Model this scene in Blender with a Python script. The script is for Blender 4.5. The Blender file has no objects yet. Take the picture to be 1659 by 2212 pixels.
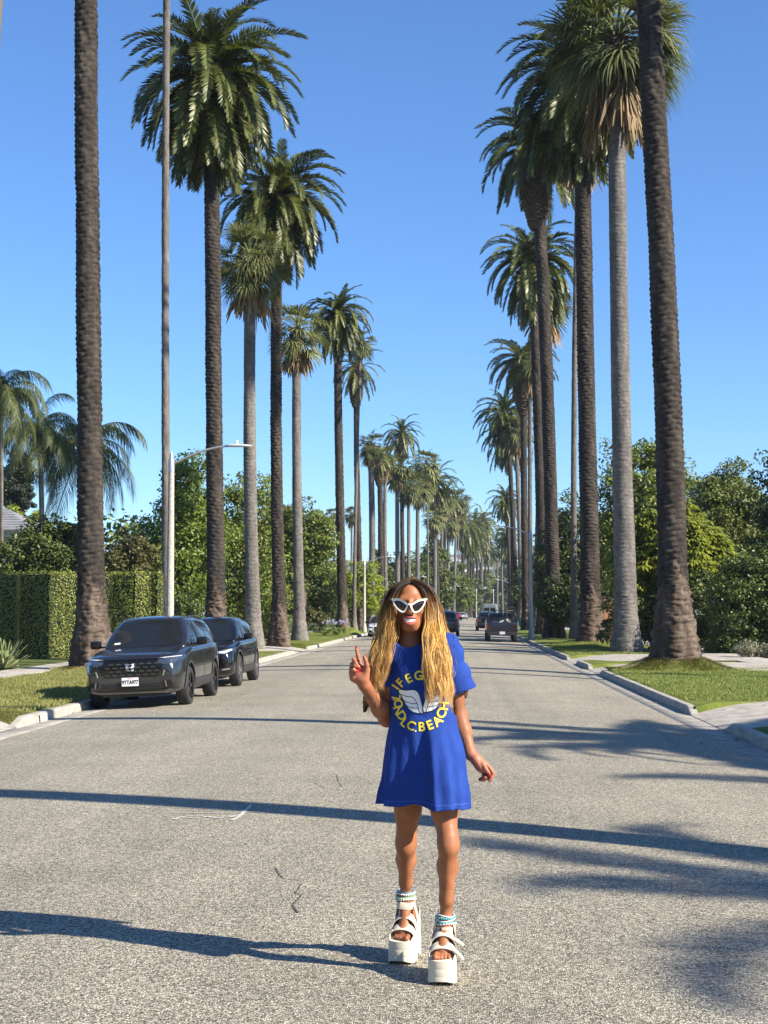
import bpy, bmesh, math, random
import numpy as np
from mathutils import Vector, Matrix, Euler, Quaternion
from mathutils.bvhtree import BVHTree
R = math.radians
random.seed(7); rng = np.random.default_rng(7)
S = bpy.context.scene
COL = S.collection

# ------------------------------------------------------------------ camera
F = 3070.0; CX, CY = 829.5, 1106.0; VX, VY = 985.0, 1319.0; H = 1.68
TH = math.atan((VY - CY) / F); PS = math.atan((VX - CX) / F * math.cos(TH))
cam = bpy.data.cameras.new('camera'); camo = bpy.data.objects.new('camera', cam); COL.objects.link(camo)
cam.sensor_fit = 'VERTICAL'; cam.sensor_height = 36.0; cam.lens = 36.0 * F / 2212.0
cam.clip_start = 0.1; cam.clip_end = 20000
camo.location = (0, 0, H); camo.rotation_euler = (math.pi / 2 + TH, 0, PS)
S.camera = camo
S.render.resolution_x = 768; S.render.resolution_y = 1024

# ------------------------------------------------------------------ world, sun, exposure
SUN_EL = R(33); SUN_AZ = math.atan2(0.914, -0.405)          # clockwise from +Y
W = bpy.data.worlds.new('World'); S.world = W; W.use_nodes = True
nt = W.node_tree
sky = nt.nodes.new('ShaderNodeTexSky'); sky.sky_type = 'NISHITA'; sky.sun_disc = False
sky.sun_elevation = SUN_EL; sky.sun_rotation = SUN_AZ
sky.altitude = 50; sky.air_density = 1.0; sky.dust_density = 0.0; sky.ozone_density = 10.0
bg = nt.nodes['Background']; bg.inputs['Strength'].default_value = 0.094
nt.links.new(sky.outputs['Color'], bg.inputs['Color'])
sl = bpy.data.lights.new('sun', 'SUN'); so = bpy.data.objects.new('sun', sl); COL.objects.link(so)
sl.energy = 5.0; sl.angle = R(0.53); sl.color = (1.0, 0.91, 0.77)
tosun = Vector((math.sin(SUN_AZ) * math.cos(SUN_EL), math.cos(SUN_AZ) * math.cos(SUN_EL), math.sin(SUN_EL)))
so.rotation_euler = tosun.to_track_quat('Z', 'Y').to_euler(); so.location = (30, -15, 40)
vs = S.view_settings
vs.view_transform = 'Standard'; vs.look = 'None'; vs.exposure = 1.15; vs.gamma = 1.0; vs.use_curve_mapping = False
S.cycles.max_bounces = 6; S.cycles.diffuse_bounces = 2; S.cycles.glossy_bounces = 3
S.cycles.transmission_bounces = 4; S.cycles.transparent_max_bounces = 8; S.cycles.volume_bounces = 0
S.cycles.use_denoising = True

# ------------------------------------------------------------------ helpers
_r = Vector((math.cos(PS), math.sin(PS), 0)); _f = Vector((-math.sin(PS) * math.cos(TH), math.cos(PS) * math.cos(TH), math.sin(TH)))
_u = _r.cross(_f)
def ray(px, py): return _f + _r * ((px - CX) / F) + _u * ((CY - py) / F)
def P(px, py, d):                      # survey: a sight line met at distance d down the street
    v = ray(px, py); return Vector((0, 0, H)) + v * (d / v.y)
def bend(y):                           # the street drifts gently to the right far away
    return 4.0e-5 * max(0.0, y - 60.0) ** 2
RC, RW = -1.38, 5.46                   # road centre and half width to the kerb
def road_z(u): return -0.15 * (abs(u) / RW) ** 2

def tag(o, label=None, cat=None, group=None, kind=None):
    if label: o['label'] = label
    if cat: o['category'] = cat
    if group: o['group'] = group
    if kind: o['kind'] = kind
    return o
def empty(name, loc=(0, 0, 0), rz=0.0, parent=None):
    o = bpy.data.objects.new(name, None); COL.objects.link(o); o.location = loc; o.rotation_euler = (0, 0, rz)
    o.empty_display_size = 0.2
    if parent: o.parent = parent
    return o
def link(name, me, parent=None, mat=None):
    o = bpy.data.objects.new(name, me); COL.objects.link(o)
    if parent: o.parent = parent
    if mat is not None and not me.materials: me.materials.append(mat)
    return o
def np_mesh(name, V, Fc, mat=None, smooth=False, uv=None, attr=None):
    """V (n,3); Fc (m,k) array with k 3 or 4, or a list of polygons"""
    me = bpy.data.meshes.new(name)
    V = np.asarray(V, dtype=np.float32)
    if isinstance(Fc, np.ndarray):
        m, k = Fc.shape
        me.vertices.add(len(V)); me.vertices.foreach_set('co', V.ravel())
        me.loops.add(m * k); me.loops.foreach_set('vertex_index', Fc.astype(np.int32).ravel())
        me.polygons.add(m); me.polygons.foreach_set('loop_start', np.arange(0, m * k, k, dtype=np.int32))
        me.polygons.foreach_set('loop_total', np.full(m, k, dtype=np.int32))
        me.update(calc_edges=True)
    else:
        me.from_pydata([tuple(map(float, v)) for v in V], [], Fc); me.update()
    me.validate()
    if smooth: me.polygons.foreach_set('use_smooth', np.ones(len(me.polygons), dtype=bool))
    if mat is not None: me.materials.append(mat)
    if attr:
        for nm, arr in attr.items():
            a = me.attributes.new(nm, 'FLOAT', 'POINT'); a.data.foreach_set('value', np.asarray(arr, dtype=np.float32))
    return me
class MB:
    """collects shapes into one mesh"""
    def __init__(s): s.v = []; s.f = []
    def add(s, V, Fc):
        o = len(s.v); s.v += [tuple(map(float, p)) for p in V]; s.f += [tuple(int(i) + o for i in f) for f in Fc]; return s
    def box(s, c, d, rot=None, bev=0.0):
        x, y, z = d[0] / 2, d[1] / 2, d[2] / 2
        if bev <= 0:
            V = [(-x, -y, -z), (x, -y, -z), (x, y, -z), (-x, y, -z), (-x, -y, z), (x, -y, z), (x, y, z), (-x, y, z)]
            Fc = [(0, 3, 2, 1), (4, 5, 6, 7), (0, 1, 5, 4), (1, 2, 6, 5), (2, 3, 7, 6), (3, 0, 4, 7)]
        else:
            bm = bmesh.new(); bmesh.ops.create_cube(bm, size=1.0)
            for v in bm.verts: v.co = Vector((v.co.x * d[0], v.co.y * d[1], v.co.z * d[2]))
            bmesh.ops.bevel(bm, geom=bm.edges[:], offset=bev, segments=2, affect='EDGES', profile=0.5)
            V = [v.co[:] for v in bm.verts]; bm.verts.index_update(); Fc = [[v.index for v in f.verts] for f in bm.faces]; bm.free()
        if rot is not None:
            M = rot.to_matrix() if not isinstance(rot, Matrix) else rot
            V = [(M @ Vector(p))[:] for p in V]
        return s.add([(p[0] + c[0], p[1] + c[1], p[2] + c[2]) for p in V], Fc)
    def tube(s, pts, rad, n=8, cap=True, flat=1.0):
        pts = [Vector(p) for p in pts]; m = len(pts)
        if not hasattr(rad, '__len__'): rad = [rad] * m
        V = []; up = Vector((0, 0, 1)); prev = None
        for i, p in enumerate(pts):
            t = (pts[min(i + 1, m - 1)] - pts[max(i - 1, 0)]).normalized()
            if prev is None:
                a = t.cross(up)
                if a.length < 1e-3: a = t.cross(Vector((0, 1, 0)))
                a.normalize()
            else:
                a = (prev - t * prev.dot(t)).normalized()
            prev = a; b = t.cross(a)
            for k in range(n):
                an = 2 * math.pi * k / n
                V.append(p + a * (math.cos(an) * rad[i]) + b * (math.sin(an) * rad[i] * flat))
        Fc = [(i * n + k, i * n + (k + 1) % n, (i + 1) * n + (k + 1) % n, (i + 1) * n + k) for i in range(m - 1) for k in range(n)]
        if cap: Fc += [tuple(range(n - 1, -1, -1)), tuple((m - 1) * n + k for k in range(n))]
        return s.add(V, Fc)
    def lathe(s, prof, n=16, c=(0, 0, 0), axis='Z', cap=True):
        V = []
        for r_, z_ in prof:
            for k in range(n):
                an = 2 * math.pi * k / n; p = (r_ * math.cos(an), r_ * math.sin(an), z_)
                if axis == 'Y': p = (p[0], z_, p[1])
                if axis == 'X': p = (z_, p[0], p[1])
                V.append((p[0] + c[0], p[1] + c[1], p[2] + c[2]))
        m = len(prof)
        Fc = [(i * n + k, i * n + (k + 1) % n, (i + 1) * n + (k + 1) % n, (i + 1) * n + k) for i in range(m - 1) for k in range(n)]
        if cap: Fc += [tuple(range(n)), tuple((m - 1) * n + k for k in range(n))]
        return s.add(V, Fc)
    def poly_prism(s, pts, h, M=None):
        """2D outline pts extruded by h along local z, placed with matrix M"""
        n = len(pts)
        V = [Vector((p[0], p[1], 0)) for p in pts] + [Vector((p[0], p[1], h)) for p in pts]
        if M is not None: V = [M @ v for v in V]
        Fc = [tuple(range(n - 1, -1, -1)), tuple(range(n, 2 * n))] + [(i, (i + 1) % n, n + (i + 1) % n, n + i) for i in range(n)]
        return s.add(V, Fc)
    def mesh(s, name, mat=None, smooth=False, fix=True):
        me = bpy.data.meshes.new(name); me.from_pydata(s.v, [], s.f)
        if fix:
            bm = bmesh.new(); bm.from_mesh(me); bmesh.ops.recalc_face_normals(bm, faces=bm.faces[:]); bm.to_mesh(me); bm.free()
        me.update()
        if smooth:
            me.polygons.foreach_set('use_smooth', np.ones(len(me.polygons), dtype=bool))
            if smooth == 'auto': me.set_sharp_from_angle(angle=R(38))
        if mat is not None: me.materials.append(mat)
        return me
    def build(s, name, mat, parent=None, smooth=False, loc=None):
        o = link(name, s.mesh(name, mat, smooth), parent)
        if loc is not None: o.location = loc
        return o
def copy_tree(o, parent=None):
    c = o.copy(); COL.objects.link(c); c.parent = parent
    for ch in list(o.children): copy_tree(ch, c)
    return c

# ------------------------------------------------------------------ materials
class NT:
    def __init__(s, name):
        s.m = bpy.data.materials.new(name); s.m.use_nodes = True; s.t = s.m.node_tree
        s.b = s.t.nodes['Principled BSDF']; s.o = s.t.nodes['Material Output']
    def n(s, typ, **kw):
        x = s.t.nodes.new('ShaderNode' + typ)
        for k, v in kw.items():
            if k.startswith('_'): setattr(x, k[1:], v)
            else: x.inputs[k.replace('_', ' ')].default_value = v
        return x
    def l(s, a, b): s.t.links.new(a, b)
    def set(s, **kw):
        for k, v in kw.items(): s.b.inputs[k.replace('_', ' ')].default_value = v
        return s
    def ramp(s, fac, stops, interp='LINEAR'):
        r = s.t.nodes.new('ShaderNodeValToRGB'); r.color_ramp.interpolation = interp
        els = r.color_ramp.elements
        while len(els) < len(stops): els.new(0.5)
        for e, (p, c) in zip(els, stops): e.position = p; e.color = (c[0], c[1], c[2], 1) if hasattr(c, '__len__') else (c, c, c, 1)
        s.l(fac, r.inputs['Fac']); return r.outputs['Color']
    def mix(s, fac, a, b, mode='MIX'):
        x = s.t.nodes.new('ShaderNodeMix'); x.data_type = 'RGBA'; x.blend_type = mode
        for sock, v in ((x.inputs[0], fac), (x.inputs[6], a), (x.inputs[7], b)):
            if hasattr(v, 'is_linked') or hasattr(v, 'links'): s.l(v, sock)
            else: sock.default_value = v if not hasattr(v, '__len__') else (v[0], v[1], v[2], 1)
        return x.outputs[2]
    def math(s, op, a, b=None, c=None):
        x = s.t.nodes.new('ShaderNodeMath'); x.operation = op
        for i, v in enumerate((a, b, c)):
            if v is None: continue
            if hasattr(v, 'links'): s.l(v, x.inputs[i])
            else: x.inputs[i].default_value = v
        return x.outputs[0]
    def coord(s, kind='Object'):
        return s.t.nodes.new('ShaderNodeTexCoord').outputs[kind]
    def mapping(s, vec, scale=(1, 1, 1), rot=(0, 0, 0), loc=(0, 0, 0)):
        m = s.t.nodes.new('ShaderNodeMapping'); s.l(vec, m.inputs['Vector'])
        m.inputs['Scale'].default_value = scale; m.inputs['Rotation'].default_value = rot; m.inputs['Location'].default_value = loc
        return m.outputs['Vector']
    def noise(s, vec, scale, detail=3.0, rough=0.55, out='Fac'):
        x = s.n('TexNoise', Scale=scale, Detail=detail, Roughness=rough); s.l(vec, x.inputs['Vector']); return x.outputs[out]
    def voro(s, vec, scale, out='Color', feature='F1', rand=1.0):
        x = s.n('TexVoronoi', Scale=scale, Randomness=rand); x.feature = feature; s.l(vec, x.inputs['Vector']); return x.outputs[out]
    def bump(s, h, strength=0.5, dist=0.02, normal=None):
        x = s.n('Bump', Strength=strength, Distance=dist); s.l(h, x.inputs['Height'])
        if normal is not None: s.l(normal, x.inputs['Normal'])
        return x.outputs['Normal']
    def col(s, sock): s.l(sock, s.b.inputs['Base Color']); return s
    def nrm(s, sock): s.l(sock, s.b.inputs['Normal']); return s
MATS = {}
def plain(name, c, rough=0.6, metal=0.0, var=0.12, scale=6.0, bump=0.0, coat=0.0, spec=0.5, emit=None):
    if name in MATS: return MATS[name]
    m = NT(name); m.set(Roughness=rough, Metallic=metal); m.b.inputs['Specular IOR Level'].default_value = spec
    m.b.inputs['Coat Weight'].default_value = coat
    if var > 0:
        nz = m.noise(m.coord(), scale, 4)
        m.col(m.ramp(nz, [(0.25, [x * (1 - var) for x in c]), (0.75, [min(1, x * (1 + var)) for x in c])]))
        if bump: m.nrm(m.bump(nz, bump, 0.01))
    else: m.b.inputs['Base Color'].default_value = (*c, 1)
    MATS[name] = m.m; return m.m

def leaf_mat(name, c0, c1, rough=0.5, trans=0.25, scale=0.8, obj_rand=True, spec=0.35, tip=None):
    m = NT(name); m.set(Roughness=rough); m.b.inputs['Specular IOR Level'].default_value = spec
    geo = m.t.nodes.new('ShaderNodeNewGeometry')
    f = m.math('ADD', m.math('MULTIPLY', geo.outputs['Random Per Island'], 0.55), m.math('MULTIPLY', m.noise(m.coord(), scale, 3), 0.55))
    if obj_rand:
        oi = m.t.nodes.new('ShaderNodeObjectInfo'); f = m.math('ADD', f, m.math('MULTIPLY', m.math('SUBTRACT', oi.outputs['Random'], 0.5), 0.4))
    colr = m.ramp(f, [(0.15, c0), (0.9, c1)])
    m.col(colr)
    tr = m.n('BsdfTranslucent'); m.l(m.mix(1.0, colr, (1.25, 1.3, 0.6), 'MULTIPLY'), tr.inputs['Color'])
    mx = m.n('MixShader', Fac=trans); m.l(m.b.outputs[0], mx.inputs[1]); m.l(tr.outputs[0], mx.inputs[2]); m.l(mx.outputs[0], m.o.inputs['Surface'])
    MATS[name] = m.m; return m.m

def asphalt():
    m = NT('asphalt'); m.set(Roughness=0.85); m.b.inputs['Specular IOR Level'].default_value = 0.25
    co = m.coord()
    vc = m.voro(co, 105.0, 'Color'); sep = m.n('SeparateColor'); m.l(vc, sep.inputs[0])
    vd = m.voro(co, 105.0, 'Distance')
    stone = m.ramp(sep.outputs[0], [(0.0, (0.128, 0.116, 0.091)), (0.30, (0.240, 0.219, 0.171)), (0.62, (0.393, 0.358, 0.278)), (0.86, (0.55, 0.502, 0.394)), (1.0, (0.70, 0.645, 0.51))])
    edge = m.ramp(vd, [(0.40, 1.0), (0.8, 0.34)])
    c = m.mix(1.0, stone, edge, 'MULTIPLY')
    mid = m.ramp(m.noise(co, 22, 3, 0.6), [(0.3, 0.84), (0.7, 1.15)]); c = m.mix(1.0, c, mid, 'MULTIPLY')
    big = m.ramp(m.noise(co, 0.9, 4), [(0.3, 0.90), (0.7, 1.08)]); c = m.mix(1.0, c, big, 'MULTIPLY')
    lane = m.ramp(m.noise(m.mapping(co, (0.75, 0.012, 1)), 1.0, 4, 0.6), [(0.32, 0.86), (0.5, 1.0), (0.68, 1.09)]); c = m.mix(1.0, c, lane, 'MULTIPLY')
    blot = m.ramp(m.noise(m.mapping(co, (0.35, 0.16, 1)), 1.0, 5, 0.65), [(0.36, 0.90), (0.5, 1.02), (0.65, 1.08)]); c = m.mix(1.0, c, blot, 'MULTIPLY')
    stain = m.ramp(m.noise(m.mapping(co, (0.9, 0.5, 1), loc=(3.1, 7.7, 0)), 1.0, 6, 0.7), [(0.27, 0.62), (0.35, 1.0)]); c = m.mix(1.0, c, stain, 'MULTIPLY')
    m.col(c)
    m.nrm(m.bump(m.math('SUBTRACT', 1.0, vd), 0.6, 0.010))
    return m.m
def concrete(name, c, dark=0.72):
    m = NT(name); m.set(Roughness=0.9); m.b.inputs['Specular IOR Level'].default_value = 0.25
    co = m.coord()
    a = m.ramp(m.noise(co, 3.5, 6, 0.7), [(0.25, [x * dark for x in c]), (0.55, c), (0.8, [min(1, x * 1.12) for x in c])])
    st = m.ramp(m.noise(m.mapping(co, (2.5, 2.5, 14)), 1.2, 4), [(0.3, 0.55), (0.6, 1.0)])
    m.col(m.mix(0.85, a, m.mix(1.0, a, st, 'MULTIPLY')))
    m.nrm(m.bump(m.noise(co, 60, 3), 0.25, 0.004))
    return m.m
def grass_ground(name, c0, c1, c2):
    m = NT(name); m.set(Roughness=0.95); m.b.inputs['Specular IOR Level'].default_value = 0.1
    co = m.coord()
    a = m.noise(co, 1.3, 5, 0.6); b = m.noise(co, 26, 3, 0.6)
    f = m.math('ADD', m.math('MULTIPLY', a, 0.7), m.math('MULTIPLY', b, 0.35))
    m.col(m.ramp(f, [(0.38, c0), (0.55, c1), (0.72, c2)]))
    m.nrm(m.bump(b, 0.7, 0.03))
    return m.m
def trunk_mat(name, c0, c1, c2, ring, zs=1.0, moss=False, crack=False):
    """palm trunk: bark mottling and (for far trunks) fine ring relief"""
    m = NT(name); m.set(Roughness=0.92); m.b.inputs['Specular IOR Level'].default_value = 0.15
    co = m.coord()
    n1 = m.noise(m.mapping(co, (3.0, 3.0, 0.55 * zs)), 1.0, 5, 0.62)
    n2 = m.noise(m.mapping(co, (5, 5, ring)), 1.0, 3, 0.6)
    f = m.math('ADD', m.math('MULTIPLY', n1, 0.6), m.math('MULTIPLY', n2, 0.45))
    c = m.ramp(f, [(0.33, c0), (0.52, c1), (0.70, c2)])
    fine = m.noise(m.mapping(co, (28, 28, 30)), 1.0, 3, 0.7)
    c = m.mix(1.0, c, m.ramp(fine, [(0.3, 0.72), (0.7, 1.22)]), 'MULTIPLY')
    m.col(c)
    m.nrm(m.bump(n2, 0.55, 0.05, m.bump(fine, 0.5, 0.02)))
    MATS[name] = m.m; return m.m

# ------------------------------------------------------------------ setting: ground, road, kerbs, verges
M_ASPH = asphalt()
M_CONC = concrete('kerb_concrete', (0.42, 0.39, 0.33)); M_GUT = concrete('gutter_concrete', (0.36, 0.335, 0.29)); M_WALK = concrete('sidewalk_concrete', (0.46, 0.42, 0.355))
M_GRASS = grass_ground('lawn', (0.075, 0.105, 0.020), (0.14, 0.165, 0.036), (0.23, 0.22, 0.07))
M_GRASSL = grass_ground('dry_lawn', (0.07, 0.095, 0.022), (0.165, 0.17, 0.05), (0.30, 0.26, 0.10))
M_SOIL = plain('soil', (0.10, 0.075, 0.05), 0.95, var=0.3, scale=3)
M_YARD = grass_ground('yard', (0.03, 0.05, 0.015), (0.06, 0.075, 0.025), (0.09, 0.085, 0.04))
def ystations(y0, y1, near=1.5):
    ys = [y0]; y = y0
    while y < y1:
        y = min(y1, y + max(near, 0.03 * y)); ys.append(y)
    return ys
def strip(name, prof, y0, y1, mat, near=1.5, skew=None):
    """prof: list of (u, z) across the street, swept along it"""
    ys = ystations(y0, y1, near); n = len(prof); V = []
    for y in ys:
        for (u, z) in prof: V.append((RC + bend(y) + u, y, z))
    Fc = [(i * n + k, i * n + k + 1, (i + 1) * n + k + 1, (i + 1) * n + k) for i in range(len(ys) - 1) for k in range(n - 1)]
    return link(name, np_mesh(name, V, np.array(Fc), mat))
gnd = link('ground', np_mesh('ground', [(-6000, -300, -0.6), (6000, -300, -0.6), (6000, 1500, -0.6), (-6000, 1500, -0.6)], np.array([(0, 1, 2, 3)]), M_SOIL)); tag(gnd, kind='structure')
us = np.linspace(-5.0, 5.0, 17)
road = strip('road', [(u, road_z(u)) for u in us], -14, 720, M_ASPH); tag(road, kind='structure')
for s in (-1, 1):
    pr = [(s * 4.99, road_z(5.0) - 0.012), (s * 5.0, road_z(5.0) + 0.004), (s * 5.3, -0.142), (s * 5.47, -0.150)]
    if s < 0: pr = pr[::-1]
    tag(strip('gutter', pr, -14, 720, M_GUT), kind='structure')
# ground under verges and yards
tag(strip('yard', [(-95, 0.0), (-11.1, 0.0), (-11.08, -0.3)], -14, 720, M_YARD, 3), kind='structure')
tag(strip('yard', [(12.08, -0.3), (12.1, 0.0), (95, 0.0)], -14, 720, M_YARD, 3), kind='structure')
tag(strip('terrain', [(-11.2, -0.17), (-5.5, -0.17)], -14, 720, M_SOIL, 3), kind='structure')
tag(strip('terrain', [(5.5, -0.17), (12.2, -0.17)], -14, 720, M_SOIL, 3), kind='structure')
MOUNDS = []            # (x, y, radius, height), filled before the verge is built
def verge_z(x, y):
    z = 0.02
    for mx, my, r_, h_ in MOUNDS:
        d2 = ((x - mx) ** 2 + (y - my) ** 2) / r_ ** 2
        z += h_ * np.exp(-d2 ** 1.5 * 1.2)
    return z + 0.012 * np.sin(x * 2.1 + y * 0.9) + 0.01 * np.sin(y * 2.7 - x)
def verge(name, s, u0, u1, y0, y1, mat, cut0=0.0, cut1=0.0, step=0.4):
    ny = max(2, int((y1 - y0) / step) if y1 < 130 else int((y1 - y0) / 4)); nu = 14
    V = []; keep = []
    for j in range(ny + 1):
        for i in range(nu + 1):
            f = i / nu; u = u0 + (u1 - u0) * f
            c0 = cut0 * max(0, 1 - (u - u0) / 1.4); c1 = cut1 * max(0, 1 - (u - u0) / 1.4)
            y = (y0 - c0) + (y1 + c1 - y0 + c0) * j / ny
            x = RC + bend(y) + s * u; z = float(verge_z(x, y))
            if i == 0: z = -0.012
            V.append((x, y, z))
    Fc = []
    for j in range(ny):
        for i in range(nu):
            q = (j * (nu + 1) + i, j * (nu + 1) + i + 1, (j + 1) * (nu + 1) + i + 1, (j + 1) * (nu + 1) + i)
            Fc.append(q if s > 0 else q[::-1])
    n1 = nu + 1; per = [i for i in range(n1)] + [j * n1 + nu for j in range(1, ny + 1)] + [ny * n1 + i for i in range(nu - 1, -1, -1)] + [j * n1 for j in range(ny - 1, 0, -1)]
    o0 = len(V); V += [(V[i][0], V[i][1], -0.24) for i in per]; m = len(per)      # turf edge down to the soil
    for k in range(m):
        q = (per[k], o0 + k, o0 + (k + 1) % m, per[(k + 1) % m]); Fc.append(q if s > 0 else q[::-1])
    o = link(name, np_mesh(name, V, np.array(Fc), mat, smooth=True)); o.data.set_sharp_from_angle(angle=R(40)); tag(o, kind='structure'); return o
def apron(s, y0, y1, fl=1.6):
    """driveway apron: kerb line y0..y1, flaring wider behind"""
    V = []; Fc = []; us_ = [5.465, 5.75, 6.4, 7.4, 9.72 if s < 0 else 10.62]; zs = [-0.145, -0.10, -0.03, 0.028, 0.034]
    n = 9
    for u, z in zip(us_, zs):
        g = fl * min(1, (u - 5.465) / 1.3)
        for k in range(n):
            y = y0 - g + (y1 - y0 + 2 * g) * k / (n - 1); V.append((RC + bend(y) + s * u, y, z + 0.004))
    for i in range(len(us_) - 1):
        for k in range(n - 1):
            q = (i * n + k, (i + 1) * n + k, (i + 1) * n + k + 1, i * n + k + 1); Fc.append(q if s > 0 else q[::-1])
    tag(link('driveway', np_mesh('driveway', V, np.array(Fc), M_WALK)), kind='structure')
DRIVES = {-1: [(14.5, 22.0), (60.6, 66.0)], 1: [(22.2, 25.2), (41.2, 44.4), (49.2, 53.0)]}
# kerb stones
def kerb_stone(Ln, taper=0):
    """local y along the street, x outward; taper +1/-1 slopes one end down to the gutter"""
    prof = [(0.0, -0.16), (0.012, -0.03), (0.03, -0.006), (0.055, 0.0), (0.15, 0.0), (0.155, -0.16)]
    ys = [0, Ln] if not taper else ([0, 0.55, Ln] if taper < 0 else [0, Ln - 0.55, Ln]); V = []; n = len(prof)
    for j, y in enumerate(ys):
        low = (taper < 0 and j == 0) or (taper > 0 and j == len(ys) - 1)
        for (x, z) in prof: V.append((x, y, (max(z, -0.16) if not low else -0.16 + 0.035 * (z + 0.16) / 0.16)))
    m = len(ys)
    Fc = [(i * n + k, i * n + (k + 1) % n, (i + 1) * n + (k + 1) % n, (i + 1) * n + k) for i in range(m - 1) for k in range(n)]
    Fc += [tuple(range(n)), tuple((m - 1) * n + k for k in range(n))]
    b = MB(); b.add(V, Fc); return b.mesh('kerb_stone', M_CONC)
ks_mesh = {}
def kerb_run(s, y0, y1, parent, t0, t1, step=3.05):
    n = max(1, round((y1 - y0) / step)); Ln = (y1 - y0) / n
    for i in range(n):
        tp = -1 if (t0 and i == 0) else (1 if (t1 and i == n - 1) else 0)
        tl = tp if s > 0 else -tp                 # the left kerb's stones are turned half round
        key = (round(Ln, 2), tl)
        if key not in ks_mesh: ks_mesh[key] = kerb_stone(Ln - 0.018, tl)
        ya = y0 + i * Ln; xa = RC + bend(ya) + s * RW; xb = RC + bend(ya + Ln) + s * RW
        o = link('kerb_stone', ks_mesh[key], parent)
        if s > 0: o.location = (xa, ya, random.uniform(-0.004, 0.004)); o.rotation_euler = (0, random.uniform(-.01, .01), -math.atan2(xb - xa, Ln))
        else: o.location = (xb, ya + Ln, random.uniform(-0.004, 0.004)); o.rotation_euler = (0, 0, math.pi - math.atan2(xb - xa, Ln))
for s in (-1, 1):
    u = s * RW; w = s * (RW + 0.15)
    pr = [(u, -0.16), (u + s * 0.012, -0.03), (u + s * 0.05, 0.0), (w, 0.0), (w, -0.16)]
    kb = strip('kerb', pr if s < 0 else pr[::-1], 125, 720, M_CONC); tag(kb, kind='structure')
    ya = -12.0; tp = False
    for (a, b) in DRIVES[s] + [(125, None)]:
        kerb_run(s, ya, a, kb, tp, b is not None)
        if b is None: break
        apron(s, a, b); ya = b; tp = True
# painted house number on a kerb stone of the left kerb
def flat_text(txt, size, M, mat, name, parent=None, off=0.0, extr=0.0008):
    cu = bpy.data.curves.new('t', 'FONT'); cu.body = txt; cu.size = size; cu.align_x = 'CENTER'; cu.align_y = 'CENTER'; cu.offset = off; cu.extrude = extr
    to = bpy.data.objects.new('t', cu); COL.objects.link(to); dg = bpy.context.evaluated_depsgraph_get()
    me = bpy.data.meshes.new_from_object(to.evaluated_get(dg)); bpy.data.objects.remove(to)
    me.transform(M); me.materials.clear(); me.materials.append(mat); me.name = name
    return link(name, me, parent)

# ------------------------------------------------------------------ palms
M_CAN = trunk_mat('date_palm_bark', (0.016, 0.0135, 0.0115), (0.042, 0.035, 0.030), (0.098, 0.081, 0.067), 9.0)
M_BASE = trunk_mat('date_palm_root_bark', (0.032, 0.024, 0.019), (0.085, 0.063, 0.049), (0.19, 0.148, 0.117), 3.5)
M_WAS = trunk_mat('fan_palm_bark', (0.075, 0.068, 0.062), (0.135, 0.123, 0.112), (0.225, 0.208, 0.188), 6.5)
M_SLIM = trunk_mat('slim_palm_bark', (0.08, 0.071, 0.063), (0.135, 0.12, 0.105), (0.215, 0.192, 0.168), 2.2)
M_BOOT = plain('frond_stub', (0.085, 0.062, 0.045), 0.9, var=0.5, scale=7, bump=0.5)
M_FROND = leaf_mat('date_frond', (0.020, 0.034, 0.008), (0.15, 0.165, 0.042), 0.40, 0.18, 0.5)
M_FAN = leaf_mat('fan_leaf', (0.06, 0.078, 0.026), (0.23, 0.24, 0.10), 0.45, 0.22, 0.7)
M_DEAD = leaf_mat('dead_frond', (0.13, 0.085, 0.045), (0.38, 0.27, 0.15), 0.8, 0.15, 0.8)
M_ORANGE = leaf_mat('fruit_stalk', (0.35, 0.15, 0.03), (0.6, 0.30, 0.06), 0.6, 0.1, 0.8)
M_QUEEN = leaf_mat('queen_frond', (0.04, 0.062, 0.018), (0.17, 0.19, 0.06), 0.45, 0.25, 0.6)

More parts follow.
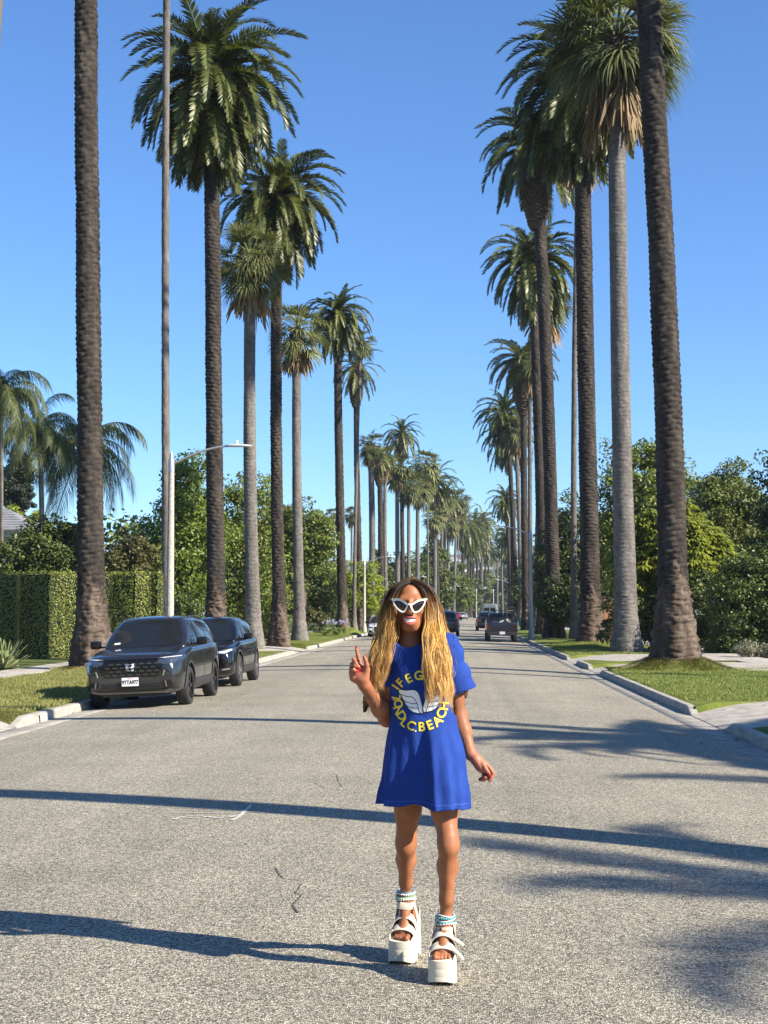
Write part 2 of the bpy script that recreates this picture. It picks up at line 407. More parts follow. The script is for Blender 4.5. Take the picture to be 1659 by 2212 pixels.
def frond_curve(el, Ln, droop, n=13):
    """a rachis leaving the crown at elevation el and bending down; x outward, z up"""
    pts = [np.array([0.0, 0.0, 0.0])]; a = el; ds = Ln / (n - 1)
    for i in range(1, n):
        t = i / (n - 1)
        a = el - droop * (t ** 1.25) * max(0.15, math.cos(max(-1.4, min(1.4, el - droop * t * 0.5))) + 0.25)
        a = max(a, -1.52)
        pts.append(pts[-1] + ds * np.array([math.cos(a), 0, math.sin(a)]))
    return np.array(pts)
def pinnate(el, Ln, droop, pairs, lw, ll, keel=0.35, hang=0.0, seed=0, rw=0.028):
    """feather frond as arrays (V, quads): rachis plus two rows of leaflets"""
    r = np.random.default_rng(seed); C = frond_curve(el, Ln, droop); n = len(C); V = []; Q = []
    side = np.array([0, 1.0, 0])
    tang = np.gradient(C, axis=0); tang /= np.linalg.norm(tang, axis=1)[:, None]
    nor = np.cross(side[None], tang); nor = -nor * np.sign(nor[:, 2:3] + 1e-9) if False else np.cross(tang, side[None])
    for i in range(n):                       # rachis: a flat three-sided bar
        w = rw * (1 - 0.8 * i / (n - 1)) + 0.004
        V += [C[i] + side * w, C[i] - side * w, C[i] + nor[i] * w * -0.9]
    for i in range(n - 1):
        for k in range(3):
            a, b = i * 3 + k, i * 3 + (k + 1) % 3; Q.append((a, b, b + 3, a + 3))
    for p in range(pairs):
        t = 0.10 + 0.90 * (p + 0.5) / pairs
        fi = t * (n - 1); i0 = min(int(fi), n - 2); f = fi - i0
        c = C[i0] * (1 - f) + C[i0 + 1] * f; tg = tang[i0] * (1 - f) + tang[i0 + 1] * f; nm = nor[i0] * (1 - f) + nor[i0 + 1] * f
        prof = math.sin(math.pi * min(1, (t * 0.86 + 0.10))) ** 0.55
        for sgn in (-1, 1):
            L = ll * prof * r.uniform(0.85, 1.12)
            fwd = 0.45 + 0.55 * t + r.uniform(-0.12, 0.12)
            d = side * sgn * math.cos(fwd) + tg * math.sin(fwd) + nm * (keel + r.uniform(-0.15, 0.15))
            d /= np.linalg.norm(d)
            tip = c + d * L + np.array([0, 0, -hang * L * r.uniform(0.7, 1.2)])
            mid = c + d * L * 0.5 + np.array([0, 0, -hang * L * 0.16])
            w = tg * lw * 0.5
            o = len(V); V += [c - w * 0.5, c + w * 0.5, mid + w, mid - w, tip + w * 0.15, tip - w * 0.15]
            Q += [(o, o + 1, o + 2, o + 3), (o + 3, o + 2, o + 4, o + 5)]
    return np.array(V), np.array(Q)
def fan(el, pet, rad, droop, segs, seed=0, spread=2.3, lw=0.055):
    """fan leaf: petiole then a pleated blade of strap segments whose tips hang"""
    r = np.random.default_rng(seed); C = frond_curve(el, pet, droop * 0.5, 6); V = []; Q = []
    side = np.array([0, 1.0, 0]); tg = C[-1] - C[-2]; tg /= np.linalg.norm(tg); nm = np.cross(tg, side)
    for i, c in enumerate(C): V += [c + side * 0.02, c - side * 0.02, c - nm * 0.015]
    for i in range(5):
        for k in range(3): a, b = i * 3 + k, i * 3 + (k + 1) % 3; Q.append((a, b, b + 3, a + 3))
    c0 = C[-1]
    for k in range(segs):
        an = spread * (k / (segs - 1) * 2 - 1) * 0.5 + r.uniform(-0.04, 0.04)
        d = tg * math.cos(an) + side * math.sin(an) + nm * (0.12 + 0.10 * ((k % 2) * 2 - 1) + 0.25 * abs(math.sin(an)))
        d /= np.linalg.norm(d); L = rad * (0.80 + 0.2 * math.cos(an)) * r.uniform(0.88, 1.08)
        pr = np.cross(d, nm); pr /= np.linalg.norm(pr) + 1e-9
        m1 = c0 + d * L * 0.55 + np.array([0, 0, -0.02 * L]); sag = droop * r.uniform(0.22, 0.5)
        m2 = c0 + d * L * 0.82 + np.array([0, 0, -0.28 * sag * L]); tip = c0 + d * L * 0.97 + np.array([0, 0, -0.75 * sag * L])
        o = len(V); w1 = pr * lw; w2 = pr * lw * 0.55
        V += [c0 - pr * 0.01, c0 + pr * 0.01, m1 + w1, m1 - w1, m2 + w2, m2 - w2, tip + w2 * 0.12, tip - w2 * 0.12]
        Q += [(o, o + 1, o + 2, o + 3), (o + 3, o + 2, o + 4, o + 5), (o + 5, o + 4, o + 6, o + 7)]
    return np.array(V), np.array(Q)
def dead_fan(L, segs, seed):
    """a collapsed dead leaf hanging against the trunk"""
    r = np.random.default_rng(seed); V = []; Q = []
    for k in range(segs):
        a = r.uniform(-0.5, 0.5); b = r.uniform(-0.12, 0.25); l = L * r.uniform(0.6, 1.0); z0 = -L * r.uniform(0.25, 0.42)
        p0 = np.array([0.06 + 0.22 * 0.5, a * 0.12, z0]); p1 = np.array([0.12 + b * 0.6, a * 0.55, z0 - l * 0.4]); p2 = np.array([0.10 + b, a * 0.62 + r.uniform(-.06, .06), z0 - l * 0.75])
        w = np.array([0, 0.028, 0]) if k % 2 else np.array([0.02, 0.02, 0]); o = len(V)
        V += [p0 - w * .5, p0 + w * .5, p1 + w, p1 - w, p2 + w * .3, p2 - w * .3]; Q += [(o, o + 1, o + 2, o + 3), (o + 3, o + 2, o + 4, o + 5)]
    o = len(V); V += [np.array([0, -.025, 0]), np.array([0, .025, 0]), np.array([0.2, .02, -L * .36]), np.array([0.2, -.02, -L * .36])]; Q.append((o, o + 1, o + 2, o + 3))
    return np.array(V), np.array(Q)
# crown recipes: list of (elevation, azimuth, roll, kind)
def crown_layout(kind, n, seed, lo=-1.15, hi=1.35):
    r = np.random.default_rng(seed); out = []
    for i in range(n):
        t = (i + 0.5) / n
        el = hi - (hi - lo) * t ** 0.85 + r.uniform(-0.10, 0.10)
        out.append((el, i * 2.39996 + r.uniform(-0.25, 0.25), r.uniform(-0.25, 0.25)))
    return out
BINS = np.linspace(-1.3, 1.4, 8)
_fr = {}
def frond_mesh(kind, b, v, lod):
    key = (kind, b, v, lod)
    if key not in _fr:
        el = float(BINS[b]); sd = b * 10 + v + (500 if kind != 'can' else 0)
        if kind == 'can':      # unit frond: length 1 scaled later by crown radius
            pairs = {0: 56, 1: 30, 2: 14}[lod]; lw = {0: 0.025, 1: 0.043, 2: 0.078}[lod]
            V, Q = pinnate(el, 1.12, 1.25 + 0.25 * (v % 2), pairs, lw, 0.145, 0.30, 0.12, sd, 0.009); mat = M_FROND
        elif kind == 'deadcan':
            pairs = {0: 40, 1: 22, 2: 12}[lod]
            V, Q = pinnate(-1.25 + 0.1 * v, 1.0, 0.3, pairs, {0: 0.013, 1: 0.02, 2: 0.045}[lod], 0.10, -0.1, 0.6, sd, 0.008); mat = M_DEAD
        elif kind == 'queen':
            V, Q = pinnate(el, 1.15, 1.75, 70 if lod < 2 else 24, 0.013 if lod < 2 else 0.03, 0.25, 0.05, 0.95, sd, 0.008); mat = M_QUEEN
        elif kind == 'fan':
            V, Q = fan(el, 0.50, 0.52, 1.0 + 0.3 * (v % 2), {0: 30, 1: 20, 2: 11}[lod], sd, 2.9, {0: 0.013, 1: 0.021, 2: 0.045}[lod]); mat = M_FAN
        elif kind == 'deadfan':
            V, Q = dead_fan(1.0, {0: 26, 1: 16, 2: 9}[lod], sd); mat = M_DEAD
        _fr[key] = (np_mesh(kind + '_leaf', V, Q, mat), V, Q)
    return _fr[key]
PIECE = {'can': 'frond', 'deadcan': 'dead_frond', 'queen': 'frond', 'fan': 'fan_leaf', 'deadfan': 'dead_leaf'}
def rotz(V, a): c, s = math.cos(a), math.sin(a); return V @ np.array([[c, s, 0], [-s, c, 0], [0, 0, 1]])
def rotx(V, a): c, s = math.cos(a), math.sin(a); return V @ np.array([[1, 0, 0], [0, c, s], [0, -s, c]])
def crown_pieces(root, top, items, lod, single):
    """items: (kind, bin, variant, azimuth, roll, scale, dz)"""
    if not single:
        for (k, b, v, az, ro, sc, dz) in items:
            o = link(PIECE[k], frond_mesh(k, b, v, lod)[0], root)
            o.location = (top[0], top[1], top[2] + dz); o.rotation_mode = 'ZYX' if False else 'XYZ'
            o.rotation_euler = (Euler((ro, 0, 0)).to_matrix().to_4x4() and Matrix.Rotation(az, 3, 'Z') @ Matrix.Rotation(ro, 3, 'X')).to_euler()
            o.scale = (sc, sc, sc)
        return
    for grp, nm in (((('can', 'queen', 'fan')), 'crown'), (('deadcan', 'deadfan'), 'dead_skirt')):
        Vs, Qs, off = [], [], 0; mat = None
        for (k, b, v, az, ro, sc, dz) in items:
            if k not in grp: continue
            me, V, Q = frond_mesh(k, b, v, lod); mat = me.materials[0]
            V2 = rotz(rotx(V * sc, ro), az) + np.array([top[0], top[1], top[2] + dz]); Vs.append(V2); Qs.append(Q + off); off += len(V)
        if Vs: link(nm, np_mesh(nm, np.concatenate(Vs), np.concatenate(Qs), mat), root)
def trunk_mesh(axis, rad, kind, detail, seed, ph):
    """axis(t)->(x,y,z) with z monotone, rad(z) radius; leaf-scar relief as geometry when detail > 0"""
    z1 = axis(1.0)[2]; r = np.random.default_rng(seed)
    n = {2: 44, 1: 26, 0: 12}[detail]; dz = {2: 0.03, 1: 0.075, 0: 0.8}[detail]
    m = int(z1 / dz) + 1; zz = np.linspace(-0.25, z1, m); th = np.linspace(0, 2 * np.pi, n, endpoint=False)
    Z, T = np.meshgrid(zz, th, indexing='ij')
    tt = np.clip(Z / z1, 0, 1); ax = np.array([axis(t) for t in np.clip(zz / z1, 0, 1)])
    Rr = np.array([rad(max(0, z)) for z in zz])[:, None] * np.ones_like(T)
    if detail > 0:
        low = np.clip((Z - 2.0) / 1.0, 0, 1)
        if kind == 'can':
            row = 0.155 if detail == 2 else 0.22; k = 6
            j = np.floor(Z / row + 0.25 * np.sin(T * 2 + seed)); fz = Z / row + 0.25 * np.sin(T * 2 + seed) - j
            a = (T / (2 * np.pi) * k + 0.5 * (j % 2) + 0.17 * np.sin(j * 1.7 + seed)) % 1.0
            lens = np.clip(1 - (np.abs(a - 0.5) * 2) ** 2 * 1.1 - (np.abs(fz - 0.5) * 2) ** 2 * 0.9, 0, 1) ** 0.6
            Rr = Rr + low * (lens * (0.022 + 0.026 * (0.5 + 0.5 * np.sin(Z * 0.83 + 2.1 * np.sin(T + Z * 0.31) + seed))) - 0.014) + (1 - low) * 0.0
        else:
            ring = 0.16
            s_ = np.sin(2 * np.pi * Z / ring + 0.8 * np.sin(T * 3 + Z * 0.7)); Rr = Rr + np.clip(s_, 0, 1) * 0.008 - 0.004
            Rr = Rr * (1 + 0.02 * np.sin(Z * 0.9 + seed))
        g = r.normal(0, 1, (m, n)); g = (g + np.roll(g, 1, 0) + np.roll(g, 1, 1) + np.roll(g, -1, 1)) / 3
        amp = 0.010 + (1 - low) * (0.035 if kind == 'can' else 0.012)
        lumps = np.sin(T * 7 + 3 * np.sin(Z * 5 + seed)) * np.sin(Z * 9 + 2 * np.sin(T * 4)) * (1 - low) * (0.035 if kind == 'can' else 0.008)
        Rr = Rr + g * amp * (0.7 if detail == 2 else 0.8) + lumps
        sc = np.sin(Z * 1.37 + seed * 1.7) * np.sin(T * 2 + Z * 0.6 + seed) + 0.6 * np.sin(Z * 3.1 + T * 3); Rr = Rr - (0.03 if kind == 'can' else 0.008) * np.clip(sc - 0.95, 0, 0.4) / 0.4 * (1 + 0.6 * g)
        if kind == 'can': Rr += (1 - low) * 0.06 * np.sin(T * 3 + seed) * np.clip(1 - Z / 2.5, 0, 1)
    X = ax[:, 0:1] + Rr * np.cos(T); Y = ax[:, 1:2] + Rr * np.sin(T)
    V = np.stack([X, Y, Z], -1).reshape(-1, 3)
    i, k2 = np.meshgrid(np.arange(m - 1), np.arange(n), indexing='ij'); kn = (k2 + 1) % n
    Q = np.stack([i * n + k2, i * n + kn, (i + 1) * n + kn, (i + 1) * n + k2], -1).reshape(-1, 4)
    return V, Q
def palm(kind, bx, d, tx, ty, w, cr, n, label, name, detail=0, boot=None, dead=0, single=True, lod=2, seed=0, group=None,
         base=None, flare=1.6, lo=None, hi=1.35, zb=0.0, dz=0.0, lean_y=0.0, metric=False, queen=False, fruit=0, slim=False):
    """bx: sight-line of the base, tx/ty of the crown centre, w trunk width, cr crown radius (sight-line pixels at distance d) unless metric"""
    if metric: b = Vector((bx, d, 0)); t = Vector((tx, d, ty)); r0 = w / 2; cr_m = cr
    else:
        b = P(bx, VY + 5, d); b = Vector((b.x, d, 0)); t = P(tx, ty, d); r0 = w * d / F / 2; cr_m = cr * d / F
    Hh = t.z; dx = t.x - b.x; kb = random.uniform(-0.15, 0.15)
    root = empty(name, (b.x, b.y, zb)); Hh -= zb
    axis = lambda q: (dx * (q ** 1.35) + kb * math.sin(q * math.pi), lean_y * q, q * Hh)
    fl = flare
    def rad(z):
        f = 1.0 - 0.14 * z / Hh + (fl - 1.0) * math.exp(-(z / (0.9 if kind == 'was' else 1.25)) ** 1.6)
        if kind == 'was': f += 0.28 * math.exp(-z / 4.5)
        else: f += 0.13 * math.exp(-z / 5.0)
        return r0 * f
    V, Q = trunk_mesh(axis, rad, kind, detail, seed + 1, 0)
    tm = M_CAN if kind == 'can' else (M_SLIM if slim else M_WAS)
    me = np_mesh('trunk', V, Q, tm, smooth=True)
    if kind == 'can' and detail > 0:
        me.materials.append(M_BASE); zc = V[:, 2][Q[:, 0]]; hh = base or 2.3
        ang = np.arctan2(V[:, 1][Q[:, 0]], V[:, 0][Q[:, 0]])
        me.polygons.foreach_set('material_index', (zc < hh + 0.35 * np.sin(ang * 3) + 0.2 * np.sin(ang * 7 + 1)).astype(np.int32))
    link('trunk', me, root)
    top = np.array([axis(1)[0], axis(1)[1], Hh]); items = []; r = np.random.default_rng(seed + 99)
    K = 'queen' if queen else ('can' if kind == 'can' else 'fan')
    if lo is None: lo = -1.2 if kind == 'can' else -0.75
    for (el, az, ro) in crown_layout(kind, n, seed, lo, hi):
        bi = int(np.argmin(np.abs(BINS - el))); sc = cr_m * r.uniform(0.88, 1.1) * (0.97 if K == 'can' else 0.95)
        items.append((K, bi, int(r.integers(0, 2)), az, ro, sc, r.uniform(-0.25, 0.15) - (0.3 if el < -0.5 else 0)))
    for i in range(dead):
        az = r.uniform(0, 6.28); kk = 'deadcan' if kind == 'can' else 'deadfan'
        items.append((kk, 0, int(r.integers(0, 3)), az, r.uniform(-.2, .2), cr_m * (r.uniform(0.7, 0.95) if kind == 'can' else r.uniform(0.75, 1.05)), r.uniform(-0.6, -0.1) - (0.5 if kind == 'can' else 0.35)))
    crown_pieces(root, top, items, lod, single)
    if boot:                                     # thick collar of cut frond stubs under the crown
        bl, br = boot; bb = MB(); tmid = axis(1 - 0.5 * bl / Hh)
        prof = [(r0 * 0.9, -bl), (br * 0.8, -bl * 0.72), (br, -bl * 0.4), (br * 0.85, -bl * 0.1), (br * 0.5, 0.15)]
        bb.lathe(prof, 14, (top[0], top[1], Hh))
        nst = int(46 * bl) if detail else int(24 * bl)
        for i in range(nst):
            f = (i + 0.5) / nst; z = -bl + f * bl * 0.98; az = i * 2.39996
            rr = np.interp(z, [p[1] for p in prof], [p[0] for p in prof]); c = (top[0] + math.cos(az) * rr, top[1] + math.sin(az) * rr, Hh + z)
            s_ = 0.16 * max(0.6, br / 0.6)
            bb.box(c, (s_ * 1.3, s_ * 1.2, s_ * 0.45), Matrix.Rotation(az, 3, 'Z') @ Matrix.Rotation(-0.75 + r.uniform(-.2, .2), 3, 'Y'))
        bb.build('frond_stubs', M_BOOT, root)
    if kind == 'was' and detail > 0:             # ragged cut leaf bases below the fan crown
        bb = MB()
        for i in range(70):
            az = i * 2.39996; z = -1.5 + 1.5 * (i / 70.0); rr = r0 * (0.9 + 0.35 * (i / 70.0)); c = (top[0] + math.cos(az) * rr, top[1] + math.sin(az) * rr, Hh + z)
            bb.box(c, (0.05, 0.13, 0.42), Matrix.Rotation(az, 3, 'Z') @ Matrix.Rotation(0.35 + r.uniform(-.3, .3), 3, 'Y'))
        bb.build('leaf_bases', M_BOOT, root)
    for i in range(fruit):                       # orange flower stalks
        az = r.uniform(0, 6.28); V, Q = pinnate(0.7, cr_m * 0.45, 1.6, 10, 0.03, 0.22, 0.1, 0.9, seed + i, 0.02)
        o = link('flower_stalk', np_mesh('flower_stalk', V, Q, M_ORANGE), root); o.location = tuple(top); o.rotation_euler = (0, 0, az if i else -1.1)
    tag(root, label, 'palm tree', group); return root

# ------------------------------------------------------------------ the two rows of palms
def wx(px, d): return P(px, VY, d).x
MOUNDS += [(wx(1458, 40), 40.0, 1.25, 0.42), (wx(1277, 65), 65, 2.0, 0.28), (wx(741, 103), 103, 2.0, 0.45), (wx(605, 66.6), 66.6, 1.4, 0.12), (wx(200, 39.5), 39.5, 1.3, 0.1)]
D1 = dict(single=False, lod=0, detail=2); D2 = dict(single=False, lod=1, detail=1)
LEFT = 'palms of the row along the left kerb'; RIGHT = 'palms of the row along the right kerb'
palm('was', -62, 33, 30, -420, 21, 110, 26, 'slim grey palm trunk leaning in beyond the street, before the tall hedge', 'fan_palm', slim=True, detail=1, lod=2, seed=3)
palm('can', 200, 39.5, 184, -420, 54, 290, 60, 'thick dark scarred date palm trunk behind the grey parked car', 'date_palm', detail=2, lod=2, seed=11, flare=1.75, group=LEFT)
palm('was', 361, 50, 363, -330, 17.5, 130, 30, 'very slender pale palm trunk right behind the street lamp pole by the parked cars', 'fan_palm', slim=True, detail=1, lod=2, seed=5, flare=1.5)
palm('can', 468, 57, 456, 165, 37, 212, 165, 'tall date palm with huge full crown and orange flower stalks, left row', 'date_palm', **D1, boot=(2.6, 0.62), dead=6, seed=21, fruit=2, flare=1.45, group=LEFT)
palm('was', 549, 62, 541, 560, 28, 112, 44, 'grey fan palm with cracked base beside the second parked car', 'fan_palm', **D1, dead=6, seed=31, flare=1.5, group=LEFT)
palm('can', 605, 66.6, 600, 425, 26, 154, 140, 'brown date palm with flared bare root base between two grey fan palms', 'date_palm', **D1, boot=(3.2, 0.6), dead=9, seed=41, flare=1.85, base=1.9, group=LEFT)
palm('was', 648, 79, 641, 712, 21.5, 80, 42, 'grey fan palm with hanging tan leaves at the edge of the driveway lawn', 'fan_palm', **D2, dead=12, seed=51, flare=1.5, group=LEFT)
palm('can', 741, 103, 729, 678, 19, 84, 100, 'leaning date palm on a bare soil mound near the flowering bush', 'date_palm', **D2, boot=(2.2, 0.55), dead=5, seed=61, flare=1.6, group=LEFT)
palm('was', 765, 108, 779, 735, 7.5, 46, 26, 'whip-thin pale palm crossing in front of a stubby-headed date palm', 'fan_palm', detail=1, slim=True, seed=71, lod=1, flare=2.2)
palm('can', 780, 120, 769, 790, 13, 66, 34, 'date palm with a fat stub collar and thin half-dead crown', 'date_palm', detail=1, lod=1, boot=(3.6, 0.62), dead=16, seed=81, group=LEFT)
palm('was', 802, 128, 800, 958, 14, 40, 36, 'grey fan palm behind the white parked car', 'fan_palm', detail=1, lod=1, dead=12, seed=91, group=LEFT)
palm('can', 823, 140, 820, 985, 12.5, 44, 40, 'date palm with dark stub collar just past the white car', 'date_palm', detail=1, lod=1, boot=(3.0, 0.62), dead=12, seed=101, group=LEFT)
palm('was', 835, 150, 832, 985, 8.5, 36, 30, 'thin fan palm hidden half behind a collared date palm', 'fan_palm', lod=1, detail=1, dead=8, seed=111, group=LEFT)
palm('can', 872, 190, 867, 935, 9.5, 52, 44, 'taller date palm with long curved tan fronds over its neighbours', 'date_palm', lod=1, detail=1, boot=(4.0, 0.7), dead=12, seed=121, lo=-0.7, group=LEFT)
ORD = ['first', 'second', 'third', 'fourth', 'fifth', 'sixth', 'seventh', 'eighth', 'ninth', 'tenth', 'eleventh', 'twelfth', 'thirteenth']; CNT = {}
def nth(key, text): CNT[key] = CNT.get(key, -1) + 1; return ORD[CNT[key]] + ' ' + text
for i, (k, bx, d, tx, ty, w, cr) in enumerate(sorted([
    ('was', 860, 170, 858, 1008, 10, 38), ('was', 884, 190, 883, 1048, 8.2, 30), ('was', 904, 205, 903, 1052, 9, 33), ('was', 924, 215, 921, 1000, 4, 34),
    ('can', 946, 230, 940, 1040, 8.5, 50), ('was', 938, 225, 938, 1118, 8, 26), ('was', 955, 250, 956, 1080, 7, 32), ('can', 962, 260, 962, 1072, 7, 38),
    ('was', 969, 275, 969, 1128, 7, 26), ('was', 980, 290, 986, 1078, 6, 30), ('can', 1002, 320, 1000, 1132, 7.5, 40), ('can', 1009, 335, 1012, 1150, 6.5, 34),
    ('can', 1016, 350, 1018, 1172, 6.5, 32), ('can', 1031, 400, 1030, 1142, 6, 38), ('can', 1037, 420, 1043, 1124, 6, 36), ('was', 1041, 450, 1041, 1165, 5, 22), ('can', 1046, 480, 1049, 1178, 5, 26),
    ('was', 992, 300, 990, 1105, 3.5, 24), ('can', 1024, 380, 1023, 1160, 6, 30), ('can', 1052, 520, 1056, 1190, 5, 24), ('was', 818, 260, 760, 1110, 5, 26), ('was', 770, 240, 722, 1112, 5, 28)], key=lambda q: q[2])):
    palm(k, tx if tx < 800 else bx, d, tx, ty, w, cr * (1.0 if tx < 800 else 1.28), 64 if k == 'can' else 42, ('slim fan palm far behind the flowering bush, ' + ('seen left' if tx < 740 else 'seen right') + ' of the leaning date palm') if tx < 800 else nth('L' + k, ('date' if k == 'can' else 'fan') + ' palm of the left row beyond the white parked car\'s trees, counting away'), 'date_palm' if k == 'can' else 'fan_palm', detail=0, lod=2, dead=7 if k == 'can' else 9, seed=200 + i * 7,
         boot=(2.5, 0.6) if k == 'can' else None, group='far ' + ('date' if k == 'can' else 'fan') + ' palms of the left row')
palm('can', 1457, 40, 1376, -360, 58, 270, 70, 'massive ridged date palm trunk standing on a grassy mound by the corner lawn', 'date_palm', detail=2, lod=2, seed=301, flare=1.75, zb=0.30, group=RIGHT)
palm('was', 1353, 57, 1330, 85, 42, 196, 70, 'stout grey fan palm with cracked collar at its foot, beside the mound', 'fan_palm', **D1, dead=9, seed=311, lo=-0.5, flare=1.55, group=RIGHT)
palm('can', 1277, 65, 1255, 160, 39, 200, 160, 'tall date palm with dense crown and brown skirt behind the stout fan palm', 'date_palm', **D1, boot=(2.6, 0.7), dead=22, seed=321, flare=1.7, zb=0.1, group=RIGHT)
palm('was', 1241, 84, 1251, 300, 12.5, 90, 34, 'slender wavy pale palm on the lawn between two thick date palm trunks', 'fan_palm', **D2, slim=True, dead=7, seed=331, flare=1.8, group=RIGHT)
palm('can', 1195, 88, 1158, 318, 29, 140, 90, 'date palm with long shaggy stub collar under an arching crown, right row', 'date_palm', **D1, boot=(5.2, 0.92), dead=0, seed=341, lo=-0.65, fruit=2, flare=1.65, group=RIGHT)
palm('can', 1175, 100, 1150, 560, 24, 124, 105, 'date palm half hidden behind the shaggy-collared one, arching crown', 'date_palm', **D2, boot=(2.5, 0.6), dead=8, seed=351, group=RIGHT)
palm('was', 1159, 110, 1176, 650, 17, 78, 42, 'fan palm with long tan hanging leaves behind the right street lamp', 'fan_palm', **D2, dead=16, seed=361, group=RIGHT)
palm('can', 1136, 125, 1130, 778, 15, 90, 50, 'date palm with bristly stub collar rising over the black pickup', 'date_palm', **D2, boot=(5.0, 0.9), dead=6, seed=371, lo=-0.5, fruit=2, group=RIGHT)
palm('was', 1148, 122, 1146, 780, 10, 60, 34, 'fan palm directly behind the right street lamp pole', 'fan_palm', detail=1, lod=1, dead=10, seed=376, group=RIGHT)
palm('was', 1125, 150, 1113, 928, 10, 44, 34, 'grey fan palm with tan skirt behind the black pickup', 'fan_palm', detail=1, lod=1, dead=14, seed=381, group=RIGHT)
palm('can', 1114, 152, 1092, 888, 10.5, 74, 76, 'leaning date palm with full drooping crown past the black pickup', 'date_palm', detail=1, lod=1, dead=4, seed=391, group=RIGHT)
for i, (k, bx, d, tx, ty, w, cr) in enumerate([('can', 1108, 165, 1100, 935, 9.5, 66), ('can', 1104, 190, 1092, 1078, 8.5, 40), ('can', 1103, 230, 1096, 1152, 7, 30),
                                               ('was', 1074, 430, 1074, 1192, 4.2, 17), ('was', 1086, 400, 1084, 1158, 4.2, 20), ('can', 1101, 260, 1098, 1190, 6, 26)]):
    palm(k, bx, d, tx, ty, w, cr * 1.15, 74 if k == 'can' else 36, nth('R' + k, ('date' if k == 'can' else 'fan') + ' palm of the right row beyond the leaning full-crowned date palm'), 'date_palm' if k == 'can' else 'fan_palm', detail=0, lod=2 if i else 1, dead=6, seed=400 + i * 7,
         group='far ' + ('date' if k == 'can' else 'fan') + ' palms of the right row')
# the rest of the right row and the yard palms beside the camera: out of frame, their shadows lie across the road
for i, (x, y, h, w, k) in enumerate([(7.2, 8.3, 24, 0.52, 'was'), (7.4, 17.6, 24, 0.42, 'was'), (11.6, 34.6, 24, 0.40, 'was')]):
    palm(k, x, y, x + 0.2, h, w, 3.2, 40, ['first fan palm of the right kerb row, well before the corner driveway', 'fan palm of the right kerb row just before the corner driveway', 'fan palm behind the sidewalk past the corner driveway'][i], 'fan_palm', metric=True, lod=2, seed=500 + i, group='palms casting shadows across the road')
for i, (x, y, h, n) in enumerate([(22.0, 0.55, 12.4, 40), (25.0, 6.6, 12.5, 26), (19.3, 12.4, 10.6, 70), (22.5, 12.2, 11.6, 70)]):
    palm('can', x, y, x, h, 0.4, 3.7, n, ['feather palm in the side yard whose shadow lies before the woman', 'feather palm standing deepest in the side yard', 'bushy feather palm in the side yard by the corner driveway', 'bushy feather palm behind another one by the corner driveway'][i], 'feather_palm', metric=True, lod=1, seed=520 + i, lo=-0.8, group='yard palms casting shadows across the road')
# queen palms in the yard beyond the hedge
for i, (bx, d, tx, ty, cr, n) in enumerate([(2, 62, 2, 850, 135, 30), (85, 66, 84, 922, 120, 28), (172, 70, 176, 962, 150, 28)]):
    palm('was', bx, d, tx, ty, 12, cr, n, ['feathery queen palm rising behind the roofed house', 'feathery queen palm with pale bare trunk behind the hedge', 'feathery queen palm half hidden by the thick dark trunk'][i], 'queen_palm', detail=0,
         lod=1, single=False, seed=600 + i, queen=True, lo=-0.45, hi=1.3, flare=1.3, slim=True, group='queen palms behind the hedge')

# ------------------------------------------------------------------ verges, sidewalks, far land
verge('verge', -1, 5.6, 9.7, 23.4, 59.2, M_GRASSL); verge('verge', -1, 5.6, 9.7, 67.4, 124, M_GRASS)
verge('verge', -1, 5.6, 9.7, 124, 700, M_GRASS); verge('verge', -1, 5.6, 9.7, -12, 13.2, M_GRASS)
verge('verge', 1, 5.6, 10.6, -12, 20.9, M_GRASS); verge('verge', 1, 5.6, 10.6, 26.8, 39.6, M_GRASS, 1.3, 1.3)
verge('verge', 1, 5.6, 10.6, 46.0, 47.6, M_GRASS, 1.2, 1.2); verge('verge', 1, 5.6, 10.6, 54.6, 124, M_GRASS, 1.3, 0); verge('verge', 1, 5.6, 10.6, 124, 700, M_GRASS)
def sidewalk(s, u0, u1, ya, yb, y0, y1):
    base = strip('sidewalk', [(s * u0, 0.010), (s * u1, 0.010)] if s > 0 else [(s * u1, 0.010), (s * u0, 0.010)], y0, y1, M_GUT, 3); tag(base, kind='structure')
    n = int((yb - ya) / 1.52); b = MB(); b.box((0, 0, 0), (u1 - u0 - 0.02, 1.50, 0.06), bev=0.006); me = b.mesh('paving_slab', M_WALK)
    for i in range(n):
        y = ya + (i + 0.5) * 1.52; o = link('paving_slab', me, base); o.location = (RC + bend(y) + s * (u0 + u1) / 2, y, 0.012 + random.uniform(-.004, .004)); o.rotation_euler = (random.uniform(-.004, .004), 0, 0)
sidewalk(-1, 9.72, 11.08, 26, 72, -14, 720); sidewalk(1, 10.62, 12.08, 36, 66, -14, 720)
# distant land: a slope rising to hazy hills beyond the end of the street
xs = np.linspace(-1500, 1500, 130); ysd = np.array([760, 860, 980, 1100, 1220, 1320]); V = []
for j, y in enumerate(ysd):
    for x in xs:
        f = [0, 0.12, 0.45, 0.72, 0.93, 1.0][j]
        rid = 47 + 7 * math.sin(x * 0.0055 + 1) + 4 * math.sin(x * 0.021) + 1.5 * math.sin(x * 0.07 + 2)
        V.append((x, y, -0.6 + rid * f + (j > 0) * 1.2 * math.sin(x * 0.1 + j * 3)))
n = len(xs); Q = np.array([(j * n + i, j * n + i + 1, (j + 1) * n + i + 1, (j + 1) * n + i) for j in range(len(ysd) - 1) for i in range(n - 1)])
mh = NT('hill_land'); mh.set(Roughness=1.0)
vh = mh.voro(mh.mapping(mh.coord(), (0.09, 0.04, 0.2)), 1.0, 'Color'); sp_ = mh.n('SeparateColor'); mh.l(vh, sp_.inputs[0])
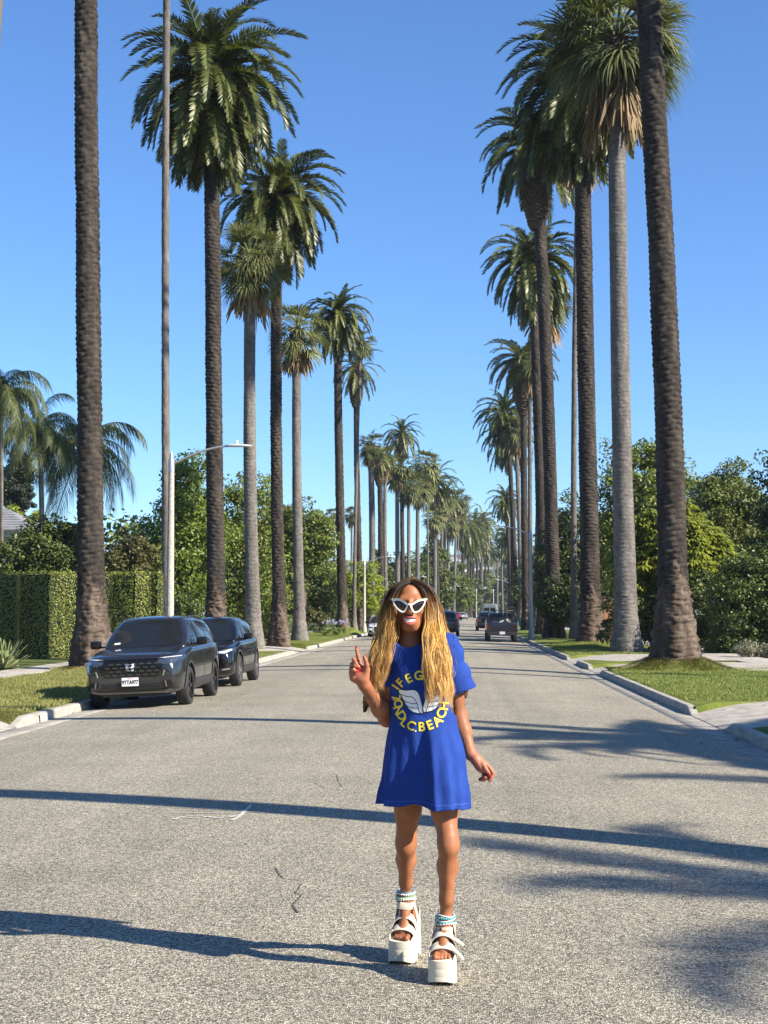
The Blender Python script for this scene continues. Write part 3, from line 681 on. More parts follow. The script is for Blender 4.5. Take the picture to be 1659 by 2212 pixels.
mh.col(mh.ramp(sp_.outputs[0], [(0.0, (0.04, 0.055, 0.03)), (0.62, (0.09, 0.095, 0.06)), (0.9, (0.16, 0.15, 0.12)), (0.97, (0.5, 0.48, 0.45))]))
tag(link('hills', np_mesh('hills', V, Q, mh.m, smooth=True)), kind='structure')

# ------------------------------------------------------------------ broadleaf trees, shrubs and hedges
def leaf_cards(pts, nrm, size, r, jit=0.9, asp=0.55, fold=True):
    """diamond leaves at pts, facing roughly along nrm"""
    n = len(pts); d = nrm + r.normal(0, jit, (n, 3)); d /= np.linalg.norm(d, axis=1)[:, None] + 1e-9
    a = np.cross(d, r.normal(0, 1, (n, 3))); a /= np.linalg.norm(a, axis=1)[:, None] + 1e-9; b = np.cross(d, a)
    s = (size * r.uniform(0.6, 1.25, n))[:, None]
    V = np.stack([pts - a * s * 0.5, pts + b * s * asp * 0.5 - d * s * 0.06, pts + a * s * 0.55 - d * s * 0.12, pts - b * s * asp * 0.5 - d * s * 0.06], 1).reshape(-1, 3)
    i = np.arange(n) * 4; Q = np.stack([i, i + 1, i + 2, i + 3], 1); return V, Q
def crown_points(ells, nclump, nleaf, r, shell=0.55, cs=(0.10, 0.2)):
    """leaf positions in clumps spread through ellipsoids (cx,cy,cz,rx,ry,rz)"""
    vol = np.array([e[3] * e[4] * e[5] for e in ells]) ** 0.67; pick = r.choice(len(ells), nclump, p=vol / vol.sum())
    E = np.array(ells)[pick]; u = r.normal(0, 1, (nclump, 3)); u /= np.linalg.norm(u, axis=1)[:, None]
    rad = (shell + (1 - shell) * r.uniform(0, 1, nclump) ** 0.6)[:, None]
    C = E[:, :3] + u * rad * E[:, 3:]; Rm = E[:, 3:].mean(1)
    cr = Rm * r.uniform(cs[0], cs[1], nclump)
    k = r.integers(0, nclump, nleaf); v = r.normal(0, 1, (nleaf, 3)); v /= np.linalg.norm(v, axis=1)[:, None]
    q = C[k] + v * (cr[k] * r.uniform(0.10, 1.0, nleaf) ** 0.5)[:, None] * np.array([1.2, 1.2, 0.85])
    nr = v * 0.8 + u[k] * 0.5 + np.array([0, 0, 0.45]); return q, nr
LM = {}
def lm(name, c0, c1, **k):
    if name not in LM: LM[name] = leaf_mat(name, c0, c1, **k)
    return LM[name]
M_TBARK = plain('tree_bark', (0.10, 0.08, 0.06), 0.9, var=0.35, scale=5, bump=0.4)
def tree(name, label, cat, x, y, ells, leaf, nleaf, mat, nclump=90, seed=0, group=None, trunk=True, jit=0.9, asp=0.62, shell=0.42, cs=(0.20, 0.40), z0=0.0, palmate=False):
    """ells relative to (x, y, ground)"""
    r = np.random.default_rng(seed); root = empty(name, (x, y, z0))
    nleaf = int(nleaf * (1.0 if palmate else 1.7)); leaf = leaf * (1.0 if palmate else 1.18); q, nr = crown_points(ells, int(nclump * 1.5), nleaf, r, shell, cs); q[:, 2] = np.maximum(q[:, 2], 0.05)
    if palmate:                                   # umbrella leaves: seven drooping leaflets round a stalk end
        n = len(q); Vs, Qs = [], []
        for k in range(8):
            an = 2 * np.pi * k / 8 + r.uniform(0, 0.3, n); dn = np.stack([np.cos(an), np.sin(an), -0.55 + r.uniform(-.2, .2, n)], 1); dn += nr * 0.25
            dn /= np.linalg.norm(dn, axis=1)[:, None]; pr = np.cross(dn, [0, 0, 1.0]); pr /= np.linalg.norm(pr, axis=1)[:, None] + 1e-9
            s_ = leaf * r.uniform(0.8, 1.15, n)[:, None]
            V = np.stack([q, q + dn * s_ * 0.55 + pr * s_ * 0.15 + np.array([0, 0, .03]), q + dn * s_ - np.array([0, 0, 0.16]) * s_, q + dn * s_ * 0.55 - pr * s_ * 0.15 + np.array([0, 0, .03])], 1).reshape(-1, 3)
            i = np.arange(n) * 4 + k * n * 4; Vs.append(V); Qs.append(np.stack([i, i + 1, i + 2, i + 3], 1))
        V, Q = np.concatenate(Vs), np.concatenate(Qs)
    else: V, Q = leaf_cards(q, nr, leaf, r, jit, asp)
    link('crown', np_mesh('crown', V, Q, mat), root)
    if trunk:
        b = MB(); zc = min(e[2] for e in ells); top = max(e[2] for e in ells); w = max(0.06, 0.022 * (top + 2))
        b.tube([(0, 0, -0.1), (0.05, 0.02, zc * 0.5), (0, 0, zc), (0.03, 0, top)], [w * 1.4, w, w * 0.8, w * 0.3], 8)
        for k in range(6):
            e = ells[k % len(ells)]; az = k * 2.4; t = Vector((e[0] + math.cos(az) * e[3] * 0.6, e[1] + math.sin(az) * e[4] * 0.6, e[2] + 0.2 * e[5] * math.sin(k)))
            s_ = Vector((0, 0, zc * 0.7 + 0.1 * k)); b.tube([s_, s_.lerp(t, 0.5) + Vector((0, 0, 0.2)), t], [w * 0.55, w * 0.38, w * 0.12], 6)
        b.build('trunk', M_TBARK, root, smooth=True)
    tag(root, label, cat, group); return root
def EL(px, d, top, bot, wpx, dy=0.0):
    """an ellipsoid seen at sight-line px, from top to bottom row, wpx wide, relative to ground at distance d"""
    c = P(px, (top + bot) / 2, d); s = d / F; return (c.x, c.z, wpx * s / 2, (bot - top) * s / 2)
def btree(name, label, cat, d, blobs, leaf, nleaf, mat, depth=0.9, **k):
    L = [EL(px, d, t, b_, w) for (px, t, b_, w) in blobs]; x0 = L[0][0]
    ells = [(cx - x0, random.uniform(-.3, .3), cz, rx, rx * depth, rz) for (cx, cz, rx, rz) in L]
    return tree(name, label, cat, x0, d, ells, leaf, nleaf, mat, **k)
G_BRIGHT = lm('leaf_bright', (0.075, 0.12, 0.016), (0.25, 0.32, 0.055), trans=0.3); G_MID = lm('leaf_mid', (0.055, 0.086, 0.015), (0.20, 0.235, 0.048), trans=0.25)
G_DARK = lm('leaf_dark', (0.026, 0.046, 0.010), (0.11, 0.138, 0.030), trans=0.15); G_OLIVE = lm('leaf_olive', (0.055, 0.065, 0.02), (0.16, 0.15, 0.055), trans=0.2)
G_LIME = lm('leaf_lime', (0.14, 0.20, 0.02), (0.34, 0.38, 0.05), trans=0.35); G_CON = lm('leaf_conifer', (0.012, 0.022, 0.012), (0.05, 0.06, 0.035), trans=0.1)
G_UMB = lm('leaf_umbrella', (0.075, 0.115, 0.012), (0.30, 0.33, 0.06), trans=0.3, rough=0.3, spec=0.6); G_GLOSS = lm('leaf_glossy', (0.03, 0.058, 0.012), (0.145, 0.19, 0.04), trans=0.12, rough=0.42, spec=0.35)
btree('maple_tree', 'tall bright green pointed tree behind the left street lamp', 'tree', 78, [(405, 965, 1180, 120), (395, 1060, 1330, 180), (425, 1020, 1250, 130), (360, 1120, 1330, 110)], 0.17, 17000, G_BRIGHT, nclump=170, seed=1)
btree('broad_tree', 'mid green leafy tree beside the brown date palm trunk', 'tree', 88, [(530, 1020, 1230, 130), (500, 1100, 1340, 130), (575, 1120, 1340, 110)], 0.18, 13000, G_MID, nclump=120, seed=2)
btree('birch_tree', 'light airy green tree poking up between grey fan palms', 'tree', 100, [(574, 1030, 1180, 60), (580, 1090, 1300, 70)], 0.16, 3200, G_BRIGHT, nclump=60, seed=3)
btree('shade_tree', 'dark spreading tree with rounded overhanging crown, left yard', 'tree', 102, [(655, 1075, 1240, 120), (690, 1100, 1230, 80), (625, 1090, 1300, 90)], 0.2, 12000, G_MID, nclump=110, seed=4)
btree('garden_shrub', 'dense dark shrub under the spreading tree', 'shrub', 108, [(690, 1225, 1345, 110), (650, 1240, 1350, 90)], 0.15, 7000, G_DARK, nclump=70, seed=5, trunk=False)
btree('garden_shrub', 'bright yellow-green shrub top over the dark shrub', 'shrub', 114, [(690, 1205, 1330, 90), (755, 1200, 1320, 80), (800, 1215, 1330, 60)], 0.17, 7000, G_LIME, nclump=70, seed=6, trunk=False)
btree('lime_hedge', 'lime green columnar hedge beside the brown date palm base', 'hedge', 84, [(597, 1265, 1400, 24), (575, 1300, 1400, 26)], 0.10, 3200, G_LIME, nclump=60, seed=7, trunk=False, shell=0.2)
btree('lime_hedge', 'lime green hedge end behind the white car', 'hedge', 122, [(880, 1262, 1350, 22), (868, 1270, 1350, 20)], 0.12, 2200, G_LIME, nclump=40, seed=8, trunk=False, shell=0.2)
btree('laurel_shrub', 'large dark green shrub behind the tall clipped hedge', 'shrub', 60, [(95, 1108, 1260, 120), (30, 1150, 1270, 110), (150, 1125, 1260, 70), (120, 1140, 1260, 130)], 0.13, 12000, G_DARK, nclump=150, seed=9)
btree('olive_tree', 'brownish olive tree between thick trunk and pale lamp pole', 'tree', 74, [(275, 1140, 1290, 80), (310, 1150, 1290, 70), (255, 1165, 1290, 70)], 0.15, 8000, G_OLIVE, nclump=90, seed=10)
btree('conifer_tree', 'dark blue-green conifer behind the queen palms', 'tree', 112, [(40, 965, 1110, 66), (20, 985, 1120, 60), (60, 1040, 1110, 30)], 0.22, 6000, G_CON, nclump=90, seed=11)
btree('yellow_shrub', 'yellow-green treetop just over the house roof', 'shrub', 100, [(35, 1095, 1160, 75), (75, 1105, 1170, 50)], 0.16, 2600, G_LIME, nclump=40, seed=12)
btree('feathery_shrub', 'yellowish feathery shrub on the lawn edge by the flowers', 'shrub', 97, [(672, 1310, 1352, 48), (690, 1322, 1352, 40)], 0.16, 1800, G_OLIVE, nclump=40, seed=13, trunk=False)
for i, (px, d, t, b_, w, m_) in enumerate([(820, 190, 1190, 1330, 60, G_DARK), (900, 230, 1190, 1330, 70, G_MID), (945, 240, 1180, 1330, 60, G_DARK), (985, 300, 1210, 1330, 60, G_MID), (1015, 380, 1225, 1330, 50, G_DARK), (860, 210, 1185, 1330, 50, G_DARK),
                                           (760, 165, 1230, 1330, 60, G_MID), (1045, 520, 1235, 1325, 60, G_MID), (1075, 560, 1228, 1325, 60, G_DARK), (1100, 480, 1215, 1325, 60, G_DARK), (935, 270, 1150, 1250, 40, G_DARK), (1080, 640, 1240, 1322, 90, G_MID), (1030, 640, 1240, 1322, 60, G_DARK)]):
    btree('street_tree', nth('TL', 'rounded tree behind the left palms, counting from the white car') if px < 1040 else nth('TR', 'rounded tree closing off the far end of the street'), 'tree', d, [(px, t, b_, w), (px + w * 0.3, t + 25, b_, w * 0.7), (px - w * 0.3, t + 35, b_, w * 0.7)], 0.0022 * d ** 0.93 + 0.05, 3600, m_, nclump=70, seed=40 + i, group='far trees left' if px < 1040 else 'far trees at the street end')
for i, (px, d, t, w, m_, lb) in enumerate([(470, 118, 1120, 130, G_DARK, 'dark tree filling the yard behind the bright pointed tree'), (560, 125, 1140, 120, G_MID, 'leafy yard tree behind the brown date palm'), (640, 135, 1165, 120, G_DARK, 'dark yard tree behind the spreading tree'), (730, 150, 1235, 110, G_DARK, 'low dark trees behind the leaning date palm'),
        (800, 160, 1245, 90, G_MID, 'low green trees behind the white car'), (300, 95, 1185, 110, G_MID, 'green shrubbery behind the olive tree'), (210, 84, 1190, 100, G_DARK, 'dark shrubbery behind the thick trunk'), (1270, 120, 1130, 150, G_MID, 'green tree mass behind the slender wavy palm'), (1180, 150, 1150, 90, G_DARK, 'dark tree mass behind the right lamp'), (1420, 100, 1050, 150, G_DARK, 'dark tree behind the ridged trunk'), (1640, 90, 1080, 160, G_MID, 'green tree mass behind the glossy bush')]):
    btree('yard_tree', lb, 'tree', d, [(px, t, 1345, w), (px - w * 0.4, t + 40, 1345, w * 0.8), (px + w * 0.4, t + 30, 1345, w * 0.8)], 0.22, 5200, m_, nclump=110, seed=90 + i)
for i, (px, d, t) in enumerate([(717, 260, 1196), (726, 262, 1202), (703, 258, 1205)]):
    btree('cypress_tree', nth('cyp', 'dark pencil cypress far beyond the left yards, counting from the leaning date palm'), 'tree', d, [(px, t, 1330, 9), (px, t + 30, 1330, 12)], 0.35, 900, G_CON, nclump=40, seed=70 + i, group='pencil cypresses', shell=0.2)
btree('ficus_tree', 'big dark leafy tree behind the right-hand trunks', 'tree', 92, [(1250, 1060, 1330, 150), (1330, 1080, 1340, 130), (1200, 1130, 1340, 90), (1215, 1080, 1330, 80)], 0.2, 17000, G_DARK, nclump=170, seed=14)
btree('ash_tree', 'tall fine-leaved tree rising between the grey and ridged trunks', 'tree', 80, [(1345, 935, 1180, 110), (1395, 945, 1180, 120), (1460, 975, 1200, 130), (1340, 1040, 1300, 120)], 0.17, 17000, G_MID, nclump=170, seed=15)
btree('umbrella_tree', 'yellow-green umbrella tree with drooping fingered leaves', 'tree', 60, [(1470, 1085, 1290, 150), (1400, 1100, 1330, 90), (1540, 1160, 1290, 100), (1500, 1130, 1300, 140), (1360, 1150, 1330, 70), (1590, 1190, 1290, 90)], 0.36, 3600, G_UMB, nclump=420, seed=16, palmate=True, shell=0.62, cs=(0.12, 0.25))
btree('round_tree', 'rounded olive-green tree behind the umbrella tree', 'tree', 70, [(1585, 1000, 1230, 120), (1545, 1010, 1230, 100), (1630, 1050, 1260, 100)], 0.14, 16000, G_OLIVE if False else lm('leaf_round', (0.075, 0.10, 0.02), (0.23, 0.25, 0.06), trans=0.25), nclump=150, seed=17)
btree('pepper_tree', 'dark feathery tree leaning in past the rounded tree', 'tree', 64, [(1690, 955, 1160, 120), (1700, 1080, 1300, 140)], 0.14, 7000, G_DARK, nclump=90, seed=18)
btree('privet_bush', 'glossy dark green bush at the back of the corner lawn', 'bush', 56, [(1600, 1195, 1425, 130), (1570, 1240, 1428, 90), (1660, 1180, 1420, 120), (1700, 1200, 1420, 140)], 0.115, 16000, G_GLOSS, nclump=170, seed=19, trunk=False, shell=0.75)
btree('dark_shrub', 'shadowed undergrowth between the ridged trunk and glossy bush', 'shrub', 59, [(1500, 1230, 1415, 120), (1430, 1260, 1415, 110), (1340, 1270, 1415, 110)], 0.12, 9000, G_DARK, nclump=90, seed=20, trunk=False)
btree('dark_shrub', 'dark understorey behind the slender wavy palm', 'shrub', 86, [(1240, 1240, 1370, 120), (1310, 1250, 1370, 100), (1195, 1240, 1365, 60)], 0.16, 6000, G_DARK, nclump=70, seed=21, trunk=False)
btree('lavender_shrub', 'low grey-green lavender bush on the sidewalk edge', 'shrub', 51.5, [(1612, 1383, 1424, 60), (1652, 1392, 1424, 50)], 0.10, 2600, lm('leaf_lav', (0.11, 0.12, 0.08), (0.26, 0.25, 0.16), trans=0.1), nclump=60, seed=22, trunk=False, asp=0.2, shell=0.3)
btree('boxwood_shrub', 'round clipped boxwood near the second parked car', 'shrub', 70, [(392, 1285, 1400, 60), (415, 1300, 1400, 40)], 0.10, 5000, G_GLOSS, nclump=80, seed=23, trunk=False, shell=0.6)

# the street goes on behind the photographer: unseen trees added to cut sky fill
for i, (x, y, h, rx) in enumerate([(-17, -3, 9, 5), (-20, 9, 10, 5), (-15, -22, 11, 6), (-4, -62, 12, 8), (8, -66, 11, 8), (-14, -48, 12, 7), (20, -40, 7, 6), (13.5, -12, 3.2, 3), (14.5, -26, 4.2, 4), (-30, 62, 9, 6), (-38, 80, 11, 7), (-27, 110, 9, 6)]):
    tree('yard_tree', nth('back', 'unseen broad dark yard tree added behind the photographer to cut sky light') if i < 9 else nth('deep', 'broad tree deep in the left yard beyond the clipped hedge'), 'tree', x, y, [(0, 0, h * 0.55, rx, rx, h * 0.45), (rx * 0.4, 1, h * 0.4, rx * 0.7, rx * 0.7, h * 0.35)], 0.5, 2600, G_MID, nclump=90, seed=130 + i, group='unseen yard trees added behind the photographer' if i < 9 else 'deep left yard trees')
# clipped zigzag hedge: bright faces turned to the sun, others turned away
def hedge():
    r = np.random.default_rng(5); root = empty('clipped_hedge', (wx(100, 52), 52, 0)); pts = []; d = 50.0
    px = [(-120, 0), (-30, 1), (40, 0), (62, 0), (104, 1), (168, 0), (242, 0), (290, 1), (325, 0), (338, 1), (350, 0)]
    xs_ = [wx(px[0][0], d)]; P2 = [(xs_[0], d)]
    for i in range(1, len(px)):
        x = wx(px[i][0], d); dx = x - P2[-1][0]; d += (0.42 if px[i - 1][1] else -0.50) * dx if i not in (6,) else 0.0; d = max(49.0, min(54, d)); P2.append((wx(px[i][0], d), d))
    Hh = 3.05; b = MB(); off = Vector((root.location.x, root.location.y, 0)); n = len(P2)
    V = [(p[0] - off.x, p[1] - off.y + 0.12, z) for p in P2 for z in (0, Hh - 0.1)] + [(p[0] - off.x, p[1] - off.y + 1.6, z) for p in P2 for z in (0, Hh - 0.1)]
    Fc = []
    for i in range(n - 1):
        a, c = 2 * i, 2 * n + 2 * i; Fc += [(a, a + 2, a + 3, a + 1), (c, c + 1, c + 3, c + 2), (a + 1, a + 3, c + 3, c + 1)]
    Fc += [(0, 1, 2 * n + 1, 2 * n), (2 * n - 2, 4 * n - 2, 4 * n - 1, 2 * n - 1)]
    b.add(V, Fc); b.build('dark_core', plain('hedge_inside', (0.02, 0.025, 0.01), 0.95), root)  # solid core behind the leaves, the hedge's inner shade put into its dark colour
    for i in range(n - 1):                                     # each clipped face is a part of its own
        A = np.array([P2[i][0] - off.x, P2[i][1] - off.y, 0]); B = np.array([P2[i + 1][0] - off.x, P2[i + 1][1] - off.y, 0]); L = np.linalg.norm(B - A); dirv = (B - A) / L; nr = np.array([dirv[1], -dirv[0], 0])
        m = int(L * Hh * 620); s = r.uniform(0, 1, m)[:, None]; z = r.uniform(0.02, Hh, m)
        q = A + (B - A) * s + nr * r.normal(0.05, 0.035, m)[:, None]; q[:, 2] = z
        m2 = int(L * 1.5 * 200); t = A + (B - A) * r.uniform(0, 1, m2)[:, None] + np.array([0, 1, 0]) * r.uniform(-0.03, 1.5, m2)[:, None]; t[:, 2] = Hh + r.normal(-0.03, 0.05, m2)
        N = np.concatenate([np.tile(nr, (m, 1)), np.tile([0, 0, 1.0], (m2, 1))]); V, Q = leaf_cards(np.concatenate([q, t]), N, 0.062, r, 0.42)
        link('clipped_face', np_mesh('clipped_face', V, Q, lm('leaf_hedge', (0.13, 0.165, 0.024), (0.27, 0.295, 0.062), trans=0.15, rough=0.4)), root)['kind'] = 'stuff'
    tag(root, 'tall clipped green hedge with angled faces behind the sidewalk', 'hedge')
hedge()
# agave at the left edge
def agave(x, y, n, L, label):
    root = empty('agave', (x, y, 0.02)); r = np.random.default_rng(3)
    mt = leaf_mat('agave_leaf', (0.10, 0.14, 0.05), (0.26, 0.29, 0.13), 0.45, 0.05, 3.0)
    for i in range(n):
        az = i * 2.39996; el = 1.35 - 1.15 * (i / n) + r.uniform(-.1, .1); l = L * r.uniform(0.8, 1.1); b = MB(); C = frond_curve(el, l, -0.15 + 0.3 * (i / n), 7); V = []; Fc = []
        for k, c in enumerate(C):
            t = k / 6; w = 0.07 * (math.sin(math.pi * min(1, 0.2 + 0.8 * t)) ** 0.7) * (1 - t * 0.3) + 0.003
            V += [(c[0], -w, c[2] + 0.03 * (1 - t)), (c[0], 0, c[2] - 0.02), (c[0], w, c[2] + 0.03 * (1 - t)), (c[0], 0, c[2] - 0.045 * (1 - t) - .004)]
        for k in range(6):
            for e in range(4): a = k * 4 + e; a2 = k * 4 + (e + 1) % 4; Fc.append((a, a2, a2 + 4, a + 4))
        b.add(V, Fc); o = b.build('leaf', mt, root, smooth=True); o.rotation_euler = (0, 0, az)
    tag(root, label, 'plant'); return root
agave(wx(8, 39.5), 39.5, 42, 0.95, 'spiky green agave beside the sidewalk in front of the hedge')
# purple agapanthus flowers by the lawn edge
def agapanthus(x, y):
    root = empty('flower_bush', (x, y, 0.02)); r = np.random.default_rng(8); q, nr = crown_points([(0, 0, 0.35, 1.3, 0.7, 0.4)], 40, 900, r); V, Q = leaf_cards(q, nr, 0.3, r, 0.9, 0.14)
    link('leaves', np_mesh('leaves', V, Q, G_MID), root); mp = leaf_mat('agapanthus_petal', (0.30, 0.29, 0.52), (0.55, 0.53, 0.75), 0.7, 0.2, 3)
    for i in range(26):
        cx, cy, cz = r.uniform(-1.3, 1.3), r.uniform(-.7, .7), r.uniform(0.75, 1.1); v = r.normal(0, 1, (70, 3)); v /= np.linalg.norm(v, axis=1)[:, None]
        V, Q = leaf_cards(np.array([cx, cy, cz]) + v * 0.09, v, 0.07, r, 0.4); link('flower_head', np_mesh('flower_head', V, Q, mp), root)
    tag(root, 'bush of pale purple globe flowers at the lawn edge', 'flowers')
agapanthus(wx(708, 97), 97)
# grass blades on the near lawns
def blades(name, s, u0, u1, y0, y1, n, mat, seed, hmin=0.03, hmax=0.075):
    r = np.random.default_rng(seed); y = r.uniform(y0, y1, n); u = r.uniform(u0, u1, n); x = RC + s * u + np.array([bend(v) for v in y])
    z = np.array([float(verge_z(a, b_)) for a, b_ in zip(x, y)]); h = r.uniform(hmin, hmax, n); w = r.uniform(0.006, 0.012, n); an = r.uniform(0, 6.28, n)
    lx, ly = r.normal(0, 0.4, n) * h, r.normal(0, 0.4, n) * h; p = np.stack([x, y, z - 0.01], 1); dx = np.stack([np.cos(an) * w, np.sin(an) * w, 0 * w], 1)
    V = np.stack([p - dx, p + dx, p + np.stack([lx, ly, h], 1)], 1).reshape(-1, 3); i = np.arange(n) * 3
    o = link(name, np_mesh(name, V, np.stack([i, i + 1, i + 2], 1), mat)); tag(o, 'short mown grass blades on the ' + ('right' if s > 0 else 'left') + ' kerbside lawn', 'grass', kind='stuff'); return o
GB = leaf_mat('grass_blade', (0.10, 0.14, 0.026), (0.28, 0.31, 0.085), 0.6, 0.2, 0.9, obj_rand=False); GBL = leaf_mat('dry_grass_blade', (0.09, 0.12, 0.025), (0.34, 0.31, 0.11), 0.6, 0.2, 0.9, obj_rand=False)
blades('grass', 1, 5.66, 10.6, 26.9, 42.4, 80000, GB, 1, 0.025, 0.06); blades('grass', 1, 5.7, 10.6, 54.8, 66, 30000, GB, 2, 0.04, 0.09); blades('grass', -1, 5.62, 9.7, 23.5, 52, 62000, GBL, 3)

def ring_blades(x, y, r0, r1, n, seed):
    r = np.random.default_rng(seed); a = r.uniform(0, 6.28, n); d = r.uniform(r0, r1, n); px_, py_ = x + np.cos(a) * d, y + np.sin(a) * d; z = np.array([float(verge_z(p_, q_)) for p_, q_ in zip(px_, py_)]); h = r.uniform(0.04, 0.13, n); w = r.uniform(0.006, 0.014, n)
    p = np.stack([px_, py_, z - 0.01], 1); dx = np.stack([np.cos(a * 3) * w, np.sin(a * 3) * w, 0 * w], 1); V = np.stack([p - dx, p + dx, p + np.stack([np.cos(a) * h * 0.9, np.sin(a) * h * 0.9, h * 0.55], 1)], 1).reshape(-1, 3); i = np.arange(n) * 3
    tag(link('dry_grass', np_mesh('dry_grass', V, np.stack([i, i + 1, i + 2], 1), DRYM)), 'dry straw grass matted round the foot of the ridged date palm' if seed == 1 else 'dry straw grass round the foot of a kerbside palm', 'grass', kind='stuff')
DRYM = leaf_mat('straw', (0.10, 0.085, 0.03), (0.34, 0.27, 0.12), 0.8, 0.1, 1.2, obj_rand=False)
ring_blades(wx(1458, 40), 40, 0.55, 1.5, 9000, 1); ring_blades(wx(200, 39.5), 39.5, 0.5, 1.1, 3500, 2); ring_blades(wx(1353, 57), 57, 0.6, 1.2, 2500, 3)
# fallen leaf bits on the lawns and in the gutters
def litter():
    r = np.random.default_rng(77); q = []
    for i in range(420):
        s = 1 if i % 2 else -1; y = r.uniform(18, 60); u = r.choice([r.uniform(5.05, 5.45), r.uniform(5.6, 9.6), r.uniform(2.5, 5.4)], p=[0.5, 0.38, 0.12]); x = RC + s * u
        q.append((x, y, (road_z(u) + 0.012 if u < 5.0 else (-0.128 if u < 5.5 else float(verge_z(x, y)) + 0.05))))
    V, Q = leaf_cards(np.array(q), np.tile([0, 0, 1.0], (len(q), 1)), 0.09, r, 0.25, 0.4); o = link('leaf_litter', np_mesh('leaf_litter', V, Q, M_DEAD)); tag(o, 'dry fallen leaf scraps along kerbs and lawns', 'leaves', kind='stuff')
litter()
# ------------------------------------------------------------------ house behind the hedge, brick pillar
def house():
    d = 92; x0, x1 = wx(-180, d), wx(64, d); root = empty('house', ((x0 + x1) / 2, d + 4, 0)); w = x1 - x0; M_W = plain('stucco', (0.72, 0.64, 0.52), 0.9, var=0.06, bump=0.1); zr = 1.68 + (VY - 1158) / F * d
    MB().box((0, 0, zr / 2), (w - 0.8, 8, zr)).build('wall', M_W, root)
    e = MB(); e.box((0, 0, zr + 0.12), (w + 0.3, 8.9, 0.24), bev=0.03); e.box((0, 0, zr + 0.32), (w + 0.6, 9.3, 0.16), bev=0.03); e.build('cornice', M_W, root)
    z1 = zr + 0.41; t = zr + 2.2; b = MB(); b.add([(-w / 2 - .4, -4.8, z1), (w / 2 + .4, -4.8, z1), (w / 2 + .4, 4.8, z1), (-w / 2 - .4, 4.8, z1), (-w / 2 + 3, 0, t), (w / 2 - 3, 0, t)], [(0, 1, 5, 4), (1, 2, 5), (2, 3, 4, 5), (3, 0, 4), (0, 3, 2, 1)])
    rf = b.build('roof', plain('roof_slate', (0.20, 0.20, 0.21), 0.8, var=0.2, scale=2), root)
    for k in range(9):                                        # courses of roof shingles
        f = (k + 0.3) / 9; y = -4.8 + 4.8 * f; z = z1 + (t - z1) * f; s_ = MB(); s_.box((0, y - 0.03, z + 0.015), (w + 0.7 - 6.2 * f, 0.10, 0.035), Matrix.Rotation(math.atan2(t - z1, 4.8), 3, 'X')); s_.build('shingle_course', MATS['roof_slate'], rf)
    for k in range(3): 
        x = -w / 2 + 2 + k * 2.2; f = MB(); f.box((x, -4.02, zr - 1.3), (1.2, 0.1, 1.5), bev=0.02); o = f.build('window', plain('window_frame', (0.7, 0.68, 0.63), 0.6), root); g = MB(); g.box((x, -4.08, zr - 1.3), (1.0, 0.05, 1.3)); g.build('pane', plain('pane_glass', (0.03, 0.04, 0.05), 0.08, var=0), o)
    tag(root, 'cream stucco house with grey shingle roof beyond the hedge', 'house')
house()
def pillar():
    d = 83; x = wx(1312, d); root = empty('gate_pillar', (x, d, 0)); M_B = plain('terracotta_brick', (0.42, 0.20, 0.11), 0.9, var=0.25, scale=9); MB().box((0, 0, 1.2), (0.5, 0.5, 2.4)).build('pillar_core', plain('mortar', (0.4, 0.36, 0.3), 0.95), root)
    b = MB(); b.box((0, 0, 0), (0.25, 0.10, 0.065), bev=0.006); me = b.mesh('brick', M_B)
    for j in range(30):
        for k in range(2):
            o = link('brick', me, root); o.location = (-0.13 + 0.26 * k + 0.02 * (j % 2), -0.215, 0.05 + j * 0.08)
    MB().box((0, 0, 2.46), (0.64, 0.64, 0.12), bev=0.02).build('cap', M_B, root); tag(root, 'terracotta brick gate pillar between the date palm and the stout fan palm', 'pillar')
pillar()

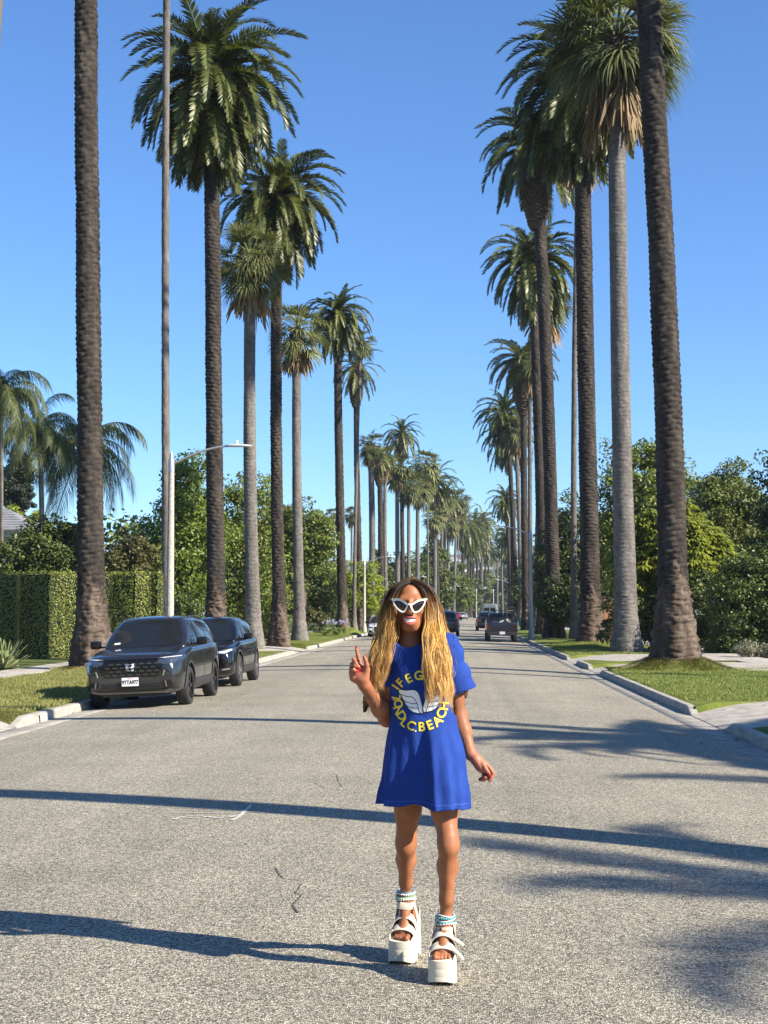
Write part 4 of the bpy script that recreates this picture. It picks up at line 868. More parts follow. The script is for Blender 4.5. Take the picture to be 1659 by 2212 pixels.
# ------------------------------------------------------------------ street lamps
M_POLE = NT('lamp_concrete'); M_POLE.set(Roughness=0.85)
_v = M_POLE.voro(M_POLE.coord(), 45, 'Color'); _s = M_POLE.n('SeparateColor'); M_POLE.l(_v, _s.inputs[0]); M_POLE.col(M_POLE.ramp(_s.outputs[0], [(0.0, (0.16, 0.15, 0.13)), (0.3, (0.36, 0.335, 0.29)), (1.0, (0.52, 0.49, 0.43))])); M_POLE = M_POLE.m
M_GALV = plain('galvanised_steel', (0.42, 0.44, 0.45), 0.45, 0.6, var=0.1, scale=4)
def lamp(px, d, ytop, side, label, pole_px=None, group='street lamps'):
    x = wx(px, d); zl = 1.68 + (VY - ytop) / F * d; zt = zl - 0.42; root = empty('street_lamp', (x, d, 0)); b = MB()
    b.lathe([(0.19, -0.1), (0.19, 0.35), (0.15, 0.45), (0.125, 0.8), (0.085, zt)], 14); b.build('pole', M_POLE, root, smooth='auto')
    c = MB(); c.lathe([(0.095, zt - 0.35), (0.095, zt), (0.06, zt + 0.06), (0.045, zt + 0.2), (0.03, zt + 0.24)], 12); c.build('pole_cap', M_GALV, root, smooth='auto')
    a = MB(); pts = [(0, 0, zt - 0.12)] + [(side * (0.08 + 1.72 * t), 0, zt - 0.1 + 0.52 * math.sin(t * math.pi / 2) ** 0.9) for t in np.linspace(0.05, 1, 9)]; a.tube(pts, [0.035] * 6 + [0.03] * 4, 8); a.build('arm', M_GALV, root, smooth=True)
    l = MB(); xs_ = [1.62, 1.72, 1.95, 2.25, 2.42]; hw = [0.05, 0.12, 0.155, 0.12, 0.03]; hh = [0.035, 0.06, 0.07, 0.045, 0.02]; V = []; n = 12
    for X, w_, h_ in zip(xs_, hw, hh):
        for k in range(n): an = 2 * math.pi * k / n; V.append((side * X, math.cos(an) * w_, zl + 0.0 + math.sin(an) * h_ * (1 if math.sin(an) > 0 else 0.5)))
    Fc = [(i * n + k, i * n + (k + 1) % n, (i + 1) * n + (k + 1) % n, (i + 1) * n + k) for i in range(4) for k in range(n)] + [tuple(range(n)), tuple(4 * n + k for k in range(n))]
    l.add(V, Fc); h = l.build('lamp_head', plain('lamp_grey', (0.55, 0.57, 0.58), 0.45, 0.2), root, smooth=True)
    g = MB(); g.lathe([(0.045, zl + 0.05), (0.05, zl + 0.08), (0.045, zl + 0.16), (0.02, zl + 0.175)], 10, (side * 1.95, 0, 0)); g.build('photocell', plain('photocell', (0.75, 0.75, 0.73), 0.5), h, smooth=True)
    tag(root, label, 'street lamp', group); return root
lamp(367, 41.8, 960, 1, 'pale concrete street lamp with curved arm behind the grey parked car')
lamp(787, 112, 1203, 1, 'street lamp with curved arm beside the white parked car')
lamp(1147, 83, 1137, -1, 'street lamp with arm over the road beside the black pickup')
for px, d, yt, sd in [(884, 200, 1246, 1), (969, 285, 1267, 1), (1029, 310, 1270, 1)]: lamp(px, d, yt, sd, nth('lampL', 'small street lamp among the palms of the left row past the white car'), group='far lamps of the left kerb')
for px, d, yt, sd in [(1101, 228, 1253, -1), (1066, 305, 1271, -1)]: lamp(px, d, yt, sd, nth('lampR', 'small street lamp along the right kerb beyond the pickup'), group='far lamps of the right kerb')
# ------------------------------------------------------------------ marks on the road
def road_pt(px, py, up=0.004):
    v = ray(px, py); z = 0.0
    for _ in range(6):
        t = (z - H) / v.z; X, Y = v.x * t, v.y * t; z = road_z(X - RC - bend(Y)) if abs(X - RC - bend(Y)) < 5.0 else -0.13
    return Vector((X, Y, z + up))
def ribbon(name, pts, w, mat, parent=None):
    pts = [Vector(p) for p in pts]; V = []; n = len(pts)
    for i, p in enumerate(pts):
        t = (pts[min(i + 1, n - 1)] - pts[max(i - 1, 0)]); s = Vector((-t.y, t.x, 0)); s = s.normalized() if s.length > 1e-6 else Vector((1, 0, 0)); ww = w * random.uniform(0.6, 1.2); V += [p + s * ww / 2, p - s * ww / 2]
    return link(name, np_mesh(name, V, np.array([(2 * i, 2 * i + 1, 2 * i + 3, 2 * i + 2) for i in range(n - 1)]), mat), parent)
def jag(pxs, k=6, j=1.2):
    out = []
    for (a, b) in zip(pxs[:-1], pxs[1:]):
        for i in range(k): t = i / k; out.append(road_pt(a[0] + (b[0] - a[0]) * t + random.uniform(-j, j) * 2, a[1] + (b[1] - a[1]) * t + random.uniform(-j, j)))
    return out + [road_pt(*pxs[-1])]
M_CRK = plain('crack_tar', (0.085, 0.078, 0.068), 0.9, var=0.5, scale=30); M_CHALK = NT('chalk_paint'); M_CHALK.set(Roughness=0.9); M_CHALK.col(M_CHALK.ramp(M_CHALK.noise(M_CHALK.coord(), 70, 3), [(0.46, (0.36, 0.33, 0.27)), (0.60, (0.70, 0.68, 0.63))])); M_CHALK = M_CHALK.m
for pxs, w in [([(597, 1876), (601, 1888), (612, 1897), (650, 1903)], 0.010), ([(650, 1910), (640, 1930), (655, 1932), (641, 1945), (632, 1958), (645, 1972)], 0.010), ([(675, 1690), (700, 1703), (735, 1708)], 0.006), ([(725, 1670), (733, 1690), (740, 1700)], 0.006)]:
    tag(ribbon('crack', jag(pxs), w, M_CRK, road), None)
ch = [ribbon('chalk_line', jag(p, 5, 0.5), w, M_CHALK, road) for p, w in [([(377, 1757), (480, 1756), (640, 1753)], 0.022), ([(376, 1770), (395, 1765), (430, 1762), (470, 1768), (500, 1765), (518, 1760)], 0.034), ([(500, 1773), (515, 1766), (530, 1752), (542, 1740)], 0.036), ([(380, 1766), (420, 1768), (450, 1765), (500, 1763)], 0.03)]]
def kerb_number():
    y = 23.4; x = RC - RW + 0.012; b = MB(); M = Matrix.Rotation(math.pi / 2, 4, 'Z') @ Matrix.Rotation(math.pi / 2 - 0.09, 4, 'X')
    Mt = Matrix.Translation((x + 0.006, y, -0.085)) @ M
    b.add([Mt @ Vector(p) for p in ((-0.2, -0.062, 0), (0.2, -0.062, 0), (0.2, 0.062, 0), (-0.2, 0.062, 0))], [(0, 1, 2, 3)]); pt = b.build('number_patch', M_CHALK, kb_left); flat_text('78', 0.11, Mt @ Matrix.Translation((0, 0, 0.002)), plain('faded_number', (0.3, 0.29, 0.27), 0.9), 'number', pt)
kb_left = [o for o in COL.objects if o.name.startswith('kerb') and o.type == 'MESH' and 'kerb_stone' not in o.name][0]
kerb_number()

# ------------------------------------------------------------------ vehicles
def bvh_of(me): return BVHTree.FromPolygons([v.co[:] for v in me.vertices], [tuple(p.vertices) for p in me.polygons])
def patch(name, poly, axis, sign, bvh, mat, parent, off=0.006, cell=0.05, start=5.0, smooth=True, thick=0.0, maxd=None):
    """cut a flat outline into small cells and lay it on a body. axis 'Y': outline in (x,z) thrown along sign*Y; 'X': (y,z); 'Z': (x,y)"""
    bm = bmesh.new(); vs_ = [bm.verts.new((p[0], p[1], 0)) for p in poly]; bm.faces.new(vs_)
    for ax in (0, 1):
        lo = min(p[ax] for p in poly); hi = max(p[ax] for p in poly); k = int((hi - lo) / cell)
        for i in range(1, k + 1):
            c = [0, 0, 0]; c[ax] = lo + i * (hi - lo) / (k + 1); nn = [0, 0, 0]; nn[ax] = 1
            bmesh.ops.bisect_plane(bm, geom=bm.verts[:] + bm.edges[:] + bm.faces[:], plane_co=c, plane_no=nn, dist=1e-5)
    bmesh.ops.triangulate(bm, faces=bm.faces[:]); miss = []
    for v in bm.verts:
        a, b = v.co.x, v.co.y
        o, d = {'Y': ((a, -sign * start, b), (0, sign, 0)), 'X': ((-sign * start, a, b), (sign, 0, 0)), 'Z': ((a, b, -sign * start), (0, 0, sign))}[axis]
        h, nn, _, _ = bvh.ray_cast(Vector(o), Vector(d))
        if h is None: miss.append(v); continue
        v.co = h - Vector(d) * off
    bmesh.ops.delete(bm, geom=miss, context='VERTS')
    if not bm.faces: bm.free(); return None
    me = bpy.data.meshes.new(name); bm.to_mesh(me); bm.free()
    bm = bmesh.new(); bm.from_mesh(me); bm.normal_update()
    dv = Vector({'Y': (0, -sign, 0), 'X': (-sign, 0, 0), 'Z': (0, 0, -sign)}[axis])
    for f in bm.faces:
        if f.normal.dot(dv) < 0: f.normal_flip()
    bm.to_mesh(me); bm.free()
    if smooth: me.polygons.foreach_set('use_smooth', np.ones(len(me.polygons), dtype=bool))
    me.materials.append(mat); return link(name, me, parent)
def paint(name, c, metal=0.55, rough=0.32):
    m = NT(name); m.set(Roughness=rough, Metallic=metal); m.b.inputs['Coat Weight'].default_value = 1.0; m.b.inputs['Coat Roughness'].default_value = 0.04
    co = m.coord(); nz = m.noise(co, 3.0, 4); m.col(m.ramp(nz, [(0.3, [x * 0.9 for x in c]), (0.7, [x * 1.08 for x in c])]))
    d = m.noise(co, 18, 4, 0.7); rr = m.n('MapRange'); m.l(d, rr.inputs['Value']); rr.inputs['To Min'].default_value = rough * 0.85; rr.inputs['To Max'].default_value = rough * 1.3; m.l(rr.outputs[0], m.b.inputs['Roughness'])
    MATS[name] = m.m; return m.m
M_GLASS = NT('car_glass'); M_GLASS.set(Roughness=0.03, Metallic=0.0); M_GLASS.b.inputs['Base Color'].default_value = (0.012, 0.015, 0.018, 1); M_GLASS.b.inputs['Specular IOR Level'].default_value = 0.38; M_GLASS = M_GLASS.m
M_BLK = plain('black_trim', (0.018, 0.018, 0.019), 0.45, var=0.1); M_CLAD = plain('black_cladding', (0.028, 0.028, 0.029), 0.65, var=0.15); M_GRILL = plain('gloss_black', (0.008, 0.008, 0.009), 0.15, var=0)
M_TYRE = plain('tyre_rubber', (0.022, 0.022, 0.023), 0.85, var=0.2, scale=12); M_RIMB = plain('dark_rim', (0.03, 0.03, 0.032), 0.3, 0.6, var=0); M_RIMS = plain('silver_rim', (0.55, 0.55, 0.56), 0.28, 0.9, var=0)
M_CHR = plain('chrome', (0.75, 0.75, 0.76), 0.12, 1.0, var=0); M_LENS = NT('headlight_lens'); M_LENS.set(Roughness=0.06); M_LENS.b.inputs['Base Color'].default_value = (0.045, 0.05, 0.055, 1); M_LENS.b.inputs['Coat Weight'].default_value = 1; M_LENS = M_LENS.m
M_LEDW = plain('lamp_reflector', (0.82, 0.84, 0.86), 0.1, 0.4, var=0); M_SKID = plain('silver_skid', (0.22, 0.22, 0.225), 0.45, 0.5, var=0.05); M_TAIL = plain('tail_lens', (0.42, 0.015, 0.02), 0.12, var=0); M_PLATE = plain('plate_white', (0.80, 0.80, 0.78), 0.5, var=0.03); M_PTXT = plain('plate_blue', (0.02, 0.025, 0.06), 0.6, var=0); M_PRED = plain('plate_red', (0.5, 0.05, 0.05), 0.6, var=0)
def ip(tab, x): return float(np.interp(x, [t[0] for t in tab], [t[1] for t in tab]))
def smoothtab(tab):
    def f(x):
        return (ip(tab, x - 0.05) + ip(tab, x) * 2 + ip(tab, x + 0.05)) / 4
    return f
def loft(stations, section, name, mat, parent, n_sub=1):
    """stations along y; section(y) -> half outline [(x,z)...] from bottom centre to top centre; mirrored"""
    V = []; rows = []
    for y in stations:
        h = section(y); pts = [(x, z) for x, z in h] + [(-x, z) for x, z in h[-2:0:-1]]
        rows.append(len(pts)); V += [(x, y, z) for x, z in pts]
    n = rows[0]; m = len(stations)
    Fc = [(i * n + k, (i + 1) * n + k, (i + 1) * n + (k + 1) % n, i * n + (k + 1) % n) for i in range(m - 1) for k in range(n)] + [tuple(range(n)), tuple(range((m - 1) * n + n - 1, (m - 1) * n - 1, -1))]
    b = MB(); b.add(V, Fc); me = b.mesh(name, mat, smooth=True)
    o = link(name, me, parent)
    if n_sub:
        md = o.modifiers.new('s', 'SUBSURF'); md.levels = n_sub; md.render_levels = n_sub
    return o
def apply(o):
    dg = bpy.context.evaluated_depsgraph_get(); dg.update(); me = bpy.data.meshes.new_from_object(o.evaluated_get(dg)); old = o.data; o.modifiers.clear(); o.data = me
    me.polygons.foreach_set('use_smooth', np.ones(len(me.polygons), dtype=bool)); return o
def wheel(parent, x, y, r_, w, rim, spokes=5):
    s = 1 if x > 0 else -1; b = MB(); prof = [(r_ * 0.70, -w / 2), (r_ * 0.90, -w / 2), (r_ * 0.97, -w / 2 + 0.02), (r_, -w / 2 + 0.05), (r_, w / 2 - 0.05), (r_ * 0.97, w / 2 - 0.02), (r_ * 0.90, w / 2), (r_ * 0.70, w / 2)]
    b.lathe(prof, 36, axis='X', cap=False); root = b.build('wheel', M_TYRE, parent, smooth='auto'); root.location = (x, y, r_)
    g = MB(); g.lathe([(r_ * 0.71, -w / 2 + 0.01), (r_ * 0.71, w / 2 - 0.01)], 30, axis='X', cap=False); X = s * (w / 2 - 0.03); g.lathe([(r_ * 0.73, X - s * .004), (r_ * 0.73, X + s * 0.024), (r_ * 0.64, X + s * 0.02), (r_ * 0.64, X)], 30, axis='X', cap=False)
    for k in range(spokes):
        an = 2 * math.pi * k / spokes
        for da in (-0.13, 0.13):
            g.box((X - s * 0.005, math.cos(an + da) * r_ * 0.36, math.sin(an + da) * r_ * 0.36), (0.035, r_ * 0.66, r_ * 0.085), Matrix.Rotation(an + da * 0.5, 3, 'X'))
    g.lathe([(r_ * 0.14, X - 0.03), (r_ * 0.14, X + s * 0.02), (0.001, X + s * 0.025)], 16, axis='X'); g.build('rim', rim, root, smooth='auto')
    k = MB(); k.lathe([(r_ * 0.62, X - s * 0.075), (0.001, X - s * 0.075)], 24, axis='X', cap=False); k.build('brake_disc', plain('brake_dark', (0.03, 0.03, 0.03), 0.5, 0.5), root)
    return root
def car(name, label, loc, rz, roll, spec, group=None):
    """local frame: front bumper at y=0, tail at y=L, x to the car's own left when it faces the camera"""
    q = spec; L, Wd, Ht, wb, fo, wr = q['L'], q['W'], q['H'], q['wb'], q['fo'], q['wr']; hw = Wd / 2; mat = q['paint']
    root = empty(name, loc); root.rotation_euler = (0, roll, rz)
    zb = q.get('zb', 0.22); hood, cowl, belt, cy = q['hood'], q['cowl_z'], q['belt'], q['cowl_y']      # hood front height, cowl height, belt height, cowl y
    plan = smoothtab([(0, hw * 0.80), (0.06, hw * 0.86), (0.25, hw * 0.945), (0.6, hw * 0.985), (1.1, hw), (L - 1.0, hw), (L - 0.45, hw * 0.97), (L - 0.12, hw * 0.90), (L, hw * 0.84)])
    ztop = smoothtab([(0, hood - 0.20), (0.05, hood - 0.10), (0.16, hood - 0.03), (0.35, hood), (cy, cowl), (cy + 0.3, belt), (L - 0.5, belt + 0.05), (L - 0.12, belt + 0.02), (L, belt - 0.15)])
    zbot = smoothtab([(0, zb + 0.16), (0.10, zb + 0.04), (0.4, zb), (L - 0.6, zb), (L - 0.1, zb + 0.08), (L, zb + 0.22)])
    def sec(y):
        p = plan(y); zt = ztop(y); z0 = zbot(y); zm = z0 + (zt - z0) * 0.52
        tum = 0.955 if y > cy - 0.2 else 0.93
        return [(0, z0), (p * 0.62, z0), (p * 0.90, z0 + 0.02), (p * 0.975, z0 + 0.10), (p, z0 + (zt - z0) * 0.35), (p * 0.998, zm + 0.08), (p * 0.985, zt - 0.14), (p * tum, zt - 0.045), (p * (tum - 0.06), zt - 0.008), (p * 0.45, zt + q.get('crown', 0.018)), (0, zt + q.get('crown', 0.022))]
    st = [0, 0.03, 0.08, 0.16, 0.28, 0.42, 0.6] + list(np.arange(0.8, L - 0.75, 0.2)) + [L - 0.6, L - 0.42, L - 0.28, L - 0.14, L - 0.05, L]
    body = loft(st, sec, 'body', mat, root, 1); apply(body)
    cut = MB()
    for y in (fo, fo + wb):
        for s in (-1, 1): cut.lathe([(wr * 1.13, s * (hw + 0.2)), (wr * 1.13, s * (hw - 0.34))], 40, (0, y, wr + 0.01), axis='X')
    co = cut.build('cutter', M_CLAD, None)
    co.parent = root
    bo = body.modifiers.new('b', 'BOOLEAN'); bo.operation = 'DIFFERENCE'; bo.object = co; bo.solver = 'EXACT'
    bpy.context.view_layer.update(); apply(body); bpy.data.objects.remove(co); body.data.set_sharp_from_angle(angle=R(40))
    # greenhouse
    r0, r1, ry = q['roof_front'], q['roof_rear'], Ht
    zr = smoothtab([(cy - 0.02, cowl - 0.02), (cy + 0.06, cowl + 0.03), (r0, ry - 0.055), (r0 + 0.25, ry - 0.012), ((r0 + r1) / 2, ry), (r1, ry - q.get('rdrop', 0.05)), (q['tail_y'], belt + q.get('tail_up', 0.30)), (q['tail_y'] + 0.12, belt - 0.03)])
    gw = smoothtab([(cy - 0.02, hw * 0.80), (cy + 0.4, hw * 0.90), (r0 + 0.4, hw * 0.925), (r1, hw * 0.90), (q['tail_y'] + 0.1, hw * 0.82)])
    rw = smoothtab([(cy - 0.02, hw * 0.76), (r0, hw * 0.66), (r0 + 0.5, hw * 0.685), (r1, hw * 0.66), (q['tail_y'] + 0.1, hw * 0.70)])
    def gsec(y):
        zt = zr(y); z0 = belt - 0.06; g = gw(y); f = max(0.0, min(1.0, (zt - z0) / (ry - z0))); t = g + (rw(y) - g) * f
        return [(0, z0), (g * 0.9, z0), (g, z0 + 0.001), (g * 0.985 + t * 0.015, z0 + (zt - z0) * 0.12), ((g + t) / 2 + 0.015, z0 + (zt - z0) * 0.5), (t + 0.015, zt - 0.065 * f - 0.002), (t - 0.03, zt - 0.018 * f - .001), (t * 0.5, zt + 0.016 * f), (0, zt + 0.022 * f)]
    gst = [cy - 0.02, cy + 0.05] + list(np.linspace(cy + 0.2, r0, 5)) + [r0 + 0.12, r0 + 0.3] + list(np.linspace(r0 + 0.6, r1 - 0.1, 7)) + [r1, (r1 + q['tail_y']) / 2, q['tail_y'], q['tail_y'] + 0.1]
    cab = loft(gst, gsec, 'cabin', q.get('cabin_paint', mat), root, 1); apply(cab); bv = bvh_of(cab.data); bb = bvh_of(body.data)
    zlo, zhi = belt + 0.015, ry - 0.10
    # windscreen and rear window
    wt, wb_ = hw * 0.60, hw * 0.735
    patch('windscreen', [(-wb_, cowl + 0.035), (-wb_ * 0.5, cowl + 0.02), (wb_ * 0.5, cowl + 0.02), (wb_, cowl + 0.035), (wt, ry - 0.085), (wt * 0.5, ry - 0.068), (-wt * 0.5, ry - 0.068), (-wt, ry - 0.085)], 'Y', 1, bv, M_GLASS, root)
    if not q.get('far'): patch('windscreen_sticker', [(-0.60, cowl + 0.07), (-0.49, cowl + 0.075), (-0.49, cowl + 0.105), (-0.60, cowl + 0.10)], 'Y', 1, bv, M_PLATE, root, off=0.009)
    rg = q.get('rear_glass', (belt + 0.10, ry - 0.16))
    patch('rear_window', [(-hw * 0.66, rg[0]), (hw * 0.66, rg[0]), (hw * 0.58, rg[1]), (-hw * 0.58, rg[1])], 'Y', -1, bv, M_GLASS, root, start=12)
    for s in (-1, 1):
        a0 = cy + 0.42; k = (r0 + 0.12 - a0)
        e = q['side_end']; ys = [a0, q['bpil'] - 0.03, q['bpil'] + 0.04, q['cpil'] - 0.03, q['cpil'] + 0.03, e]
        def ztop_w(y): return min(zhi, zr(y) - 0.10)
        def win(nm, pts): patch(nm, pts, 'X', -s, bv, M_GLASS, root, off=0.006, start=5)
        win('side_window', [(ys[0], zlo), (ys[1], zlo + 0.008), (ys[1], zhi), (r0 + 0.20, zhi - 0.01), (a0 + k * 0.5, ztop_w(a0 + k * 0.5) - 0.0)])
        win('side_window', [(ys[2], zlo + 0.008), (ys[3], zlo + 0.02), (ys[3], zhi - 0.01), (ys[2], zhi)])
        if e > ys[4] + 0.1: win('side_window', [(ys[4], zlo + 0.02), (e - 0.12, zlo + 0.05), (e, zlo + 0.16), (e - 0.05, zhi - 0.12), (ys[4], zhi - 0.015)])
        if not q.get('far'):
            for (ya, yb) in ((cy + 0.40, q['bpil']), (q['bpil'] + 0.01, q['cpil'])):   # door shut lines and handles
                for yl in (ya, yb): patch('door_seam', [(yl, zb + 0.26), (yl + 0.012, zb + 0.26), (yl + 0.012, belt - 0.09), (yl, belt - 0.09)], 'X', -s, bb, M_BLK, root, off=0.002)
                patch('door_handle', [(yb - 0.24, belt - 0.16), (yb - 0.05, belt - 0.155), (yb - 0.05, belt - 0.12), (yb - 0.24, belt - 0.125)], 'X', -s, bb, q.get('handle', mat), root, off=0.03)
        # side cladding and wheel-arch lips
        patch('sill_cladding', [(fo + wr * 1.18, zb + 0.06), (fo + wb - wr * 1.18, zb + 0.06), (fo + wb - wr * 1.12, zb + 0.24), (fo + wr * 1.12, zb + 0.24)], 'X', -s, bb, q.get('clad', M_CLAD), root, off=0.012)
        for y in (fo, fo + wb):
            arc = MB(); pts = []
            for t in np.linspace(-0.18, math.pi + 0.18, 22):
                for rr in (1.13, 1.245):
                    Y, Z = y + math.cos(t) * wr * rr, wr + 0.01 + math.sin(t) * wr * rr; h, _, _, _ = bb.ray_cast(Vector((s * 3, Y, Z)), Vector((-s, 0, 0)))
                    X = abs(h.x) if h is not None else hw * 0.97
                    pts.append((s * ((X if abs(X) > hw * 0.8 else hw * 0.97) + 0.010), Y, Z))
            fx = [(2 * i, 2 * i + 1, 2 * i + 3, 2 * i + 2) for i in range(21)]
            m0 = len(pts); pts += [(s * (hw - 0.30), p[1], p[2]) for p in pts[0::2]]; fx += [(2 * i, 2 * i + 2, m0 + i + 1, m0 + i) for i in range(21)]
            arc.add(pts, fx); arc.build('wheel_arch', q.get('clad', M_CLAD), root, smooth='auto')
        # mirrors
        my = cy + 0.42; mr = MB(); mr.box((s * (hw + 0.10), my, belt + 0.085), (0.21, 0.12, 0.15), bev=0.035); mo = mr.build('mirror', q.get('mirror', M_GRILL), root, smooth='auto')
        ma = MB(); ma.box((s * (hw - 0.02), my + 0.02, belt + 0.035), (0.16, 0.07, 0.035), bev=0.01); ma.build('mirror_arm', M_BLK, mo)
        if q.get('rails'):
            rl = MB(); rl.tube([(s * hw * 0.655, y_, zr(y_) - 0.045 + (0.0 if i_ in (0, 6) else 0.035)) for i_, y_ in enumerate(np.linspace(r0 + 0.15, r1 - 0.1, 7))], 0.016, 6); rl.build('roof_rail', M_BLK, root, smooth=True)
    for s in (-1, 1):
        for y in (fo, fo + wb): wheel(root, s * (hw - 0.13), y, wr, 0.235, q.get('rim', M_RIMB), q.get('spokes', 5))
    ub = MB(); ub.box((0, L / 2, zb + 0.02), (Wd * 0.62, L * 0.9, 0.06)); ub.build('underbody', M_CLAD, root)
    for fn in q.get('front', []): fn(root, bb, q)
    tag(root, label, q.get('cat', 'car'), group); return root
def mirror2(f):
    for s in (-1, 1): f(s)
def front_suv(root, bb, q):
    """the grey car's face: hexagon grille, slim lamps, lower intake, skid trim, plate, emblem"""
    hw = q['W'] / 2; zb = q['zb']
    patch('grille', [(-0.46, 0.585), (0.46, 0.585), (0.565, 0.70), (0.595, 0.865), (0.555, 0.90), (-0.555, 0.90), (-0.595, 0.865), (-0.565, 0.70)], 'Y', 1, bb, M_GRILL, root, off=0.008)
    for j in range(4):                                         # honeycomb ribs
        for i in range(7):
            x = -0.42 + i * 0.14 + 0.07 * (j % 2); z = 0.625 + j * 0.066
            if abs(x) > 0.5: continue
            patch('grille_rib', [(x - 0.055, z), (x - 0.03, z + 0.02), (x + 0.03, z + 0.02), (x + 0.055, z), (x + 0.03, z - 0.006), (x - 0.03, z - 0.006)], 'Y', 1, bb, M_CLAD, root, off=0.020, cell=0.06)
    patch('grille_bar', [(-0.60, 0.895), (0.60, 0.895), (0.60, 0.918), (-0.60, 0.918)], 'Y', 1, bb, M_GRILL, root, off=0.02)
    def lampf(s):
        l = patch('headlight', [(s * 0.50, 0.835), (s * 0.62, 0.80), (s * 0.80, 0.825), (s * 0.875, 0.90), (s * 0.86, 0.93), (s * 0.62, 0.915), (s * 0.50, 0.90)], 'Y', 1, bb, M_LENS, root, off=0.010, cell=0.03)
        patch('light_strip', [(s * 0.50, 0.905), (s * 0.62, 0.917), (s * 0.86, 0.932), (s * 0.86, 0.944), (s * 0.62, 0.932), (s * 0.50, 0.918)], 'Y', 1, bb, M_LEDW, l, off=0.016, cell=0.03)
        for x in (0.58, 0.66, 0.74): patch('projector', [(s * x + 0.028 * math.cos(t), 0.865 + 0.024 * math.sin(t)) for t in np.linspace(0, 6.28, 9)[:-1]], 'Y', 1, bb, M_CHR, l, off=0.014, cell=0.05)
        v = patch('air_vent', [(s * 0.58, 0.40), (s * 0.78, 0.40), (s * 0.74, 0.50), (s * 0.60, 0.525)], 'Y', 1, bb, M_GRILL, root, off=0.012)
        patch('vent_blade', [(s * 0.64, 0.405), (s * 0.665, 0.405), (s * 0.645, 0.51), (s * 0.62, 0.51)], 'Y', 1, bb, M_SKID, v, off=0.022)
    mirror2(lampf)
    patch('lower_intake', [(-0.56, 0.37), (0.56, 0.37), (0.53, 0.50), (-0.53, 0.50)], 'Y', 1, bb, M_CLAD, root, off=0.008)
    for j in range(3): patch('intake_slat', [(-0.54, 0.395 + j * 0.035), (0.54, 0.395 + j * 0.035), (0.54, 0.405 + j * 0.035), (-0.54, 0.405 + j * 0.035)], 'Y', 1, bb, M_GRILL, root, off=0.018)
    patch('bumper_cladding', [(-0.86, 0.30), (0.86, 0.30), (0.84, 0.375), (0.56, 0.368), (-0.56, 0.368), (-0.84, 0.375)], 'Y', 1, bb, M_CLAD, root, off=0.012)
    patch('skid_trim', [(-0.62, 0.285), (0.62, 0.285), (0.76, 0.34), (0.70, 0.36), (0.58, 0.325), (-0.58, 0.325), (-0.70, 0.36), (-0.76, 0.34)], 'Y', 1, bb, M_SKID, root, off=0.024)
    y0 = min(v.co.y for v in root.children[0].data.vertices) - 0.03
    fb = MB(); fb.box((0, y0 + 0.003, 0.51), (0.335, 0.012, 0.182), bev=0.004); pf = fb.build('plate_frame', M_BLK, root); pb = MB(); pb.box((0, y0 - 0.006, 0.51), (0.305, 0.008, 0.152)); pl = pb.build('number_plate', M_PLATE, pf)
    RX = Matrix.Rotation(math.pi / 2, 4, 'X'); flat_text('9TTA977', 0.082, Matrix.Translation((0, y0 - 0.012, 0.50)) @ RX @ Matrix.Diagonal((0.92, 1.15, 1, 1)), M_PTXT, 'plate_number', pf, off=0.0035)
    flat_text('California', 0.028, Matrix.Translation((0, y0 - 0.012, 0.568)) @ RX, M_PRED, 'plate_state', pf)
    # chrome emblem: rounded trapezoid ring with an H
    hit, _, _, _ = bb.ray_cast(Vector((0, -5, 0.765)), Vector((0, 1, 0))); ye = (hit.y if hit else 0.05) - 0.03; em = MB()
    ring = [(-0.075, 0.055), (0.075, 0.055), (0.062, -0.055), (-0.062, -0.055)]
    for a, b in zip(ring, ring[1:] + ring[:1]): em.tube([(a[0], ye, 0.765 + a[1]), (b[0], ye, 0.765 + b[1])], 0.010, 6)
    for s in (-1, 1): em.tube([(s * 0.045, ye, 0.765 + 0.045), (s * 0.033, ye, 0.765 - 0.045)], 0.011, 6)
    em.tube([(-0.036, ye, 0.765), (0.036, ye, 0.765)], 0.010, 6); em.build('emblem', M_CHR, root, smooth=True)
    mirror2(lambda s: patch('trim_strip', [(s * 0.585, 0.60), (s * 0.605, 0.60), (s * 0.64, 0.70), (s * 0.62, 0.715)], 'Y', 1, bb, M_CHR, root, off=0.014))
